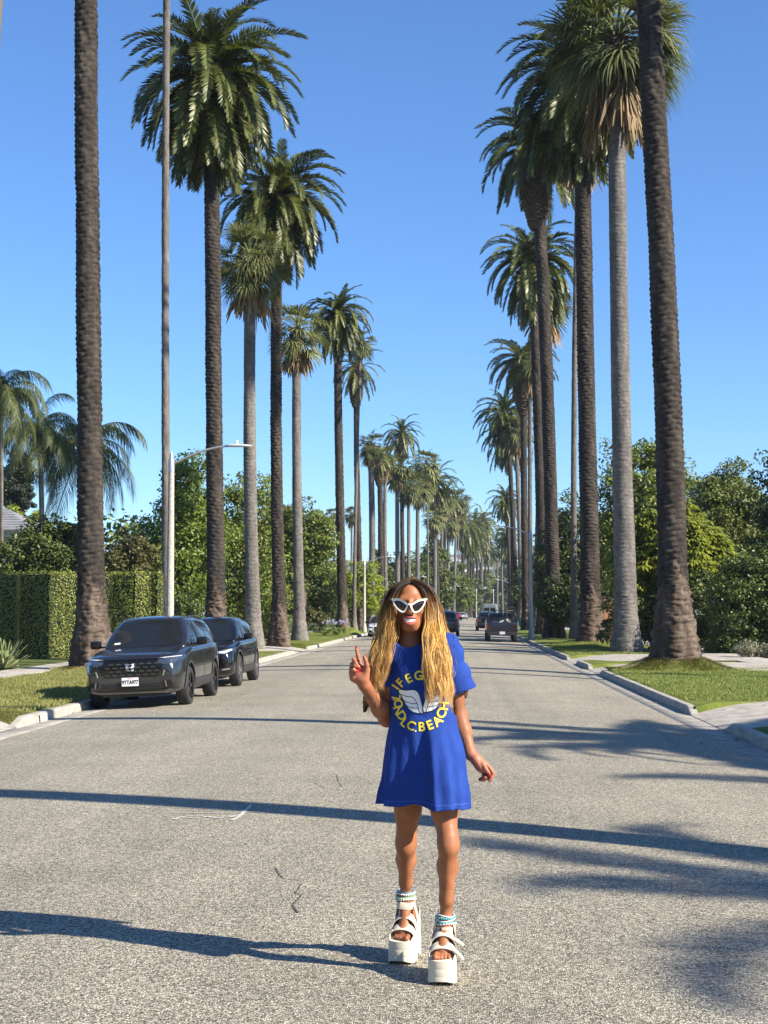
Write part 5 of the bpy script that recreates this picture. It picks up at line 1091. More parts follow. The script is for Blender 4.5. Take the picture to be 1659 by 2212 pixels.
def front_ev(root, bb, q):
    """the black car's face: closed octagon grille, bright lamps, bright corner inlets"""
    patch('grille', [(-0.40, 0.46), (0.40, 0.46), (0.52, 0.60), (0.52, 0.80), (0.44, 0.86), (-0.44, 0.86), (-0.52, 0.80), (-0.52, 0.60)], 'Y', 1, bb, M_GRILL, root, off=0.008)
    for i in range(7): patch('grille_bar', [(-0.45 + i * 0.15, 0.50), (-0.438 + i * 0.15, 0.50), (-0.438 + i * 0.15, 0.82), (-0.45 + i * 0.15, 0.82)], 'Y', 1, bb, M_SKID, root, off=0.016)
    for k in range(4):
        x = -0.12 + k * 0.08; b = MB(); h, _, _, _ = bb.ray_cast(Vector((x, -5, 0.76)), Vector((0, 1, 0))); y = (h.y if h else 0) - 0.02
        b.tube([(x + 0.05 * math.cos(t), y, 0.76 + 0.05 * math.sin(t)) for t in np.linspace(0, 2 * math.pi, 15)], 0.007, 5, cap=False); b.build('emblem_ring', M_CHR, root, smooth=True)
    def f(s):
        l = patch('headlight', [(s * 0.54, 0.79), (s * 0.70, 0.77), (s * 0.86, 0.84), (s * 0.86, 0.90), (s * 0.70, 0.89), (s * 0.54, 0.85)], 'Y', 1, bb, M_LENS, root, off=0.010, cell=0.03)
        patch('light_strip', [(s * 0.56, 0.80), (s * 0.70, 0.79), (s * 0.84, 0.86), (s * 0.82, 0.885), (s * 0.68, 0.85), (s * 0.56, 0.835)], 'Y', 1, bb, M_LEDW, l, off=0.018, cell=0.03)
        v = patch('air_vent', [(s * 0.62, 0.42), (s * 0.80, 0.44), (s * 0.80, 0.64), (s * 0.74, 0.68), (s * 0.64, 0.52)], 'Y', 1, bb, M_GRILL, root, off=0.012)
        patch('vent_blade', [(s * 0.60, 0.40), (s * 0.80, 0.42), (s * 0.80, 0.46), (s * 0.62, 0.44)], 'Y', 1, bb, M_CHR, v, off=0.02)
    mirror2(f)
    patch('lower_intake', [(-0.55, 0.32), (0.55, 0.32), (0.50, 0.41), (-0.50, 0.41)], 'Y', 1, bb, M_CLAD, root, off=0.008)
def front_sedan(root, bb, q):
    patch('grille', [(-0.34, 0.34), (0.34, 0.34), (0.46, 0.46), (0.44, 0.66), (0.36, 0.70), (-0.36, 0.70), (-0.44, 0.66), (-0.46, 0.46)], 'Y', 1, bb, M_GRILL, root, off=0.008)
    mirror2(lambda s: (patch('headlight', [(s * 0.48, 0.60), (s * 0.82, 0.64), (s * 0.84, 0.72), (s * 0.50, 0.70)], 'Y', 1, bb, M_LENS, root, off=0.01, cell=0.04), patch('air_vent', [(s * 0.52, 0.30), (s * 0.80, 0.32), (s * 0.78, 0.46), (s * 0.60, 0.46)], 'Y', 1, bb, M_GRILL, root, off=0.01)))
def rear_std(root, bb, q):
    hw = q['W'] / 2; b = q['belt']
    mirror2(lambda s: patch('tail_light', [(s * hw * 0.62, b - 0.26), (s * hw * 0.90, b - 0.24), (s * hw * 0.90, b - 0.02), (s * hw * 0.80, b - 0.02), (s * hw * 0.74, b - 0.17), (s * hw * 0.62, b - 0.18)], 'Y', -1, bb, M_TAIL, root, off=0.012, cell=0.04, start=12))
    patch('number_plate', [(-0.15, b - 0.30), (0.15, b - 0.30), (0.15, b - 0.15), (-0.15, b - 0.15)], 'Y', -1, bb, M_PLATE, root, off=0.02, start=12)
    patch('bumper_cladding', [(-hw * 0.85, q['zb'] + 0.12), (hw * 0.85, q['zb'] + 0.12), (hw * 0.85, q['zb'] + 0.30), (-hw * 0.85, q['zb'] + 0.30)], 'Y', -1, bb, M_CLAD, root, off=0.012, start=12)
SUV = dict(L=4.69, W=1.866, H=1.68, wb=2.70, fo=0.95, wr=0.365, hood=1.00, cowl_z=1.10, belt=1.09, cowl_y=1.22, roof_front=2.02, roof_rear=4.05, tail_y=4.52, side_end=4.25, bpil=2.38, cpil=3.35, zb=0.24, rails=True, front=[front_suv])
EV = dict(L=4.59, W=1.865, H=1.63, wb=2.76, fo=0.86, wr=0.375, hood=0.96, cowl_z=1.05, belt=1.06, cowl_y=1.08, roof_front=1.92, roof_rear=3.75, tail_y=4.40, side_end=4.05, bpil=2.32, cpil=3.28, zb=0.22, rdrop=0.08, rim=M_RIMS, front=[front_ev])
SEDAN = dict(L=4.70, W=1.84, H=1.41, wb=2.82, fo=0.88, wr=0.34, hood=0.80, cowl_z=0.93, belt=0.92, cowl_y=1.30, roof_front=2.15, roof_rear=3.35, tail_y=4.30, side_end=3.75, bpil=2.42, cpil=3.28, zb=0.17, rdrop=0.06, tail_up=0.06, rim=M_RIMS, front=[front_sedan, rear_std], far=True)
def spec(base, **k): d = dict(base); d.update(k); return d
def on_road(x, y): return road_z(x - RC - bend(y))
car('suv_car', 'grey compact suv with black grille parked nearest along the left kerb', (-5.86, 25.6, -0.115), 0.0, R(-2.6), spec(SUV, paint=paint('grey_paint', (0.060, 0.060, 0.062), 0.8, 0.24)))
car('suv_car', 'black electric suv with bright headlamps parked behind the grey suv', (-5.93, 32.3, -0.115), 0.0, R(-2.6), spec(EV, paint=paint('black_paint', (0.010, 0.010, 0.012), 0.5, 0.2)))
car('sedan_car', 'white sedan parked facing this way beside a street lamp', (P(822, 1370, 97).x, 97, -0.10), 0.0, R(-2.0), spec(SEDAN, paint=paint('white_paint', (0.72, 0.73, 0.74), 0.0, 0.3), cabin_paint=M_BLK))
def rear_car(name, label, px, d, base, rot=math.pi, **k):
    x = P(px, 1340, d).x; q = spec(base, far=True, **k); q['front'] = [rear_std]
    return car(name, label, (x, d + q['L'], on_road(x, d)), rot, 0.0, q)
rear_car('suv_car', 'dark navy suv driving away down the middle of the road', 962, 94, SUV, paint=paint('navy_paint', (0.022, 0.027, 0.045), 0.5, 0.25))
rear_car('suv_car', 'dark suv parked just ahead of the black pickup', 1052, 122, SUV, paint=paint('slate_paint', (0.03, 0.04, 0.05), 0.5, 0.3))
rear_car('sedan_car', 'small red car far down the road', 985, 235, SEDAN, paint=paint('red_paint', (0.28, 0.02, 0.025), 0.2, 0.3))
rear_car('sedan_car', 'small silver car beside the red car far down the road', 1000, 262, SEDAN, paint=paint('silver_paint', (0.55, 0.56, 0.57), 0.6, 0.3))
rear_car('sedan_car', 'small dark car beyond the grey van', 1036, 330, SEDAN, paint=MATS['slate_paint'])
# grey van
def van(px, d):
    x = P(px, 1320, d).x; root = empty('cargo_van', (x, d, on_road(x, d))); mt = paint('van_paint', (0.16, 0.18, 0.20), 0.2, 0.4)
    def sec(y):
        f = min(1, (y - 0.0) / 0.1); nose = max(0, (y - 4.6) / 1.3); w = 1.0 * (0.94 + 0.06 * f) * (1 - 0.08 * nose); zt = 2.62 - 1.35 * max(0, (y - 4.3) / 1.6) ** 1.2; return [(0, 0.35), (w * 0.9, 0.35), (w, 0.5), (w, 1.2), (w * 0.97, min(1.9, zt - 0.1)), (w * 0.88, zt - 0.05), (w * 0.78, zt), (0, zt + 0.03)]
    b = loft([0, 0.05, 0.2, 1, 2, 3, 4.2, 4.6, 5.0, 5.5, 5.9], sec, 'body', mt, root, 1); apply(b); bb = bvh_of(b.data)
    for s in (-1, 1):
        for y in (1.1, 4.7): wheel(root, s * 0.86, y, 0.35, 0.23, M_RIMS)
        patch('tail_light', [(s * 0.82, 0.9), (s * 0.93, 0.9), (s * 0.93, 1.25), (s * 0.82, 1.25)], 'Y', 1, bb, M_TAIL, root, off=0.01); patch('rear_window', [(s * 0.08, 1.5), (s * 0.72, 1.5), (s * 0.66, 2.15), (s * 0.08, 2.15)], 'Y', 1, bb, M_GLASS, root, off=0.01)
    patch('number_plate', [(-0.3, 1.22), (0.2, 1.22), (0.2, 1.34), (-0.3, 1.34)], 'Y', 1, bb, M_PLATE, root, off=0.015); patch('door_seam', [(-0.008, 0.5), (0.008, 0.5), (0.008, 2.5), (-0.008, 2.5)], 'Y', 1, bb, M_BLK, root, off=0.008)
    tag(root, 'tall grey cargo van parked on the right beyond the dark suv', 'van')
van(1058, 172)
# black pickup with rack, tools and a bicycle in its bed
def pickup(px, d):
    x = P(px, 1380, d).x; root = empty('pickup_truck', (x, d, on_road(x, d) - 0.01)); mt = paint('pickup_paint', (0.012, 0.014, 0.022), 0.3, 0.35); hw = 0.86
    b = MB()
    for s in (-1, 1): b.box((s * (hw - 0.04), 1.0, 0.86), (0.08, 2.0, 0.52), bev=0.02)
    b.box((0, 0.05, 0.86), (2 * hw - 0.02, 0.07, 0.50), bev=0.02); b.box((0, 1.0, 0.62), (2 * hw - 0.1, 1.95, 0.06)); b.box((0, 3.9, 0.82), (2 * hw, 1.5, 0.62), bev=0.06); b.box((0, 2.6, 0.82), (2 * hw, 1.4, 0.62), bev=0.03); b.build('body', mt, root, smooth='auto')
    def cs(y): f = min(1, (y - 2.0) / 0.2) if y < 2.5 else min(1, (3.9 - y) / 0.6); w = hw * (0.95 - 0.14 * f); z = 1.12 + 0.52 * max(0.02, f); return [(0, 1.05), (hw * 0.95, 1.05), (hw * 0.95, 1.08), ((hw * 0.95 + w) / 2, (1.1 + z) / 2), (w, z - 0.05), (w - 0.06, z), (0, z + 0.02)]
    cab = loft([2.0, 2.05, 2.2, 2.5, 3.0, 3.3, 3.6, 3.9], cs, 'cabin', mt, root, 1); apply(cab); patch('rear_window', [(-0.6, 1.2), (0.6, 1.2), (0.55, 1.55), (-0.55, 1.55)], 'Y', 1, bvh_of(cab.data), M_GLASS, root)
    bp = MB(); bp.box((0, -0.07, 0.50), (2 * hw - 0.04, 0.12, 0.19), bev=0.03); bp.build('bumper', M_BLK, root); np_ = MB(); np_.box((0, -0.14, 0.53), (0.30, 0.012, 0.15)); np_.build('number_plate', plain('plate_grey', (0.5, 0.5, 0.52), 0.6), root)
    th = MB(); th.box((0, 0.008, 0.98), (0.2, 0.02, 0.05)); th.build('tailgate_handle', M_BLK, root)
    for s in (-1, 1):
        t = MB(); t.box((s * (hw - 0.07), 0.005, 0.86), (0.11, 0.03, 0.30), bev=0.01); t.build('tail_light', plain('dark_tail', (0.10, 0.01, 0.012), 0.2, var=0), root)
        for y in (0.75, 4.0): wheel(root, s * (hw - 0.10), y, 0.35, 0.24, M_RIMB)
        m = MB(); m.box((s * (hw + 0.14), 3.35, 1.22), (0.2, 0.1, 0.2), bev=0.03); m.build('mirror', M_BLK, root)
    rk = MB()
    for y in (0.1, 1.9):
        for s in (-1, 1): rk.tube([(s * (hw - 0.06), y, 1.1), (s * (hw - 0.14), y, 1.78)], 0.025, 6)
        rk.tube([(-hw + 0.12, y, 1.76), (hw - 0.12, y, 1.76)], 0.025, 6)
    for s in (-1, 1): rk.tube([(s * (hw - 0.14), 0.0, 1.78), (s * (hw - 0.14), 2.6, 1.78)], 0.025, 6)
    rk.build('ladder_rack', M_BLK, root, smooth=True); tag(root, 'black pickup truck with ladder rack parked at the right kerb', 'pickup truck')
    o = root.location
    tp = empty('tarp_load', (o.x, o.y + 0.9, o.z + 0.65)); bm = bmesh.new(); bmesh.ops.create_icosphere(bm, subdivisions=3, radius=1.0)
    for v in bm.verts: k = 1 + 0.12 * math.sin(v.co.x * 5 + v.co.y * 3) + 0.08 * math.sin(v.co.z * 7 + v.co.x * 4); v.co = Vector((v.co.x * 0.68 * k, v.co.y * 0.75 * k, max(0.0, v.co.z) * 0.68 * k))
    me = bpy.data.meshes.new('tarp'); bm.to_mesh(me); bm.free(); me.materials.append(plain('dark_tarp', (0.03, 0.035, 0.04), 0.6, var=0.3, bump=0.3)); link('tarp', me, tp); tag(tp, 'dark tarp-covered heap in the pickup bed', 'load')
    for i, (sx, sz, an, l) in enumerate([(-0.05, 1.16, 0.5, 0.26), (0.28, 1.24, -0.8, 0.15)]):
        c = MB(); c.box((0, 0, 0), (l, 0.09, 0.10), Matrix.Rotation(-an, 3, 'Y'), bev=0.02); c.build('white_board', plain('board_white', (0.35, 0.35, 0.36), 0.6), None).location = (o.x + sx, o.y + 0.1, o.z + sz)
        tag(COL.objects[-1], ['longer white board end resting on the pickup load', 'short white board end on the pickup load'][i], 'board')
    bk = empty('bicycle', (o.x + 0.45, o.y + 0.7, o.z + 0.66)); bk.rotation_euler = (0, R(-62), R(20)); M_BK = plain('bike_black', (0.02, 0.02, 0.022), 0.4, var=0)
    for xw in (-0.1, 0.92):
        w = MB(); w.tube([(xw + 0.33 * math.cos(t), 0, 0.33 + 0.33 * math.sin(t)) for t in np.linspace(0, 2 * math.pi, 25)], 0.018, 6, cap=False)
        for t in np.linspace(0, math.pi, 8)[:-1]: w.tube([(xw + 0.33 * math.cos(t), 0, 0.33 + 0.33 * math.sin(t)), (xw - 0.33 * math.cos(t), 0, 0.33 - 0.33 * math.sin(t))], 0.003, 4)
        w.build('wheel', M_TYRE, bk, smooth=True)
    f = MB()
    for a, c in [((-0.1, 0, 0.33), (0.35, 0, 0.30)), ((0.35, 0, 0.30), (0.22, 0, 0.80)), ((0.24, 0, 0.74), (0.78, 0, 0.80)), ((0.35, 0, 0.30), (0.80, 0, 0.70)), ((0.92, 0, 0.33), (0.76, 0, 0.92)), ((-0.1, 0, 0.33), (0.23, 0, 0.74))]: f.tube([a, c], 0.018, 6)
    f.build('frame', M_BK, bk, smooth=True); h = MB(); h.tube([(0.72, -0.28, 0.96), (0.78, 0, 0.93), (0.72, 0.28, 0.96)], 0.014, 6); h.build('handlebar', M_BK, bk, smooth=True); s_ = MB(); s_.box((0.19, 0, 0.83), (0.26, 0.12, 0.05), bev=0.02); s_.build('saddle', M_BK, bk); tag(bk, 'black bicycle standing tipped up in the pickup bed', 'bicycle')
    gr = empty('green_tarp', (o.x + 0.80, o.y + 0.5, o.z + 1.05)); g = MB(); V = []
    for i in range(9):
        for j in range(7): V.append((0.03 + 0.10 * (1 - i / 8) * abs(math.sin(j * 1.4)) + 0.05, j * 0.2, 0.55 - i * 0.10 if False else -0.35 + i * 0.09))
    g.add(V, [(i * 7 + j, i * 7 + j + 1, (i + 1) * 7 + j + 1, (i + 1) * 7 + j) for i in range(8) for j in range(6)]); g.build('cloth', plain('green_cloth', (0.03, 0.13, 0.11), 0.7), gr, smooth=True); tag(gr, 'dark green cloth hanging over the pickup bed side', 'cloth')
pickup(1085, 79.5)

# ------------------------------------------------------------------ the person
WY = 6.75
WROOT = Vector((P(925, 1700, WY).x, WY, 0.0))
def Q7(zx, zy, y): return P(713.2 + 0.2480 * zx, 1206.9 + 0.2480 * zy, y) - WROOT
def D(px, py, y): return P(px, py, y) - WROOT
class Field:
    """signed distance samples on a grid; shapes are blended in, then meshed as one continuous skin"""
    def __init__(s, lo, hi, h):
        s.lo = np.array(lo, float); s.h = h; s.n = np.ceil((np.array(hi) - s.lo) / h).astype(int) + 1; s.f = np.full(s.n, 1.0, np.float32)
    def sub(s, a, b):
        i0 = np.clip(np.floor((np.array(a) - s.lo) / s.h).astype(int), 0, s.n); i1 = np.clip(np.ceil((np.array(b) - s.lo) / s.h).astype(int) + 1, 0, s.n)
        if np.any(i1 - i0 < 1): return None, None
        g = [s.lo[k] + s.h * np.arange(i0[k], i1[k]) for k in range(3)]
        return tuple(slice(i0[k], i1[k]) for k in range(3)), np.meshgrid(*g, indexing='ij', sparse=True)
    def blend(s, sl, d, k):
        a = s.f[sl]; d = d.astype(np.float32)
        if k <= 0: s.f[sl] = np.minimum(a, d); return
        hh = np.maximum(k - np.abs(a - d), 0) / k; s.f[sl] = np.minimum(a, d) - hh * hh * k * 0.25
    def carve(s, sl, d, k=0.004):
        a = s.f[sl]; d = -d.astype(np.float32); hh = np.maximum(k - np.abs(a - d), 0) / k; s.f[sl] = np.maximum(a, d) + hh * hh * k * 0.25
    def cone(s, a, b, ra, rb, k=0.02, carve=False):
        a = np.array(a); b = np.array(b); m = max(ra, rb) + 0.05; sl, G = s.sub(np.minimum(a, b) - m, np.maximum(a, b) + m)
        if sl is None: return s
        X, Y, Z = G; ba = b - a; L2 = float(ba @ ba) + 1e-12; t = np.clip(((X - a[0]) * ba[0] + (Y - a[1]) * ba[1] + (Z - a[2]) * ba[2]) / L2, 0, 1)
        d = np.sqrt((X - a[0] - t * ba[0]) ** 2 + (Y - a[1] - t * ba[1]) ** 2 + (Z - a[2] - t * ba[2]) ** 2) - (ra + (rb - ra) * t)
        (s.carve if carve else s.blend)(sl, d, k); return s
    def ell(s, c, r, k=0.02, carve=False, rot=None):
        c = np.array(c); r = np.array(r, float); m = r.max() + 0.05; sl, G = s.sub(c - m, c + m)
        if sl is None: return s
        X, Y, Z = G[0] - c[0], G[1] - c[1], G[2] - c[2]
        if rot is not None: M = np.array(rot.transposed()); X, Y, Z = M[0, 0] * X + M[0, 1] * Y + M[0, 2] * Z, M[1, 0] * X + M[1, 1] * Y + M[1, 2] * Z, M[2, 0] * X + M[2, 1] * Y + M[2, 2] * Z
        q0 = np.sqrt((X / r[0]) ** 2 + (Y / r[1]) ** 2 + (Z / r[2]) ** 2); q1 = np.sqrt((X / r[0] ** 2) ** 2 + (Y / r[1] ** 2) ** 2 + (Z / r[2] ** 2) ** 2) + 1e-9
        d = q0 * (q0 - 1) / q1; (s.carve if carve else s.blend)(sl, d, k); return s
    def chain(s, pts, k=0.012):
        for (a, ra), (b, rb) in zip(pts[:-1], pts[1:]): s.cone(a, b, ra, rb, k)
        return s
    def mesh(s):
        f = s.f; ins = f < 0; nx, ny, nz = f.shape
        cnt = np.zeros((nx - 1, ny - 1, nz - 1), np.int8)
        for dx in (0, 1):
            for dy in (0, 1):
                for dz in (0, 1): cnt += ins[dx:nx - 1 + dx, dy:ny - 1 + dy, dz:nz - 1 + dz]
        act = (cnt > 0) & (cnt < 8); I = np.argwhere(act); idx = np.full(act.shape, -1, np.int64); idx[act] = np.arange(len(I))
        acc = np.zeros((len(I), 3)); num = np.zeros(len(I)); co = [(dx, dy, dz) for dx in (0, 1) for dy in (0, 1) for dz in (0, 1)]
        val = {c: f[I[:, 0] + c[0], I[:, 1] + c[1], I[:, 2] + c[2]].astype(float) for c in co}
        for c in co:
            for ax in range(3):
                if c[ax] == 1: continue
                e = list(c); e[ax] = 1; e = tuple(e); a, b = val[c], val[e]; m = (a < 0) != (b < 0); t = np.where(m, a / np.where(np.abs(a - b) < 1e-12, 1, a - b), 0)
                p = np.tile(np.array(c, float), (len(I), 1)); p[:, ax] = t; acc += p * m[:, None]; num += m
        V = (I + acc / np.maximum(num, 1)[:, None]) * s.h + s.lo; Fs = []
        for ax in range(3):
            A = [slice(None)] * 3; B = [slice(None)] * 3; A[ax] = slice(0, -1); B[ax] = slice(1, None); ch = ins[tuple(A)] != ins[tuple(B)]
            E = np.argwhere(ch); o = [k for k in range(3) if k != ax]; ok = (E[:, o[0]] > 0) & (E[:, o[1]] > 0) & (E[:, o[0]] < f.shape[o[0]] - 1) & (E[:, o[1]] < f.shape[o[1]] - 1); E = E[ok]
            def cell(a, b): C = E.copy(); C[:, o[0]] -= a; C[:, o[1]] -= b; return idx[C[:, 0], C[:, 1], C[:, 2]]
            q = np.stack([cell(1, 1), cell(0, 1), cell(0, 0), cell(1, 0)], 1); fl = ins[E[:, 0], E[:, 1], E[:, 2]]
            if ax == 1: fl = ~fl
            q[~fl] = q[~fl][:, ::-1]; Fs.append(q)
        Fc = np.concatenate(Fs); return V, Fc[(Fc >= 0).all(1)]

person = empty('person', tuple(WROOT)); tag(person, 'woman with long wavy hair, white sunglasses and blue shirt dress, raising a finger', 'person')
# --- joints (surveyed positions)
HEAD = Q7(692, 395, 6.745); CHIN = Q7(698, 612, 6.665); NECK0 = Q7(700, 560, 6.765); NECK1 = Q7(690, 800, 6.775)
SH_R = D(836, 1408, 6.77); EL_R = D(836, 1552, 6.80); WR_R = D(787, 1479, 6.615)
SH_L = D(973, 1404, 6.76); EL_L = D(992, 1552, 6.79); WR_L = D(1016, 1628, 6.73)
KN_R = D(877, 1822, 6.90); AN_R = D(876.5, 1938, 7.06); HP_R = D(886, 1660, 6.80); KN_L = D(968.5, 1822, 6.64); AN_L = D(962.5, 1990, 6.705); HP_L = D(950, 1660, 6.75)
body = Field((-0.47, -0.36, 0.085), (0.40, 0.48, 1.83), 0.0034)
# legs
def leg(hp, kn, an, side):
    th = hp.lerp(kn, 0.55); calf = kn.lerp(an, 0.30) + Vector((0, 0.022, 0)); low = kn.lerp(an, 0.72) + Vector((0, 0.006, 0))
    body.cone(hp, th, 0.076, 0.060, 0.03); body.cone(th, kn, 0.060, 0.043, 0.03); body.cone(kn + Vector((0, -0.012, 0.0)), kn + Vector((0, -0.010, 0.03)), 0.039, 0.038, 0.03)
    body.cone(kn, calf, 0.042, 0.0445, 0.03); body.cone(calf, low, 0.0445, 0.029, 0.03); body.cone(low, an, 0.029, 0.026, 0.02); body.cone(kn + Vector((0, -0.02, -0.03)), low + Vector((0, -0.018, 0)), 0.030, 0.022, 0.03)
    for sx in (-1, 1): body.ell(an + Vector((sx * 0.024, 0.004, -0.012)), (0.014, 0.016, 0.017), 0.02)
leg(HP_R, KN_R, AN_R, -1); leg(HP_L, KN_L, AN_L, 1)
# torso
pel = (HP_R + HP_L) / 2; chest = D(905, 1470, 6.77)
body.ell(pel + Vector((0, 0.02, 0.05)), (0.165, 0.115, 0.12), 0.05); body.cone(pel + Vector((0, 0, 0.12)), chest + Vector((0, 0, -0.05)), 0.105, 0.12, 0.06); body.ell(chest, (0.155, 0.105, 0.15), 0.05)
body.cone(SH_R + Vector((0.02, 0, -0.03)), SH_L + Vector((-0.02, 0, -0.03)), 0.045, 0.045, 0.05); body.cone(NECK1 + Vector((0, 0, -0.05)), NECK1, 0.075, 0.062, 0.04); body.cone(NECK1, NECK0, 0.054, 0.050, 0.03)
# arms
body.cone(SH_R + Vector((0, 0, -0.03)), EL_R, 0.043, 0.036, 0.03); fm = EL_R.lerp(WR_R, 0.30); body.cone(EL_R, fm, 0.036, 0.041, 0.03); body.cone(fm, WR_R, 0.041, 0.027, 0.02)
body.cone(SH_L + Vector((0, 0, -0.03)), EL_L, 0.043, 0.037, 0.03); fm = EL_L.lerp(WR_L, 0.35); body.cone(EL_L, fm, 0.037, 0.038, 0.03); body.cone(fm, WR_L, 0.038, 0.026, 0.02)
# head: skull, jaw, cheeks, nose, brow
body.ell(HEAD + Vector((0, 0.022, 0.028)), (0.073, 0.094, 0.092), 0.03); body.cone(HEAD + Vector((0, -0.02, -0.03)), CHIN + Vector((0, 0.03, 0.034)), 0.064, 0.034, 0.04); body.cone(CHIN + Vector((-0.009, 0.016, 0.014)), CHIN + Vector((0.009, 0.016, 0.014)), 0.021, 0.021, 0.02)
for sx in (-1, 1):
    body.ell(HEAD + Vector((sx * 0.040, -0.048, -0.030)), (0.026, 0.024, 0.024), 0.02); body.cone(HEAD + Vector((sx * 0.047, 0.0, -0.065)), CHIN + Vector((sx * 0.016, 0.02, 0.014)), 0.022, 0.018, 0.03)
NOSE = Q7(700, 462, 6.632); body.cone(Q7(694, 372, 6.660), NOSE, 0.009, 0.0135, 0.012); body.ell(NOSE + Vector((0, 0.004, -0.002)), (0.018, 0.012, 0.011), 0.008)
body.cone(HEAD + Vector((-0.035, -0.066, 0.020)), HEAD + Vector((0.035, -0.066, 0.020)), 0.014, 0.014, 0.02)
MOUTH = Q7(694, 540, 6.643); body.ell(MOUTH + Vector((0, 0.016, 0)), (0.034, 0.020, 0.026), 0.02); body.ell(MOUTH + Vector((0, -0.004, 0.0)), (0.030, 0.016, 0.0125), 0.003, carve=True)
NAILS = []
def finger(pts, r0, r1, nail=True, nl=0.016, back=None):
    n = len(pts)
    for i in range(n - 1): body.cone(pts[i], pts[i + 1], r0 + (r1 - r0) * i / (n - 1), r0 + (r1 - r0) * (i + 1) / (n - 1), 0.004)
    if nail: NAILS.append((pts[-1], (pts[-1] - pts[-2]).normalized(), nl, r1, back))
def H2(zx, zy, y): return P(740.6 + 0.0843 * zx, 1382.5 + 0.0843 * zy, y) - WROOT
# raised hand, palm to the viewer: index up, thumb up, the rest folded onto the palm
yb = 6.60
pc = H2(450, 860, yb); wr = WR_R
body.ell(pc + Vector((-0.006, 0, 0)), (0.041, 0.017, 0.048), 0.012, rot=Matrix.Rotation(R(-14), 3, 'Y')); body.cone(WR_R, H2(470, 1000, yb), 0.026, 0.026, 0.02); body.cone(H2(560, 1000, yb - 0.006), H2(620, 760, yb - 0.012), 0.019, 0.015, 0.014); body.cone(H2(270, 980, yb), H2(240, 820, yb - 0.004), 0.017, 0.015, 0.014)
finger([H2(440, 700, yb + 0.004), H2(415, 520, yb + 0.002), H2(380, 380, yb - 0.002), H2(352, 250, yb - 0.004)], 0.0108, 0.0078, nl=0.017, back=Vector((0, 1, 0)))
finger([H2(600, 800, yb - 0.012), H2(610, 640, yb - 0.022), H2(580, 520, yb - 0.028), H2(552, 430, yb - 0.030)], 0.0125, 0.0088, nl=0.019, back=Vector((0.9, 0.4, 0)))
for (k0, k1, tp, rr) in [((370, 720), (275, 500), (400, 700), 0.0102), ((310, 770), (232, 620), (385, 690), 0.0098), ((250, 820), (205, 730), (360, 800), 0.0090)]:
    A = H2(*k0, yb + 0.006); B = H2(*k1, yb - 0.012); m_ = H2((k1[0] * 0.6 + tp[0] * 0.4) + 6, (k1[1] * 0.55 + tp[1] * 0.45), yb - 0.036); T = H2(*tp, yb - 0.028)
    finger([A, B, m_, T], rr, rr * 0.82, nl=0.012, back=Vector((0, -1, 0.2)))
def H3(zx, zy, y): return P(976.5 + 0.06614 * zx, 1580 + 0.06614 * zy, y) - WROOT
# hanging hand: back of the hand outward, fingers loosely curled
yc = 6.72
pc = H3(930, 1100, yc); body.ell(pc, (0.030, 0.020, 0.044), 0.012, rot=Matrix.Rotation(R(-36), 3, 'Y')); body.cone(WR_L, H3(760, 880, yc), 0.0255, 0.026, 0.02); body.cone(H3(760, 900, yc - 0.012), H3(980, 1230, yc - 0.018), 0.017, 0.014, 0.014)
finger([H3(960, 1000, yc - 0.016), H3(1080, 1200, yc - 0.028), H3(1150, 1300, yc - 0.030), H3(1210, 1385, yc - 0.030)], 0.0115, 0.0082, nl=0.017, back=Vector((-0.4, -0.9, 0.1)))
finger([H3(1060, 1020, yc - 0.004), H3(1230, 1200, yc - 0.010), H3(1345, 1360, yc - 0.014), H3(1290, 1500, yc - 0.018), H3(1225, 1600, yc - 0.020)], 0.0105, 0.0076, nl=0.015, back=Vector((0.8, -0.2, -0.4)))
finger([H3(1050, 1080, yc + 0.010), H3(1230, 1290, yc + 0.006), H3(1270, 1450, yc), H3(1150, 1530, yc - 0.006), H3(1050, 1510, yc - 0.008)], 0.0102, 0.0076, nl=0.014, back=Vector((0, -0.3, -1)))
finger([H3(1000, 1150, yc + 0.020), H3(1160, 1360, yc + 0.018), H3(1150, 1510, yc + 0.012), H3(1040, 1580, yc + 0.004), H3(950, 1580, yc)], 0.0098, 0.0074, nl=0.016, back=Vector((0, -0.2, -1)))
finger([H3(930, 1200, yc + 0.028), H3(1040, 1400, yc + 0.026), H3(1010, 1520, yc + 0.020), H3(900, 1560, yc + 0.012)], 0.0088, 0.0068, nl=0.018, back=Vector((0, -0.2, -1)))
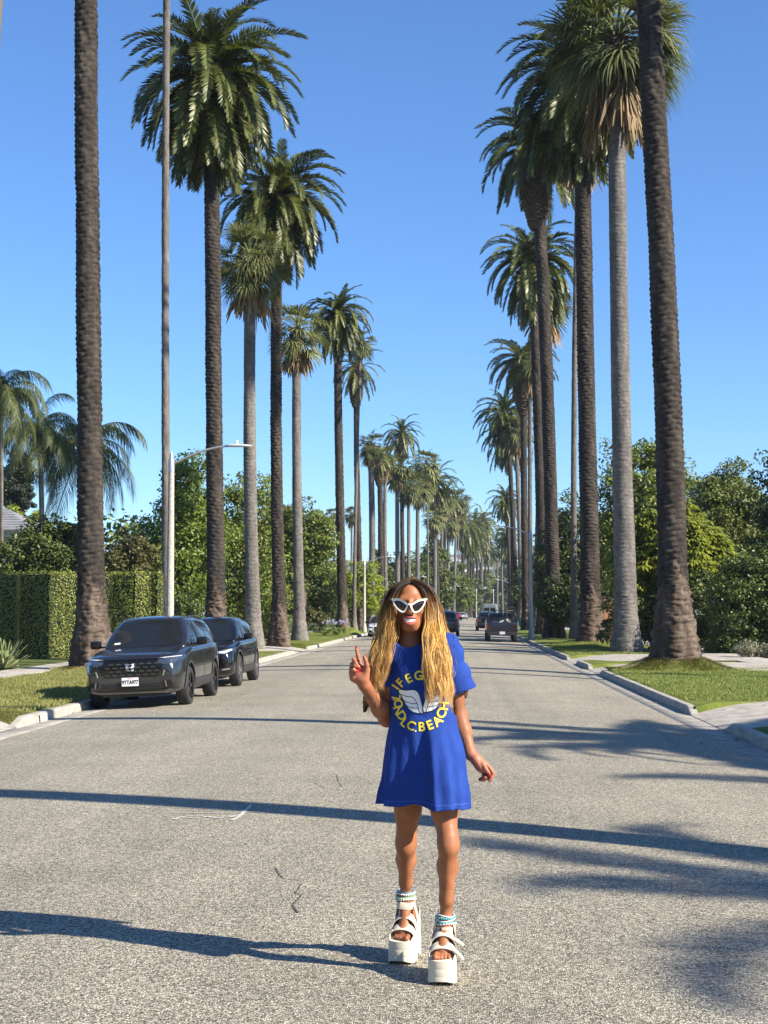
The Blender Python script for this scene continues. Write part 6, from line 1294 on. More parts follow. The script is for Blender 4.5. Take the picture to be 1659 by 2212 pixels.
# feet inside the platform sandals
SHOES = []
def foot(toe, heel, an, lift):
    toe = Vector((toe[0] - WROOT.x, toe[1] - WROOT.y, 0)); heel = Vector((heel[0] - WROOT.x, heel[1] - WROOT.y, 0)); ax = (heel - toe).normalized(); sd = Vector((-ax.y, ax.x, 0)); L = (heel - toe).length
    def at(t, x, z): return toe + ax * (t * L) + sd * x + Vector((0, 0, z))
    zt = lambda t: float(np.interp(t, [0, 0.3, 0.55, 1.0], [0.102, 0.108, 0.135, 0.165]))
    body.cone(at(0.84, 0, zt(0.84) + 0.030), at(0.30, 0, zt(0.3) + 0.024), 0.031, 0.026, 0.02); body.cone(an, at(0.80, 0, zt(0.8) + 0.045), 0.032, 0.032, 0.03); body.cone(an + Vector((0, -0.01, -0.01)), at(0.38, 0, zt(0.38) + 0.030), 0.030, 0.026, 0.03); body.cone(at(0.30, -0.024, zt(.3) + 0.016), at(0.30, 0.024, zt(.3) + 0.016), 0.020, 0.020, 0.02)
    for i, x in enumerate((-0.030, -0.014, 0.001, 0.015, 0.028)):
        k = i if lift < 0 else 4 - i; rr = [0.0125, 0.0095, 0.009, 0.0085, 0.008][k]; t1 = [0.075, 0.085, 0.10, 0.12, 0.145][k]
        body.cone(at(0.26, x, zt(.2) + 0.014), at(t1, x * 1.05, zt(t1) + rr * 0.9), rr * 1.05, rr, 0.003)
    SHOES.append((at, zt, L, an, sd, ax, lift))
foot((P(861.6, 2064, 6.91).x, 6.905), (P(861.6, 2064, 6.91).x + 0.060, 7.165), AN_R, -1)
foot((P(953, 2106, 6.545).x, 6.535), (P(953, 2106, 6.545).x + 0.022, 6.805), AN_L, 1)
Vb, Fb = body.mesh()
def dist_seg(V, a, b): a = np.array(a); b = np.array(b); ba = b - a; t = np.clip(((V - a) @ ba) / (ba @ ba), 0, 1); return np.linalg.norm(V - a - t[:, None] * ba, axis=1), t
d1, t1 = dist_seg(Vb, EL_R, WR_R); d2, t2 = dist_seg(Vb, EL_L.lerp(WR_L, 0.05), WR_L.lerp(EL_L, 0.05)); d3, t3 = dist_seg(Vb, EL_L.lerp(SH_L, 0.5), EL_L)
tat = np.clip((0.06 - d1) / 0.02, 0, 1) * (np.clip((t1 - 0.35) / 0.1, 0, 1) * np.clip((0.93 - t1) / 0.08, 0, 1)) + np.clip((0.05 - np.minimum(d2, d3)) / 0.015, 0, 1) * 0.9
dm = np.linalg.norm((Vb - np.array(MOUTH)) / np.array([0.030, 0.03, 0.016]), axis=1)
msk = NT('skin'); msk.b.inputs['Roughness'].default_value = 0.52; msk.b.inputs['Specular IOR Level'].default_value = 0.38
co = msk.coord(); n1 = msk.noise(co, 14, 4); base = msk.mix(1.0, msk.ramp(n1, [(0.3, (0.258, 0.096, 0.041)), (0.7, (0.37, 0.148, 0.067))]), msk.ramp(msk.noise(co, 55, 4, 0.7), [(0.3, (0.92, 0.91, 0.90)), (0.7, (1.06, 1.05, 1.04))]), 'MULTIPLY')
at_ = msk.n('Attribute'); at_.attribute_name = 'tattoo'; w1 = msk.n('TexWave', Scale=22, Distortion=9.0, Detail=3.0); msk.l(co, w1.inputs['Vector']); ink = msk.ramp(w1.outputs['Fac'], [(0.62, 0.0), (0.74, 1.0)]); ms2 = msk.ramp(msk.noise(co, 26, 3), [(0.44, 0.0), (0.54, 1.0)])
fac = msk.math('MULTIPLY', msk.math('MULTIPLY', at_.outputs['Fac'], ink), msk.math('MULTIPLY', ms2, 0.72)); c2 = msk.mix(fac, base, (0.055, 0.050, 0.050))
la = msk.n('Attribute'); la.attribute_name = 'flush'; c3 = msk.mix(msk.math('MULTIPLY', la.outputs['Fac'], 0.55), c2, (0.42, 0.15, 0.09)); msk.col(c3)
msk.b.inputs['Subsurface Weight'].default_value = 0.06; msk.b.inputs['Subsurface Radius'].default_value = (0.012, 0.005, 0.003); msk.b.inputs['Subsurface Scale'].default_value = 0.6
msk.nrm(msk.bump(msk.noise(co, 160, 3), 0.12, 0.002))
fl = np.clip((0.13 - np.minimum(np.linalg.norm(Vb - np.array(H2(420, 700, yb)), axis=1), np.linalg.norm(Vb - np.array(H3(1000, 1250, yc)), axis=1))) / 0.05, 0, 1)
bo = link('body', np_mesh('body', Vb, Fb, msk.m, smooth=True, attr={'tattoo': tat, 'flush': fl}), person); bo['label'] = 'tanned skin, inked forearms'
# --- lips, teeth, nails
M_LIP = plain('lip_pink', (0.40, 0.095, 0.075), 0.3, var=0.1, scale=40); M_TOOTH = plain('tooth', (0.86, 0.84, 0.80), 0.25, var=0.03); M_NAIL = plain('nail_red', (0.62, 0.012, 0.02), 0.14, var=0, coat=0.8)
lf = Field(MOUTH - Vector((0.045, 0.04, 0.03)), MOUTH + Vector((0.045, 0.04, 0.03)), 0.0016)
for i in range(12):
    a, b = [(-1 + 2 * k / 12.0) for k in (i, i + 1)]
    def up(u): return MOUTH + Vector((u * 0.034, -0.0065 + 0.014 * u * u, 0.0150 - 0.0035 * u * u + 0.0035 * abs(u) * (1 - abs(u)) * 2))
    def lo(u): return MOUTH + Vector((u * 0.031, -0.0050 + 0.014 * u * u, -0.0160 + 0.023 * u * u))
    ru = lambda u: 0.0050 * (1 - abs(u)) ** 0.5 + 0.0016
    lf.cone(up(a), up(b), ru(a), ru(b), 0.004); lf.cone(lo(a), lo(b), ru(a) * 1.1, ru(b) * 1.1, 0.004)
Vl, Fl = lf.mesh(); link('lips', np_mesh('lips', Vl, Fl, M_LIP, smooth=True), person)
tb = MB()
for i in range(8):
    u = -1 + (i + 0.5) / 4; w = 0.0068 if abs(u) < 0.5 else 0.0058; tb.box(MOUTH + Vector((u * 0.0255, -0.001 + 0.011 * u * u, 0.0010 + 0.0035 * u * u)), (w * 1.16, 0.010, 0.0158 - 0.005 * abs(u)), Matrix.Rotation(u * 0.5, 3, 'Z'), bev=0.0012)
tb.build('teeth', M_TOOTH, person, smooth='auto')
for (tip, dr, nl, rr, back) in NAILS:
    b = back - dr * back.dot(dr); b = b.normalized() if b.length > 1e-4 else Vector((0, -1, 0)); sdv = dr.cross(b); V = []; n = 7
    for t, w, up_ in [(-0.55, 0.55, 0.80), (-0.2, 0.78, 0.92), (0.25, 0.80, 0.86), (0.75, 0.60, 0.62), (1.15, 0.22, 0.38)]:
        c = tip + dr * (t * nl) + b * (rr * up_)
        for k in range(n): an = math.pi * (k / (n - 1)) ; V.append(c + sdv * (math.cos(an) * rr * w) + b * (math.sin(an) * rr * 0.30 * w))
    Fc = [(i * n + k, i * n + k + 1, (i + 1) * n + k + 1, (i + 1) * n + k) for i in range(4) for k in range(n - 1)]; Fc += [(i * n, (i + 1) * n, (i + 1) * n + n - 1, i * n + n - 1) for i in range(4)]
    m_ = MB(); m_.add(V, Fc); m_.build('fingernail', M_NAIL, person, smooth='auto')

# ------------------------------------------------------------------ shirt dress
tabz = [(1748, 817.5, 1014.5), (1690, 826, 1010.5), (1628, 834.5, 1004), (1566, 840.5, 988), (1514, 839.5, 978.5), (1479, 838, 976), (1440, 838, 974), (1410, 838, 976)]
zz_ = []; cx_ = []; hw_ = []
for (py, xl, xr) in tabz:
    a = D(xl, py, 6.75); b = D(xr, py, 6.75); zz_.append(a.z); cx_.append((a.x + b.x) / 2); hw_.append((b.x - a.x) / 2)
dr = Field((-0.36, -0.30, 0.68), (0.36, 0.26, 1.60), 0.0036)
X, Y, Z = np.meshgrid(*[dr.lo[k] + dr.h * np.arange(dr.n[k]) for k in range(3)], indexing='ij', sparse=True)
zc = Z.ravel(); cx = np.interp(zc, zz_, cx_)[None, None, :]; hw = np.interp(zc, zz_, hw_)[None, None, :]
dep = np.interp(zc, [0.70, 1.0, 1.25, 1.40, 1.52], [0.150, 0.140, 0.125, 0.120, 0.085])[None, None, :]; cy = np.interp(zc, [0.7, 1.0, 1.3, 1.5], [0.035, 0.02, 0.015, 0.02])[None, None, :]
low = np.clip((1.18 - zc) / 0.42, 0, 1)[None, None, :]
xl = np.interp(zc, [0.73, 1.15], [D(896, 1748, 6.7).x, D(908, 1560, 6.7).x])[None, None, :]; xr_ = np.interp(zc, [0.73, 1.15], [D(948, 1748, 6.7).x, D(935, 1560, 6.7).x])[None, None, :]
g = np.clip((X - xl) / (xr_ - xl), 0, 1); g = g * g * (3 - 2 * g); push = 0.125 * low ** 0.9 * g
fy = np.where(Y < cy, Y + push, Y) - cy
th = np.arctan2(fy / dep, (X - cx) / hw)
# the front drapes: gathered under the bust, a long tongue of cloth pushed out by the forward leg, small hem waves
fold = 0.010 * low * np.cos(th * 9 + 1.3 + 2.2 * Z) + 0.006 * low * np.cos(th * 17 + 5 * Z) + 0.003 * np.sin(38 * X + 22 * Z + 3 * np.sin(9 * Z)) * np.sin(17 * Z - 9 * X) + 0.004 * np.sin(11 * Z + 16 * X) * (1 - low)
bust = 0.022 * np.exp(-((Z - 1.36) / 0.07) ** 2) * (np.exp(-((X - cx - 0.07) / 0.055) ** 2) + np.exp(-((X - cx + 0.07) / 0.055) ** 2)) * (Y < cy)
rr = ((np.abs((X - cx) / hw)) ** 2.25 + (np.abs(fy / dep)) ** 2.25) ** (1 / 2.25)
f = (rr - 1) * np.minimum(hw, dep) * 0.95 - fold - bust
shz = 1.535 - 0.55 * np.maximum(0, np.abs(X - cx) - 0.06) * 0.55         # shoulder slope
f = np.maximum(f, (Z - shz) * 0.9); dr.f[:] = f
SL_L = (D(962, 1400, 6.765), D(994, 1490, 6.765)); SL_R = (D(842, 1402, 6.775), D(822, 1470, 6.785))
for (a, b) in (SL_L, SL_R): dr.cone(a, b, 0.066, 0.078, 0.05); dr.cone(D(884 + (38 if a.x > 0 else -34), 1392, 6.765), a, 0.050, 0.064, 0.04)
# sleeve crumples
F0 = dr.f + (0.0045 * np.sin(60 * Z + 25 * X + 4 * np.sin(20 * X)) * (np.abs(X - cx) > 0.16) * (Z > 1.2)).astype(np.float32)
inner = -(F0 + 0.0072)
sh = np.maximum(F0, inner)
def plane_cut(p, nrm): return (X - p[0]) * nrm[0] + (Y - p[1]) * nrm[1] + (Z - p[2]) * nrm[2]
for (a, b) in (SL_L, SL_R):
    nrm = (b - a).normalized(); e = b + nrm * 0.012; sh = np.maximum(sh, np.where(np.sqrt((X - b.x) ** 2 + (Y - b.y) ** 2 + (Z - b.z) ** 2) < 0.12, np.where(np.abs(X - cx) > 0.145, plane_cut(e, nrm), -1), -1))
hemz = D(915, 1744, 6.65).z + 0.010 * np.exp(-((X - cx + 0.03) / 0.05) ** 2) + 0.004 * np.cos(th * 7)
sh = np.maximum(sh, hemz - Z)
nk = D(884, 1372, 6.70); neck = np.sqrt(((X - nk.x) / 0.082) ** 2 + ((Y - 0.005) / 0.115) ** 2 + ((Z - 1.575) / 0.085) ** 2) - 1; sh = np.maximum(sh, -neck * 0.085)
dr.f[:] = sh; Vd, Fd = dr.mesh()
# drop loose scraps: keep faces whose vertices are finite
md = NT('blue_cotton'); md.set(Roughness=0.85); md.b.inputs['Specular IOR Level'].default_value = 0.2; md.b.inputs['Sheen Weight'].default_value = 0.0
co = md.coord(); md.col(md.ramp(md.noise(co, 9, 5, 0.65), [(0.3, (0.012, 0.040, 0.215)), (0.7, (0.018, 0.056, 0.285))])); wv = md.noise(md.mapping(co, (1, 1, 1)), 420, 2); cr = md.noise(md.mapping(co, (1, 1, 0.6)), 16, 4, 0.6); md.nrm(md.bump(wv, 0.25, 0.002, md.bump(cr, 0.35, 0.02)))
dress = link('shirt_dress', np_mesh('shirt_dress', Vd, Fd, md.m, smooth=True), person)
sm = dress.modifiers.new('s', 'SMOOTH'); sm.factor = 0.5; sm.iterations = 10; apply(dress); dbv = bvh_of(dress.data)
dress['label'] = 'oversized royal blue shirt dress'
# hem, neck and sleeve stitching as raised bands
def band_on(name, pts, w, mat, parent):
    patch(name, pts, 'Y', 1, dbv, mat, parent, off=0.0018, cell=0.012, start=3)
M_BLU2 = plain('stitched_hem', (0.03, 0.085, 0.42), 0.85, var=0.1)
zl = D(915, 1736, 6.65).z
patch('hem_seam', [(-0.19 + 0.38 * i / 14, zl + 0.006 + 0.010 * math.exp(-((-0.19 + 0.38 * i / 14 + 0.03) / 0.05) ** 2)) for i in range(15)] + [(0.19 - 0.38 * i / 14, zl + 0.0095 + 0.010 * math.exp(-((0.19 - 0.38 * i / 14 + 0.03) / 0.05) ** 2)) for i in range(15)], 'Y', 1, dbv, M_BLU2, dress, off=0.0012, cell=0.01, start=3)
# print: ring of letters and a pair of wings
M_YEL = plain('print_yellow', (0.80, 0.66, 0.06), 0.6, var=0.12, scale=60); M_WHT = plain('print_white', (0.80, 0.82, 0.84), 0.6, var=0.06, scale=40); M_INK = plain('print_dark', (0.02, 0.03, 0.06), 0.7, var=0)
S3 = 0.12566
def R7(x, y): p = P(811.9 + S3 * x, 1426.4 + S3 * y, 6.63) - WROOT; return p.x, p.z
cxz = R7(770, 715)
def letter(ch, x, y, rot, size=0.058, sx=1.0):
    px_, pz_ = R7(x, y)
    for nm, mat, off, ex, dd in (('letter_outline', M_INK, 0.0034, 0, 0.0016), ('letter', M_YEL, 0.0014, 0, 0.0030)):
        cu = bpy.data.curves.new('t', 'FONT'); cu.body = ch; cu.size = size; cu.align_x = 'CENTER'; cu.align_y = 'CENTER'; cu.offset = off; to = bpy.data.objects.new('t', cu); COL.objects.link(to); dg = bpy.context.evaluated_depsgraph_get()
        me = bpy.data.meshes.new_from_object(to.evaluated_get(dg)); bpy.data.objects.remove(to); c, s = math.cos(rot), math.sin(rot); keep = True
        bm = bmesh.new(); bm.from_mesh(me)
        for ax in (0, 1):
            for q_ in np.arange(-0.03, 0.031, 0.006): bmesh.ops.bisect_plane(bm, geom=bm.verts[:] + bm.edges[:] + bm.faces[:], plane_co=(q_, 0, 0) if ax == 0 else (0, q_, 0), plane_no=(1, 0, 0) if ax == 0 else (0, 1, 0), dist=1e-6)
        bmesh.ops.triangulate(bm, faces=bm.faces[:])
        for v in bm.verts:
            a, b = v.co.x * sx, v.co.y; X_, Z_ = px_ + a * c - b * s, pz_ + a * s + b * c; h, nn, _, _ = dbv.ray_cast(Vector((X_, -3, Z_)), Vector((0, 1, 0)))
            if h is None: keep = False; break
            v.co = h - Vector((0, dd, 0))
        if keep:
            bm.normal_update()
            for f_ in bm.faces:
                if f_.normal.y > 0: f_.normal_flip()
            bm.to_mesh(me); me.materials.clear(); me.materials.append(mat); link(nm, me, dress)
        bm.free()
for ch, x, y in [('L', 352, 640), ('I', 342, 472), ('F', 425, 392), ('E', 566, 318), ('G', 735, 268), ('A', 870, 280), ('L', 1000, 318)]: letter(ch, x, y, -math.atan2(x - 770, 715 - y))
for ch, x, y in [('O', 372, 760), ('N', 372, 868), ('D', 432, 962), ('L', 480, 1078), ('C', 604, 1132), ('B', 786, 1150), ('E', 930, 1118), ('A', 1062, 1048), ('C', 1130, 925), ('H', 1180, 790)]: letter(ch, x, y, math.atan2(x - 770, y - 715), sx=0.9 if ch in 'ON' else 1.0)
for (x, y) in ((300, 690), (684, 1216)): px_, pz_ = R7(x, y); patch('print_dot', [(px_ + 0.0042 * math.cos(t), pz_ + 0.0042 * math.sin(t)) for t in np.linspace(0, 6.2832, 11)[:-1]], 'Y', 1, dbv, M_WHT, dress, off=0.0022, start=3)
wing = [(385, 532), (392, 508), (430, 505), (520, 516), (600, 508), (655, 507), (715, 540), (752, 610), (780, 720), (806, 820), (822, 905), (760, 912), (690, 905), (640, 890), (575, 850), (530, 792), (500, 742), (470, 690), (432, 620), (398, 572)]
def mirx(p): return (1618 - p[0], p[1] - 18 - (0.06 * (808 - p[0]) if p[0] < 808 else 0))
def spline(pts, k=5, closed=True):
    out = []; n = len(pts)
    for i in range(n if closed else n - 1):
        p0, p1, p2, p3 = [np.array(pts[(i + j) % n] if closed else pts[min(max(i + j, 0), n - 1)], float) for j in (-1, 0, 1, 2)]
        for t in np.linspace(0, 1, k, endpoint=False): out.append(tuple(0.5 * ((2 * p1) + (-p0 + p2) * t + (2 * p0 - 5 * p1 + 4 * p2 - p3) * t * t + (-p0 + 3 * p1 - 3 * p2 + p3) * t ** 3)))
    if not closed: out.append(tuple(pts[-1]))
    return out
def stroke(name, pts, w, mat, off):
    n = len(pts); L_, R_ = [], []
    for i in range(n):
        a = np.array(pts[max(i - 1, 0)]); b = np.array(pts[min(i + 1, n - 1)]); t = b - a; t = t / (np.linalg.norm(t) + 1e-9); nn = np.array([-t[1], t[0]]) * w / 2; L_.append(np.array(pts[i]) + nn); R_.append(np.array(pts[i]) - nn)
    V = []; Fc = []
    for a, b in zip(L_, R_):
        for p in (a, b):
            h, _, _, _ = dbv.ray_cast(Vector((p[0], -3, p[1])), Vector((0, 1, 0)))
            V.append((p[0], (h.y if h else -0.1) - off, p[1]))
    Fc = [(2 * i, 2 * i + 1, 2 * i + 3, 2 * i + 2) for i in range(n - 1)]; m_ = MB(); m_.add(V, Fc); m_.build(name, mat, dress)
for mir in (False, True):
    tr = (lambda p: R7(*mirx(p))) if mir else (lambda p: R7(*p))
    pl = [tr(p) for p in spline(wing, 3)]; patch('wing', pl, 'Y', 1, dbv, M_WHT, dress, off=0.0022, cell=0.012, start=3)
    stroke('wing_outline', [tr(p) for p in spline(wing + wing[:1], 4, False)], 0.0032, M_INK, 0.0034)
    for ln in ([(412, 586), (520, 620), (622, 632), (672, 672), (712, 762), (735, 840), (752, 908)], [(462, 686), (540, 725), (640, 745), (708, 746)], [(520, 782), (600, 815), (733, 826)]): stroke('feather_line', [tr(p) for p in spline(ln, 4, False)], 0.0030, M_INK, 0.0034)

# ------------------------------------------------------------------ sunglasses
sg = empty('sunglasses', (0, 0, 0), parent=person)
M_WFR = plain('ivory_frame', (0.80, 0.76, 0.68), 0.25, var=0.03); M_DLENS = NT('dark_lens'); M_DLENS.set(Roughness=0.05); M_DLENS.b.inputs['Base Color'].default_value = (0.018, 0.012, 0.012, 1); M_DLENS.b.inputs['Coat Weight'].default_value = 0.5; M_DLENS = M_DLENS.m
fxc = Q7(694, 400, 6.63).x
def E1(x, y, dy=0.0):
    p = P(811.9 + S3 * x, 1239.8 + S3 * y, 6.622) - WROOT; return Vector((p.x, p.y + dy + 3.4 * (p.x - fxc) ** 2, p.z))
for outer, inner in (([(268, 440), (300, 424), (345, 416), (425, 428), (495, 470), (548, 515), (545, 566), (510, 640), (480, 662), (435, 656), (370, 612), (312, 535), (288, 480)], [(318, 470), (345, 462), (380, 458), (425, 468), (485, 505), (528, 540), (524, 566), (495, 620), (472, 636), (436, 630), (385, 590), (340, 540), (322, 500)]),
                     ([(855, 428), (825, 424), (770, 430), (700, 458), (640, 498), (595, 520), (592, 560), (632, 645), (665, 668), (710, 664), (770, 630), (825, 560), (852, 490)], [(830, 462), (805, 460), (770, 466), (712, 488), (655, 525), (624, 546), (626, 570), (652, 630), (680, 645), (712, 640), (758, 606), (800, 552), (828, 500)])):
    o = spline(outer, 3); i_ = spline(inner, 3); n = len(o); V = [E1(*p, -0.004) for p in o] + [E1(*p, -0.002) for p in i_] + [E1(*p, 0.006) for p in o] + [E1(*p, 0.006) for p in i_]
    Fc = []
    for k in range(n):
        k2 = (k + 1) % n; Fc += [(k, k2, n + k2, n + k), (2 * n + k, 3 * n + k, 3 * n + k2, 2 * n + k2), (k, 2 * n + k, 2 * n + k2, k2), (n + k, n + k2, 3 * n + k2, 3 * n + k)]
    m_ = MB(); m_.add(V, Fc); fr = m_.build('rim', M_WFR, sg, smooth='auto'); c = MB(); cen = sum((E1(*p, -0.004) for p in i_), Vector()) / n
    c.add([E1(*p, 0.003) for p in i_] + [cen + Vector((0, -0.001, 0))], [(k, (k + 1) % n, n) for k in range(n)]); c.build('lens', M_DLENS, sg, smooth=True)
b = MB(); b.tube([E1(540, 530, 0.001), E1(570, 522, -0.002), E1(600, 535, 0.001)], 0.0042, 8); b.build('bridge', M_WFR, sg, smooth=True)
for x, y, sx in ((275, 440, -1), (850, 438, 1)):
    a = E1(x, y, 0.004); b = MB(); b.tube([a, a + Vector((sx * 0.004, 0.02, 0.0)), a + Vector((sx * 0.002, 0.06, -0.002)), a + Vector((0, 0.11, -0.006))], [0.0055, 0.005, 0.004, 0.003], 8); b.build('temple_arm', M_WFR, sg, smooth=True)

# ------------------------------------------------------------------ hair
mhair = NT('hair'); mhair.set(Roughness=0.45); mhair.b.inputs['Specular IOR Level'].default_value = 0.35
ha = mhair.n('Attribute'); ha.attribute_name = 'along'; hb = mhair.n('Attribute'); hb.attribute_name = 'tone'
rc = mhair.ramp(ha.outputs['Fac'], [(0.0, (0.024, 0.011, 0.006)), (0.16, (0.050, 0.023, 0.010)), (0.28, (0.27, 0.135, 0.036)), (0.42, (0.66, 0.40, 0.115)), (1.0, (0.72, 0.47, 0.18))])
mhair.col(mhair.mix(1.0, rc, mhair.ramp(hb.outputs['Fac'], [(0.0, (0.24, 0.19, 0.15)), (0.3, (0.55, 0.50, 0.43)), (0.6, (0.95, 0.92, 0.86)), (1.0, (1.35, 1.32, 1.25))]), 'MULTIPLY'))
trh = mhair.n('BsdfTranslucent'); mhair.l(mhair.mix(1.0, rc, (1.1, 0.9, 0.6), 'MULTIPLY'), trh.inputs['Color']); mxh = mhair.n('MixShader', Fac=0.18); mhair.l(mhair.b.outputs[0], mxh.inputs[1]); mhair.l(trh.outputs[0], mxh.inputs[2]); mhair.l(mxh.outputs[0], mhair.o.inputs['Surface'])
def G(*pts): return [np.array(Q7(x, y, d)) for x, y, d in pts]
RIGHT_G = [G((712, 205, 6.70), (812, 262, 6.705), (862, 380, 6.715), (860, 520, 6.705), (846, 680, 6.655), (842, 880, 6.615), (848, 1060, 6.605), (850, 1200, 6.60), (838, 1340, 6.605)),
           G((714, 192, 6.72), (826, 270, 6.72), (884, 400, 6.735), (894, 560, 6.715), (892, 730, 6.65), (885, 900, 6.615), (890, 1060, 6.60), (900, 1180, 6.60), (900, 1290, 6.605)),
           G((718, 184, 6.75), (840, 268, 6.75), (905, 420, 6.755), (928, 580, 6.735), (950, 740, 6.665), (985, 900, 6.63), (990, 1050, 6.615), (1010, 1200, 6.61), (1010, 1360, 6.62)),
           G((718, 180, 6.78), (848, 270, 6.78), (915, 430, 6.77), (948, 600, 6.75), (978, 760, 6.70), (1020, 920, 6.66), (1030, 1080, 6.645), (1050, 1200, 6.64), (1050, 1370, 6.645))]
LEFT_G = [G((690, 205, 6.70), (590, 258, 6.68), (548, 370, 6.67), (535, 520, 6.665), (530, 660, 6.655), (510, 820, 6.635), (500, 950, 6.62), (478, 1060, 6.62), (468, 1170, 6.625)),
          G((688, 192, 6.72), (585, 270, 6.69), (530, 400, 6.685), (512, 560, 6.675), (495, 720, 6.66), (460, 860, 6.64), (430, 980, 6.63), (430, 1080, 6.635), (470, 1180, 6.64)),
          G((684, 184, 6.75), (560, 275, 6.73), (500, 420, 6.73), (465, 580, 6.72), (430, 730, 6.69), (395, 860, 6.665), (370, 990, 6.66), (375, 1090, 6.665), (400, 1180, 6.67)),
          G((682, 180, 6.78), (555, 278, 6.78), (490, 430, 6.78), (452, 600, 6.77), (420, 740, 6.74), (382, 860, 6.71), (352, 960, 6.70), (345, 1050, 6.71), (352, 1130, 6.72))]
BACK_G = [G((690, 178, 6.82), (560, 270, 6.85), (500, 450, 6.87), (450, 700, 6.89), (400, 900, 6.90), (340, 1100, 6.90), (310, 1250, 6.90), (295, 1320, 6.90), (285, 1380, 6.90)),
          G((695, 178, 6.83), (640, 270, 6.89), (620, 450, 6.92), (600, 700, 6.94), (580, 900, 6.95), (560, 1100, 6.95), (540, 1250, 6.95), (530, 1320, 6.95), (530, 1380, 6.95)),
          G((705, 178, 6.83), (780, 270, 6.89), (820, 450, 6.92), (860, 700, 6.94), (900, 900, 6.95), (930, 1100, 6.95), (950, 1250, 6.95), (960, 1320, 6.95), (960, 1380, 6.95)),
          G((712, 178, 6.82), (845, 270, 6.84), (920, 450, 6.86), (1000, 680, 6.86), (1085, 850, 6.84), (1160, 1000, 6.83), (1170, 1120, 6.82), (1172, 1200, 6.82), (1165, 1280, 6.82))]
def cat(pts, n):
    P_ = np.array(pts); m = len(P_); out = []
    for t in np.linspace(0, m - 1 - 1e-6, n):
        i = int(t); f_ = t - i; p0, p1, p2, p3 = P_[max(i - 1, 0)], P_[i], P_[i + 1], P_[min(i + 2, m - 1)]
        out.append(0.5 * (2 * p1 + (-p0 + p2) * f_ + (2 * p0 - 5 * p1 + 4 * p2 - p3) * f_ ** 2 + (-p0 + 3 * p1 - 3 * p2 + p3) * f_ ** 3))
    return np.array(out)
def strands(guides, nlock, per, r, spread=0.010, wave=0.008, n=34, blond=1.0, width=(0.0006, 0.0014), ends=(0.72, 1.0)):
    Vs, Fs, al, tn = [], [], [], []; off = 0; GC = [cat(g, n) for g in guides]; s = np.linspace(0, 1, n)
    for l in range(nlock):
        u = (l + r.uniform(0, 1)) / nlock * (len(GC) - 1); i = min(int(u), len(GC) - 2); f_ = u - i; C = GC[i] * (1 - f_) + GC[i + 1] * f_
        lk = np.stack([r.normal(0, 0.006) * s, r.normal(0, 0.012) * np.minimum(1, s * 3), r.normal(0, 0.004) * s], 1); ph = r.uniform(0, 6.28, 3); wl = r.uniform(3.6, 6.4); amp = wave * r.uniform(0.35, 1.15)
        env = np.clip((s - 0.18) / 0.3, 0, 1); W_ = np.stack([np.sin(wl * 2 * np.pi * s * 0.9 + ph[0]) * amp, np.cos(wl * 2 * np.pi * s * 0.9 + ph[1]) * amp * 0.8, 0 * s], 1) * env[:, None]; e = r.uniform(*ends); tone = r.uniform(0.0, 1.0)
        for k in range(per):
            j = r.normal(0, spread, 3) * np.array([1, 0.8, 0.3]); tap = (0.35 + 0.65 * np.sin(np.pi * np.clip(s * 0.9 + 0.12, 0, 1)))[:, None]; fr = np.stack([np.sin(11 * s + r.uniform(0, 6.28)), np.cos(9 * s + r.uniform(0, 6.28)), 0 * s], 1) * 0.0022 * env[:, None]
            ee = e * r.uniform(0.86, 1.0); p = cat((C + lk + W_ + j * tap + fr)[: max(6, int(n * ee))], n); t = np.gradient(p, axis=0); t /= np.linalg.norm(t, axis=1)[:, None] + 1e-9
            an = r.uniform(-0.9, 0.9); sd = np.cross(t, np.array([math.sin(an), -math.cos(an), 0.0])); sd /= np.linalg.norm(sd, axis=1)[:, None] + 1e-9; w = (r.uniform(*width) * np.clip(1.15 - s ** 3, 0.15, 1))[:, None]
            V = np.stack([p + sd * w, p - sd * w], 1).reshape(-1, 3); q = np.arange(n - 1) * 2 + off; Vs.append(V); Fs.append(np.stack([q, q + 1, q + 3, q + 2], 1)); al.append(np.repeat(np.clip(s * ee * blond, 0, 1), 2)); tn.append(np.full(2 * n, np.clip(tone + r.normal(0, 0.17), 0, 1))); off += 2 * n
    return np.concatenate(Vs), np.concatenate(Fs), np.concatenate(al), np.concatenate(tn)
rh = np.random.default_rng(12); hair = empty('hair', (0, 0, 0), parent=person)
for nm, gd, nl, per, kw in (('front_lock', RIGHT_G, 74, 36, {}), ('front_lock', LEFT_G, 66, 34, {}), ('back_length', BACK_G, 60, 26, dict(spread=0.014))):
    V, Fc, al, tn = strands(gd, nl, per, rh, **kw); link(nm, np_mesh(nm, V, Fc, mhair.m, smooth=True, attr={'along': al, 'tone': tn}), hair)
V, Fc, al, tn = strands([RIGHT_G[3], BACK_G[3]], 26, 6, rh, spread=0.014, wave=0.018, width=(0.0006, 0.0011)); link('stray_hair', np_mesh('stray_hair', V, Fc, mhair.m, smooth=True, attr={'along': al, 'tone': tn}), hair)
V, Fc, al, tn = strands([LEFT_G[3], BACK_G[0]], 22, 6, rh, spread=0.014, wave=0.016, width=(0.0006, 0.0011)); link('stray_hair', np_mesh('stray_hair', V, Fc, mhair.m, smooth=True, attr={'along': al, 'tone': tn}), hair)
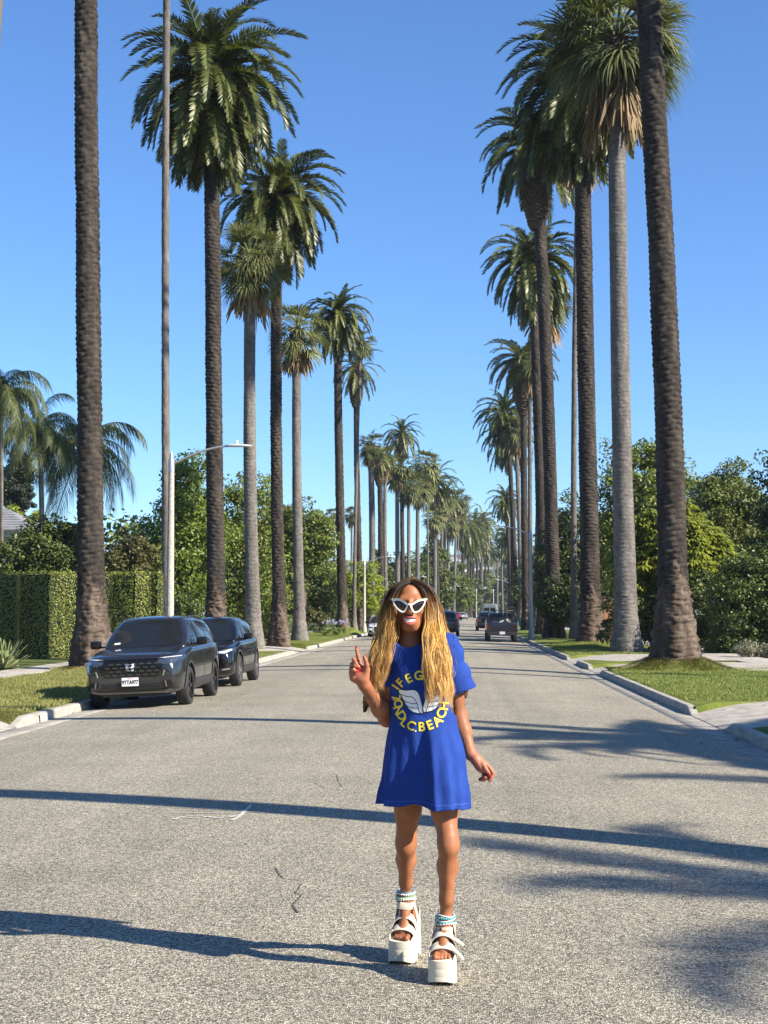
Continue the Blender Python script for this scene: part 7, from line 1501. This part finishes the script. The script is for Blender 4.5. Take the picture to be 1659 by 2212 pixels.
# the hair mass beneath the strands: a cap over the skull and soft bodies under the locks
hf = Field((-0.32, -0.20, 1.18), (0.30, 0.26, 1.84), 0.005)
hf.ell(HEAD + Vector((0.002, 0.032, 0.036)), (0.078, 0.095, 0.092), 0.02)
for gs, rad in ((RIGHT_G, 0.020), (LEFT_G, 0.018), (BACK_G, 0.022)):
    for g in gs[1:] if gs is not BACK_G else gs:
        for a in range(1, 6 if gs is not BACK_G else 7): hf.cone(g[a] + np.array([0, 0.028, 0]), g[a + 1] + np.array([0, 0.028, 0]), rad, rad if a < 5 else rad * 0.6, 0.02)
hf.ell(HEAD + Vector((0.002, -0.085, -0.025)), (0.058, 0.085, 0.088), 0.01, carve=True); hf.cone(CHIN + Vector((0, -0.02, 0)), D(884, 1395, 6.66), 0.045, 0.045, 0.01, carve=True)
Vh, Fh = hf.mesh(); zt_ = Vh[:, 2]; alh = np.clip((1.80 - zt_) / 0.55, 0, 1) * 0.75; link('hair_mass', np_mesh('hair_mass', Vh, Fh, plain('hair_under', (0.085, 0.045, 0.018), 0.9, var=0.3, scale=30, spec=0.1), smooth=True, attr={'along': alh, 'tone': np.full(len(Vh), 0.12)}), hair)

# ------------------------------------------------------------------ platform sandals and anklets
M_SHOE = plain('cream_leather', (0.64, 0.575, 0.455), 0.5, var=0.05, scale=20); M_SOLE = plain('cream_sole', (0.66, 0.595, 0.475), 0.6, var=0.05, scale=14); M_OUT = plain('dark_outsole', (0.05, 0.045, 0.04), 0.8)
def sandal(at, zt, L, an, sd, ax, lift):
    root = empty('platform_sandal', (0, 0, 0), parent=person); ts = np.linspace(0, 1, 25)
    hwf = lambda t: float(np.interp(t, [0, 0.03, 0.10, 0.22, 0.36, 0.58, 0.78, 0.93, 1.0], [0.022, 0.043, 0.058, 0.064, 0.062, 0.052, 0.050, 0.044, 0.020])); V = []; lev = [0.0, 0.010, 0.028, 0.031, 0.034, 0.062, 0.065, 0.068, 0.084, 0.086, 1.0]; n = len(ts)
    for li, lv in enumerate(lev):
        for side in (1, -1):
            for t in (ts if side > 0 else ts[::-1]):
                z = zt(t) if lv == 1.0 else min(lv, zt(t) - 0.004 + 0 * li); rk = 0.012 * max(0, (0.14 - t) / 0.14) ** 2; arch = 0.022 * math.exp(-((t - 0.60) / 0.07) ** 2)
                if lv < 0.02: z = z + rk + arch
                gr = -0.0025 if lv in (0.031, 0.065) else 0.0; fl_ = 0.003 * (1 - z / 0.1); V.append(at(t, side * (hwf(t) + gr + fl_), z))
    m_ = MB(); N = 2 * n; Fc = [(i * N + k, i * N + (k + 1) % N, (i + 1) * N + (k + 1) % N, (i + 1) * N + k) for i in range(len(lev) - 1) for k in range(N)] + [tuple(range(N)), tuple((len(lev) - 1) * N + k for k in range(N))]
    m_.add(V, Fc); m_.build('platform_sole', M_SOLE, root, smooth='auto')
    def strap(t0, wid, h, name='strap', skew=0.0, z_off=0.0, flap=None, ww=1.02):
        V = []; n_ = 17; k_ = 5
        for i in range(n_):
            a = math.pi * i / (n_ - 1)
            for j in range(k_):
                t = t0 + (j / (k_ - 1) - 0.5) * wid / L + skew * math.cos(a) / L; x = math.cos(a) * hwf(t) * ww * (1 if abs(math.cos(a)) > 0.8 else 1.0); hh = h * (1 - 0.12 * (0.5 - j / (k_ - 1)) * -2); V.append(at(t, math.copysign(min(abs(x), hwf(t) * ww), x), zt(t) - 0.012 + z_off + (hh + 0.012) * math.sin(a) ** 0.62 + (j / (k_ - 1) - 0.5) * wid * 0.75 * math.sin(a)))
        m0 = len(V); ctr = at(t0, 0, zt(t0)); V += [v + (ctr - v).normalized() * 0.004 for v in V]
        Fc = [(i * k_ + j, i * k_ + j + 1, (i + 1) * k_ + j + 1, (i + 1) * k_ + j) for i in range(n_ - 1) for j in range(k_ - 1)]; Fc += [tuple(m0 + q for q in f_[::-1]) for f_ in Fc]
        for j in (0, k_ - 1): Fc += [(i * k_ + j, (i + 1) * k_ + j, m0 + (i + 1) * k_ + j, m0 + i * k_ + j) for i in range(n_ - 1)]
        b = MB(); b.add(V, Fc); o = b.build(name, M_SHOE, root, smooth='auto')
        if flap is not None:                       # loose strap tail standing off the outer side
            sgn, ln, zo = flap; q = []; tl = MB()
            for i in range(6):
                f_ = i / 5; x = sgn * (hwf(t0) * 0.75 + ln * f_); z = zt(t0) + h * 0.72 - zo * f_ ** 1.3
                for j in range(2): t = t0 + (j - 0.5) * wid * (1 - 0.25 * f_ ** 3) / L; q += [at(t, x, z), at(t, x - sgn * 0.002, z - 0.005)]
            tl.add(q, [(4 * i + a, 4 * i + b_, 4 * i + 4 + b_, 4 * i + 4 + a) for i in range(5) for a, b_ in ((0, 2), (2, 3), (3, 1), (1, 0))] + [(0, 1, 3, 2), (20, 22, 23, 21)]); tl.build('strap_tail', M_SHOE, o, smooth='auto')
        return o
    out = -1 if lift > 0 else 1
    strap(0.265, 0.040, 0.052, flap=(out, 0.050, 0.045)); strap(0.415, 0.038, 0.088, flap=(out, 0.050, 0.030)); strap(0.57, 0.040, 0.140)
    # toe rim, side walls and heel counter
    for sg_ in (-1, 1):
        V = []; n_ = 13
        for t in np.linspace(0.10, 0.98, n_): x = sg_ * hwf(t) * 1.0; hgt = float(np.interp(t, [0.1, 0.25, 0.5, 0.8, 1.0], [0.004, 0.020, 0.024, 0.050, 0.062])); V += [at(t, x, zt(t) - 0.01), at(t, x * 0.97, zt(t) + hgt), at(t, x * 0.90, zt(t) + hgt), at(t, x * 0.92, zt(t) - 0.01)]
        b = MB(); b.add(V, [(4 * i + a, 4 * i + (a + 1) % 4, 4 * i + 4 + (a + 1) % 4, 4 * i + 4 + a) for i in range(n_ - 1) for a in range(4)] + [(0, 1, 2, 3), (4 * n_ - 4, 4 * n_ - 3, 4 * n_ - 2, 4 * n_ - 1)]); b.build('side_wall', M_SHOE, root, smooth='auto')
    # ankle strap
    zc_ = an.z - 0.030; c = at(0.80, 0, 0); c = Vector((an.x, an.y + 0.002, zc_)); V = []; n_ = 22
    for i in range(n_):
        a = 2 * math.pi * i / n_
        for (dr_, dz_) in ((0.0, -0.016), (0.0015, 0.016), (-0.004, 0.016), (-0.004, -0.016)): V.append(c + Vector((math.cos(a) * (0.0455 + dr_), math.sin(a) * (0.053 + dr_), dz_ + 0.006 * math.sin(a))))
    b = MB(); b.add(V, [(4 * i + k, 4 * i + (k + 1) % 4, 4 * ((i + 1) % n_) + (k + 1) % 4, 4 * ((i + 1) % n_) + k) for i in range(n_) for k in range(4)]); st = b.build('ankle_strap', M_SHOE, root, smooth='auto')
    b = MB(); b.box(c + Vector((-0.006 * lift * -1, -0.056, -0.002)), (0.044, 0.005, 0.034), Matrix.Rotation(0.14 * -lift, 3, 'Y'), bev=0.001); b.build('strap_tab', M_SHOE, st, smooth='auto')
    V = []
    for i in range(9):
        a = math.pi * i / 8
        for z in (zt(0.95) + 0.03, zc_): r_ = 0.042; V.append(Vector((c.x + math.cos(a) * r_, c.y + math.sin(a) * r_ + 0.006, z)))
    b = MB(); b.add(V, [(2 * i, 2 * i + 2, 2 * i + 3, 2 * i + 1) for i in range(3, 5)]); b.build('heel_tab', M_SHOE, root)
    # woven and beaded anklets
    cols = [(0.10, 0.42, 0.60), (0.72, 0.74, 0.70), (0.10, 0.25, 0.16), (0.55, 0.62, 0.42), (0.75, 0.78, 0.78)] if lift < 0 else [(0.62, 0.70, 0.72), (0.08, 0.36, 0.38), (0.75, 0.78, 0.76), (0.10, 0.30, 0.28), (0.78, 0.80, 0.80)]
    for i, cc in enumerate(cols):
        z0 = an.z + 0.030 - i * 0.009; tl = 0.10 * (1 if i % 2 else -1) * 0.5; mt = plain('cord_%d_%d' % (i, lift), cc, 0.7, var=0.25, scale=90); b = MB(); r0 = 0.0405 + 0.0012 * (i % 2) + 0.0012 * i
        b.tube([(an.x + math.cos(a) * r0, an.y + math.sin(a) * (r0 + 0.004), z0 + tl * 0.05 * math.cos(a * 1 + i) + 0.003 * math.sin(a * 2 + i)) for a in np.linspace(0, 2 * math.pi, 25)], 0.0032, 6, cap=False); ao = b.build('anklet', mt, person, smooth=True)
        if i in (1, 3, 4):
            bb_ = MB()
            for a in np.linspace(0, 2 * math.pi, 26)[:-1]: bb_.lathe([(0.0005, -0.0038), (0.0034, -0.002), (0.0038, 0), (0.0034, 0.002), (0.0005, 0.0038)], 7, (an.x + math.cos(a) * (r0 + 0.003), an.y + math.sin(a) * (r0 + 0.005), z0 + 0.003 * math.sin(a * 2 + i)))
            o = bb_.build('beads', mt, ao, smooth=True); o['kind'] = 'stuff'
for s_ in SHOES: sandal(*s_)

# ------------------------------------------------------------------ air
def haze():
    b = MB(); b.box((0, 600, 29.6), (3400, 1500, 63)); o = b.build('haze', None, None); o.data.materials.clear()
    m = bpy.data.materials.new('haze_air'); m.use_nodes = True; t = m.node_tree
    for n_ in list(t.nodes): t.nodes.remove(n_)
    out = t.nodes.new('ShaderNodeOutputMaterial'); v = t.nodes.new('ShaderNodeVolumePrincipled'); v.inputs['Color'].default_value = (0.80, 0.88, 1.0, 1); v.inputs['Density'].default_value = 0.00013; v.inputs['Anisotropy'].default_value = 0.1
    t.links.new(v.outputs[0], out.inputs['Volume']); o.data.materials.append(m); tag(o, 'thin pale blue air haze over the far street', 'haze', kind='stuff')
haze()
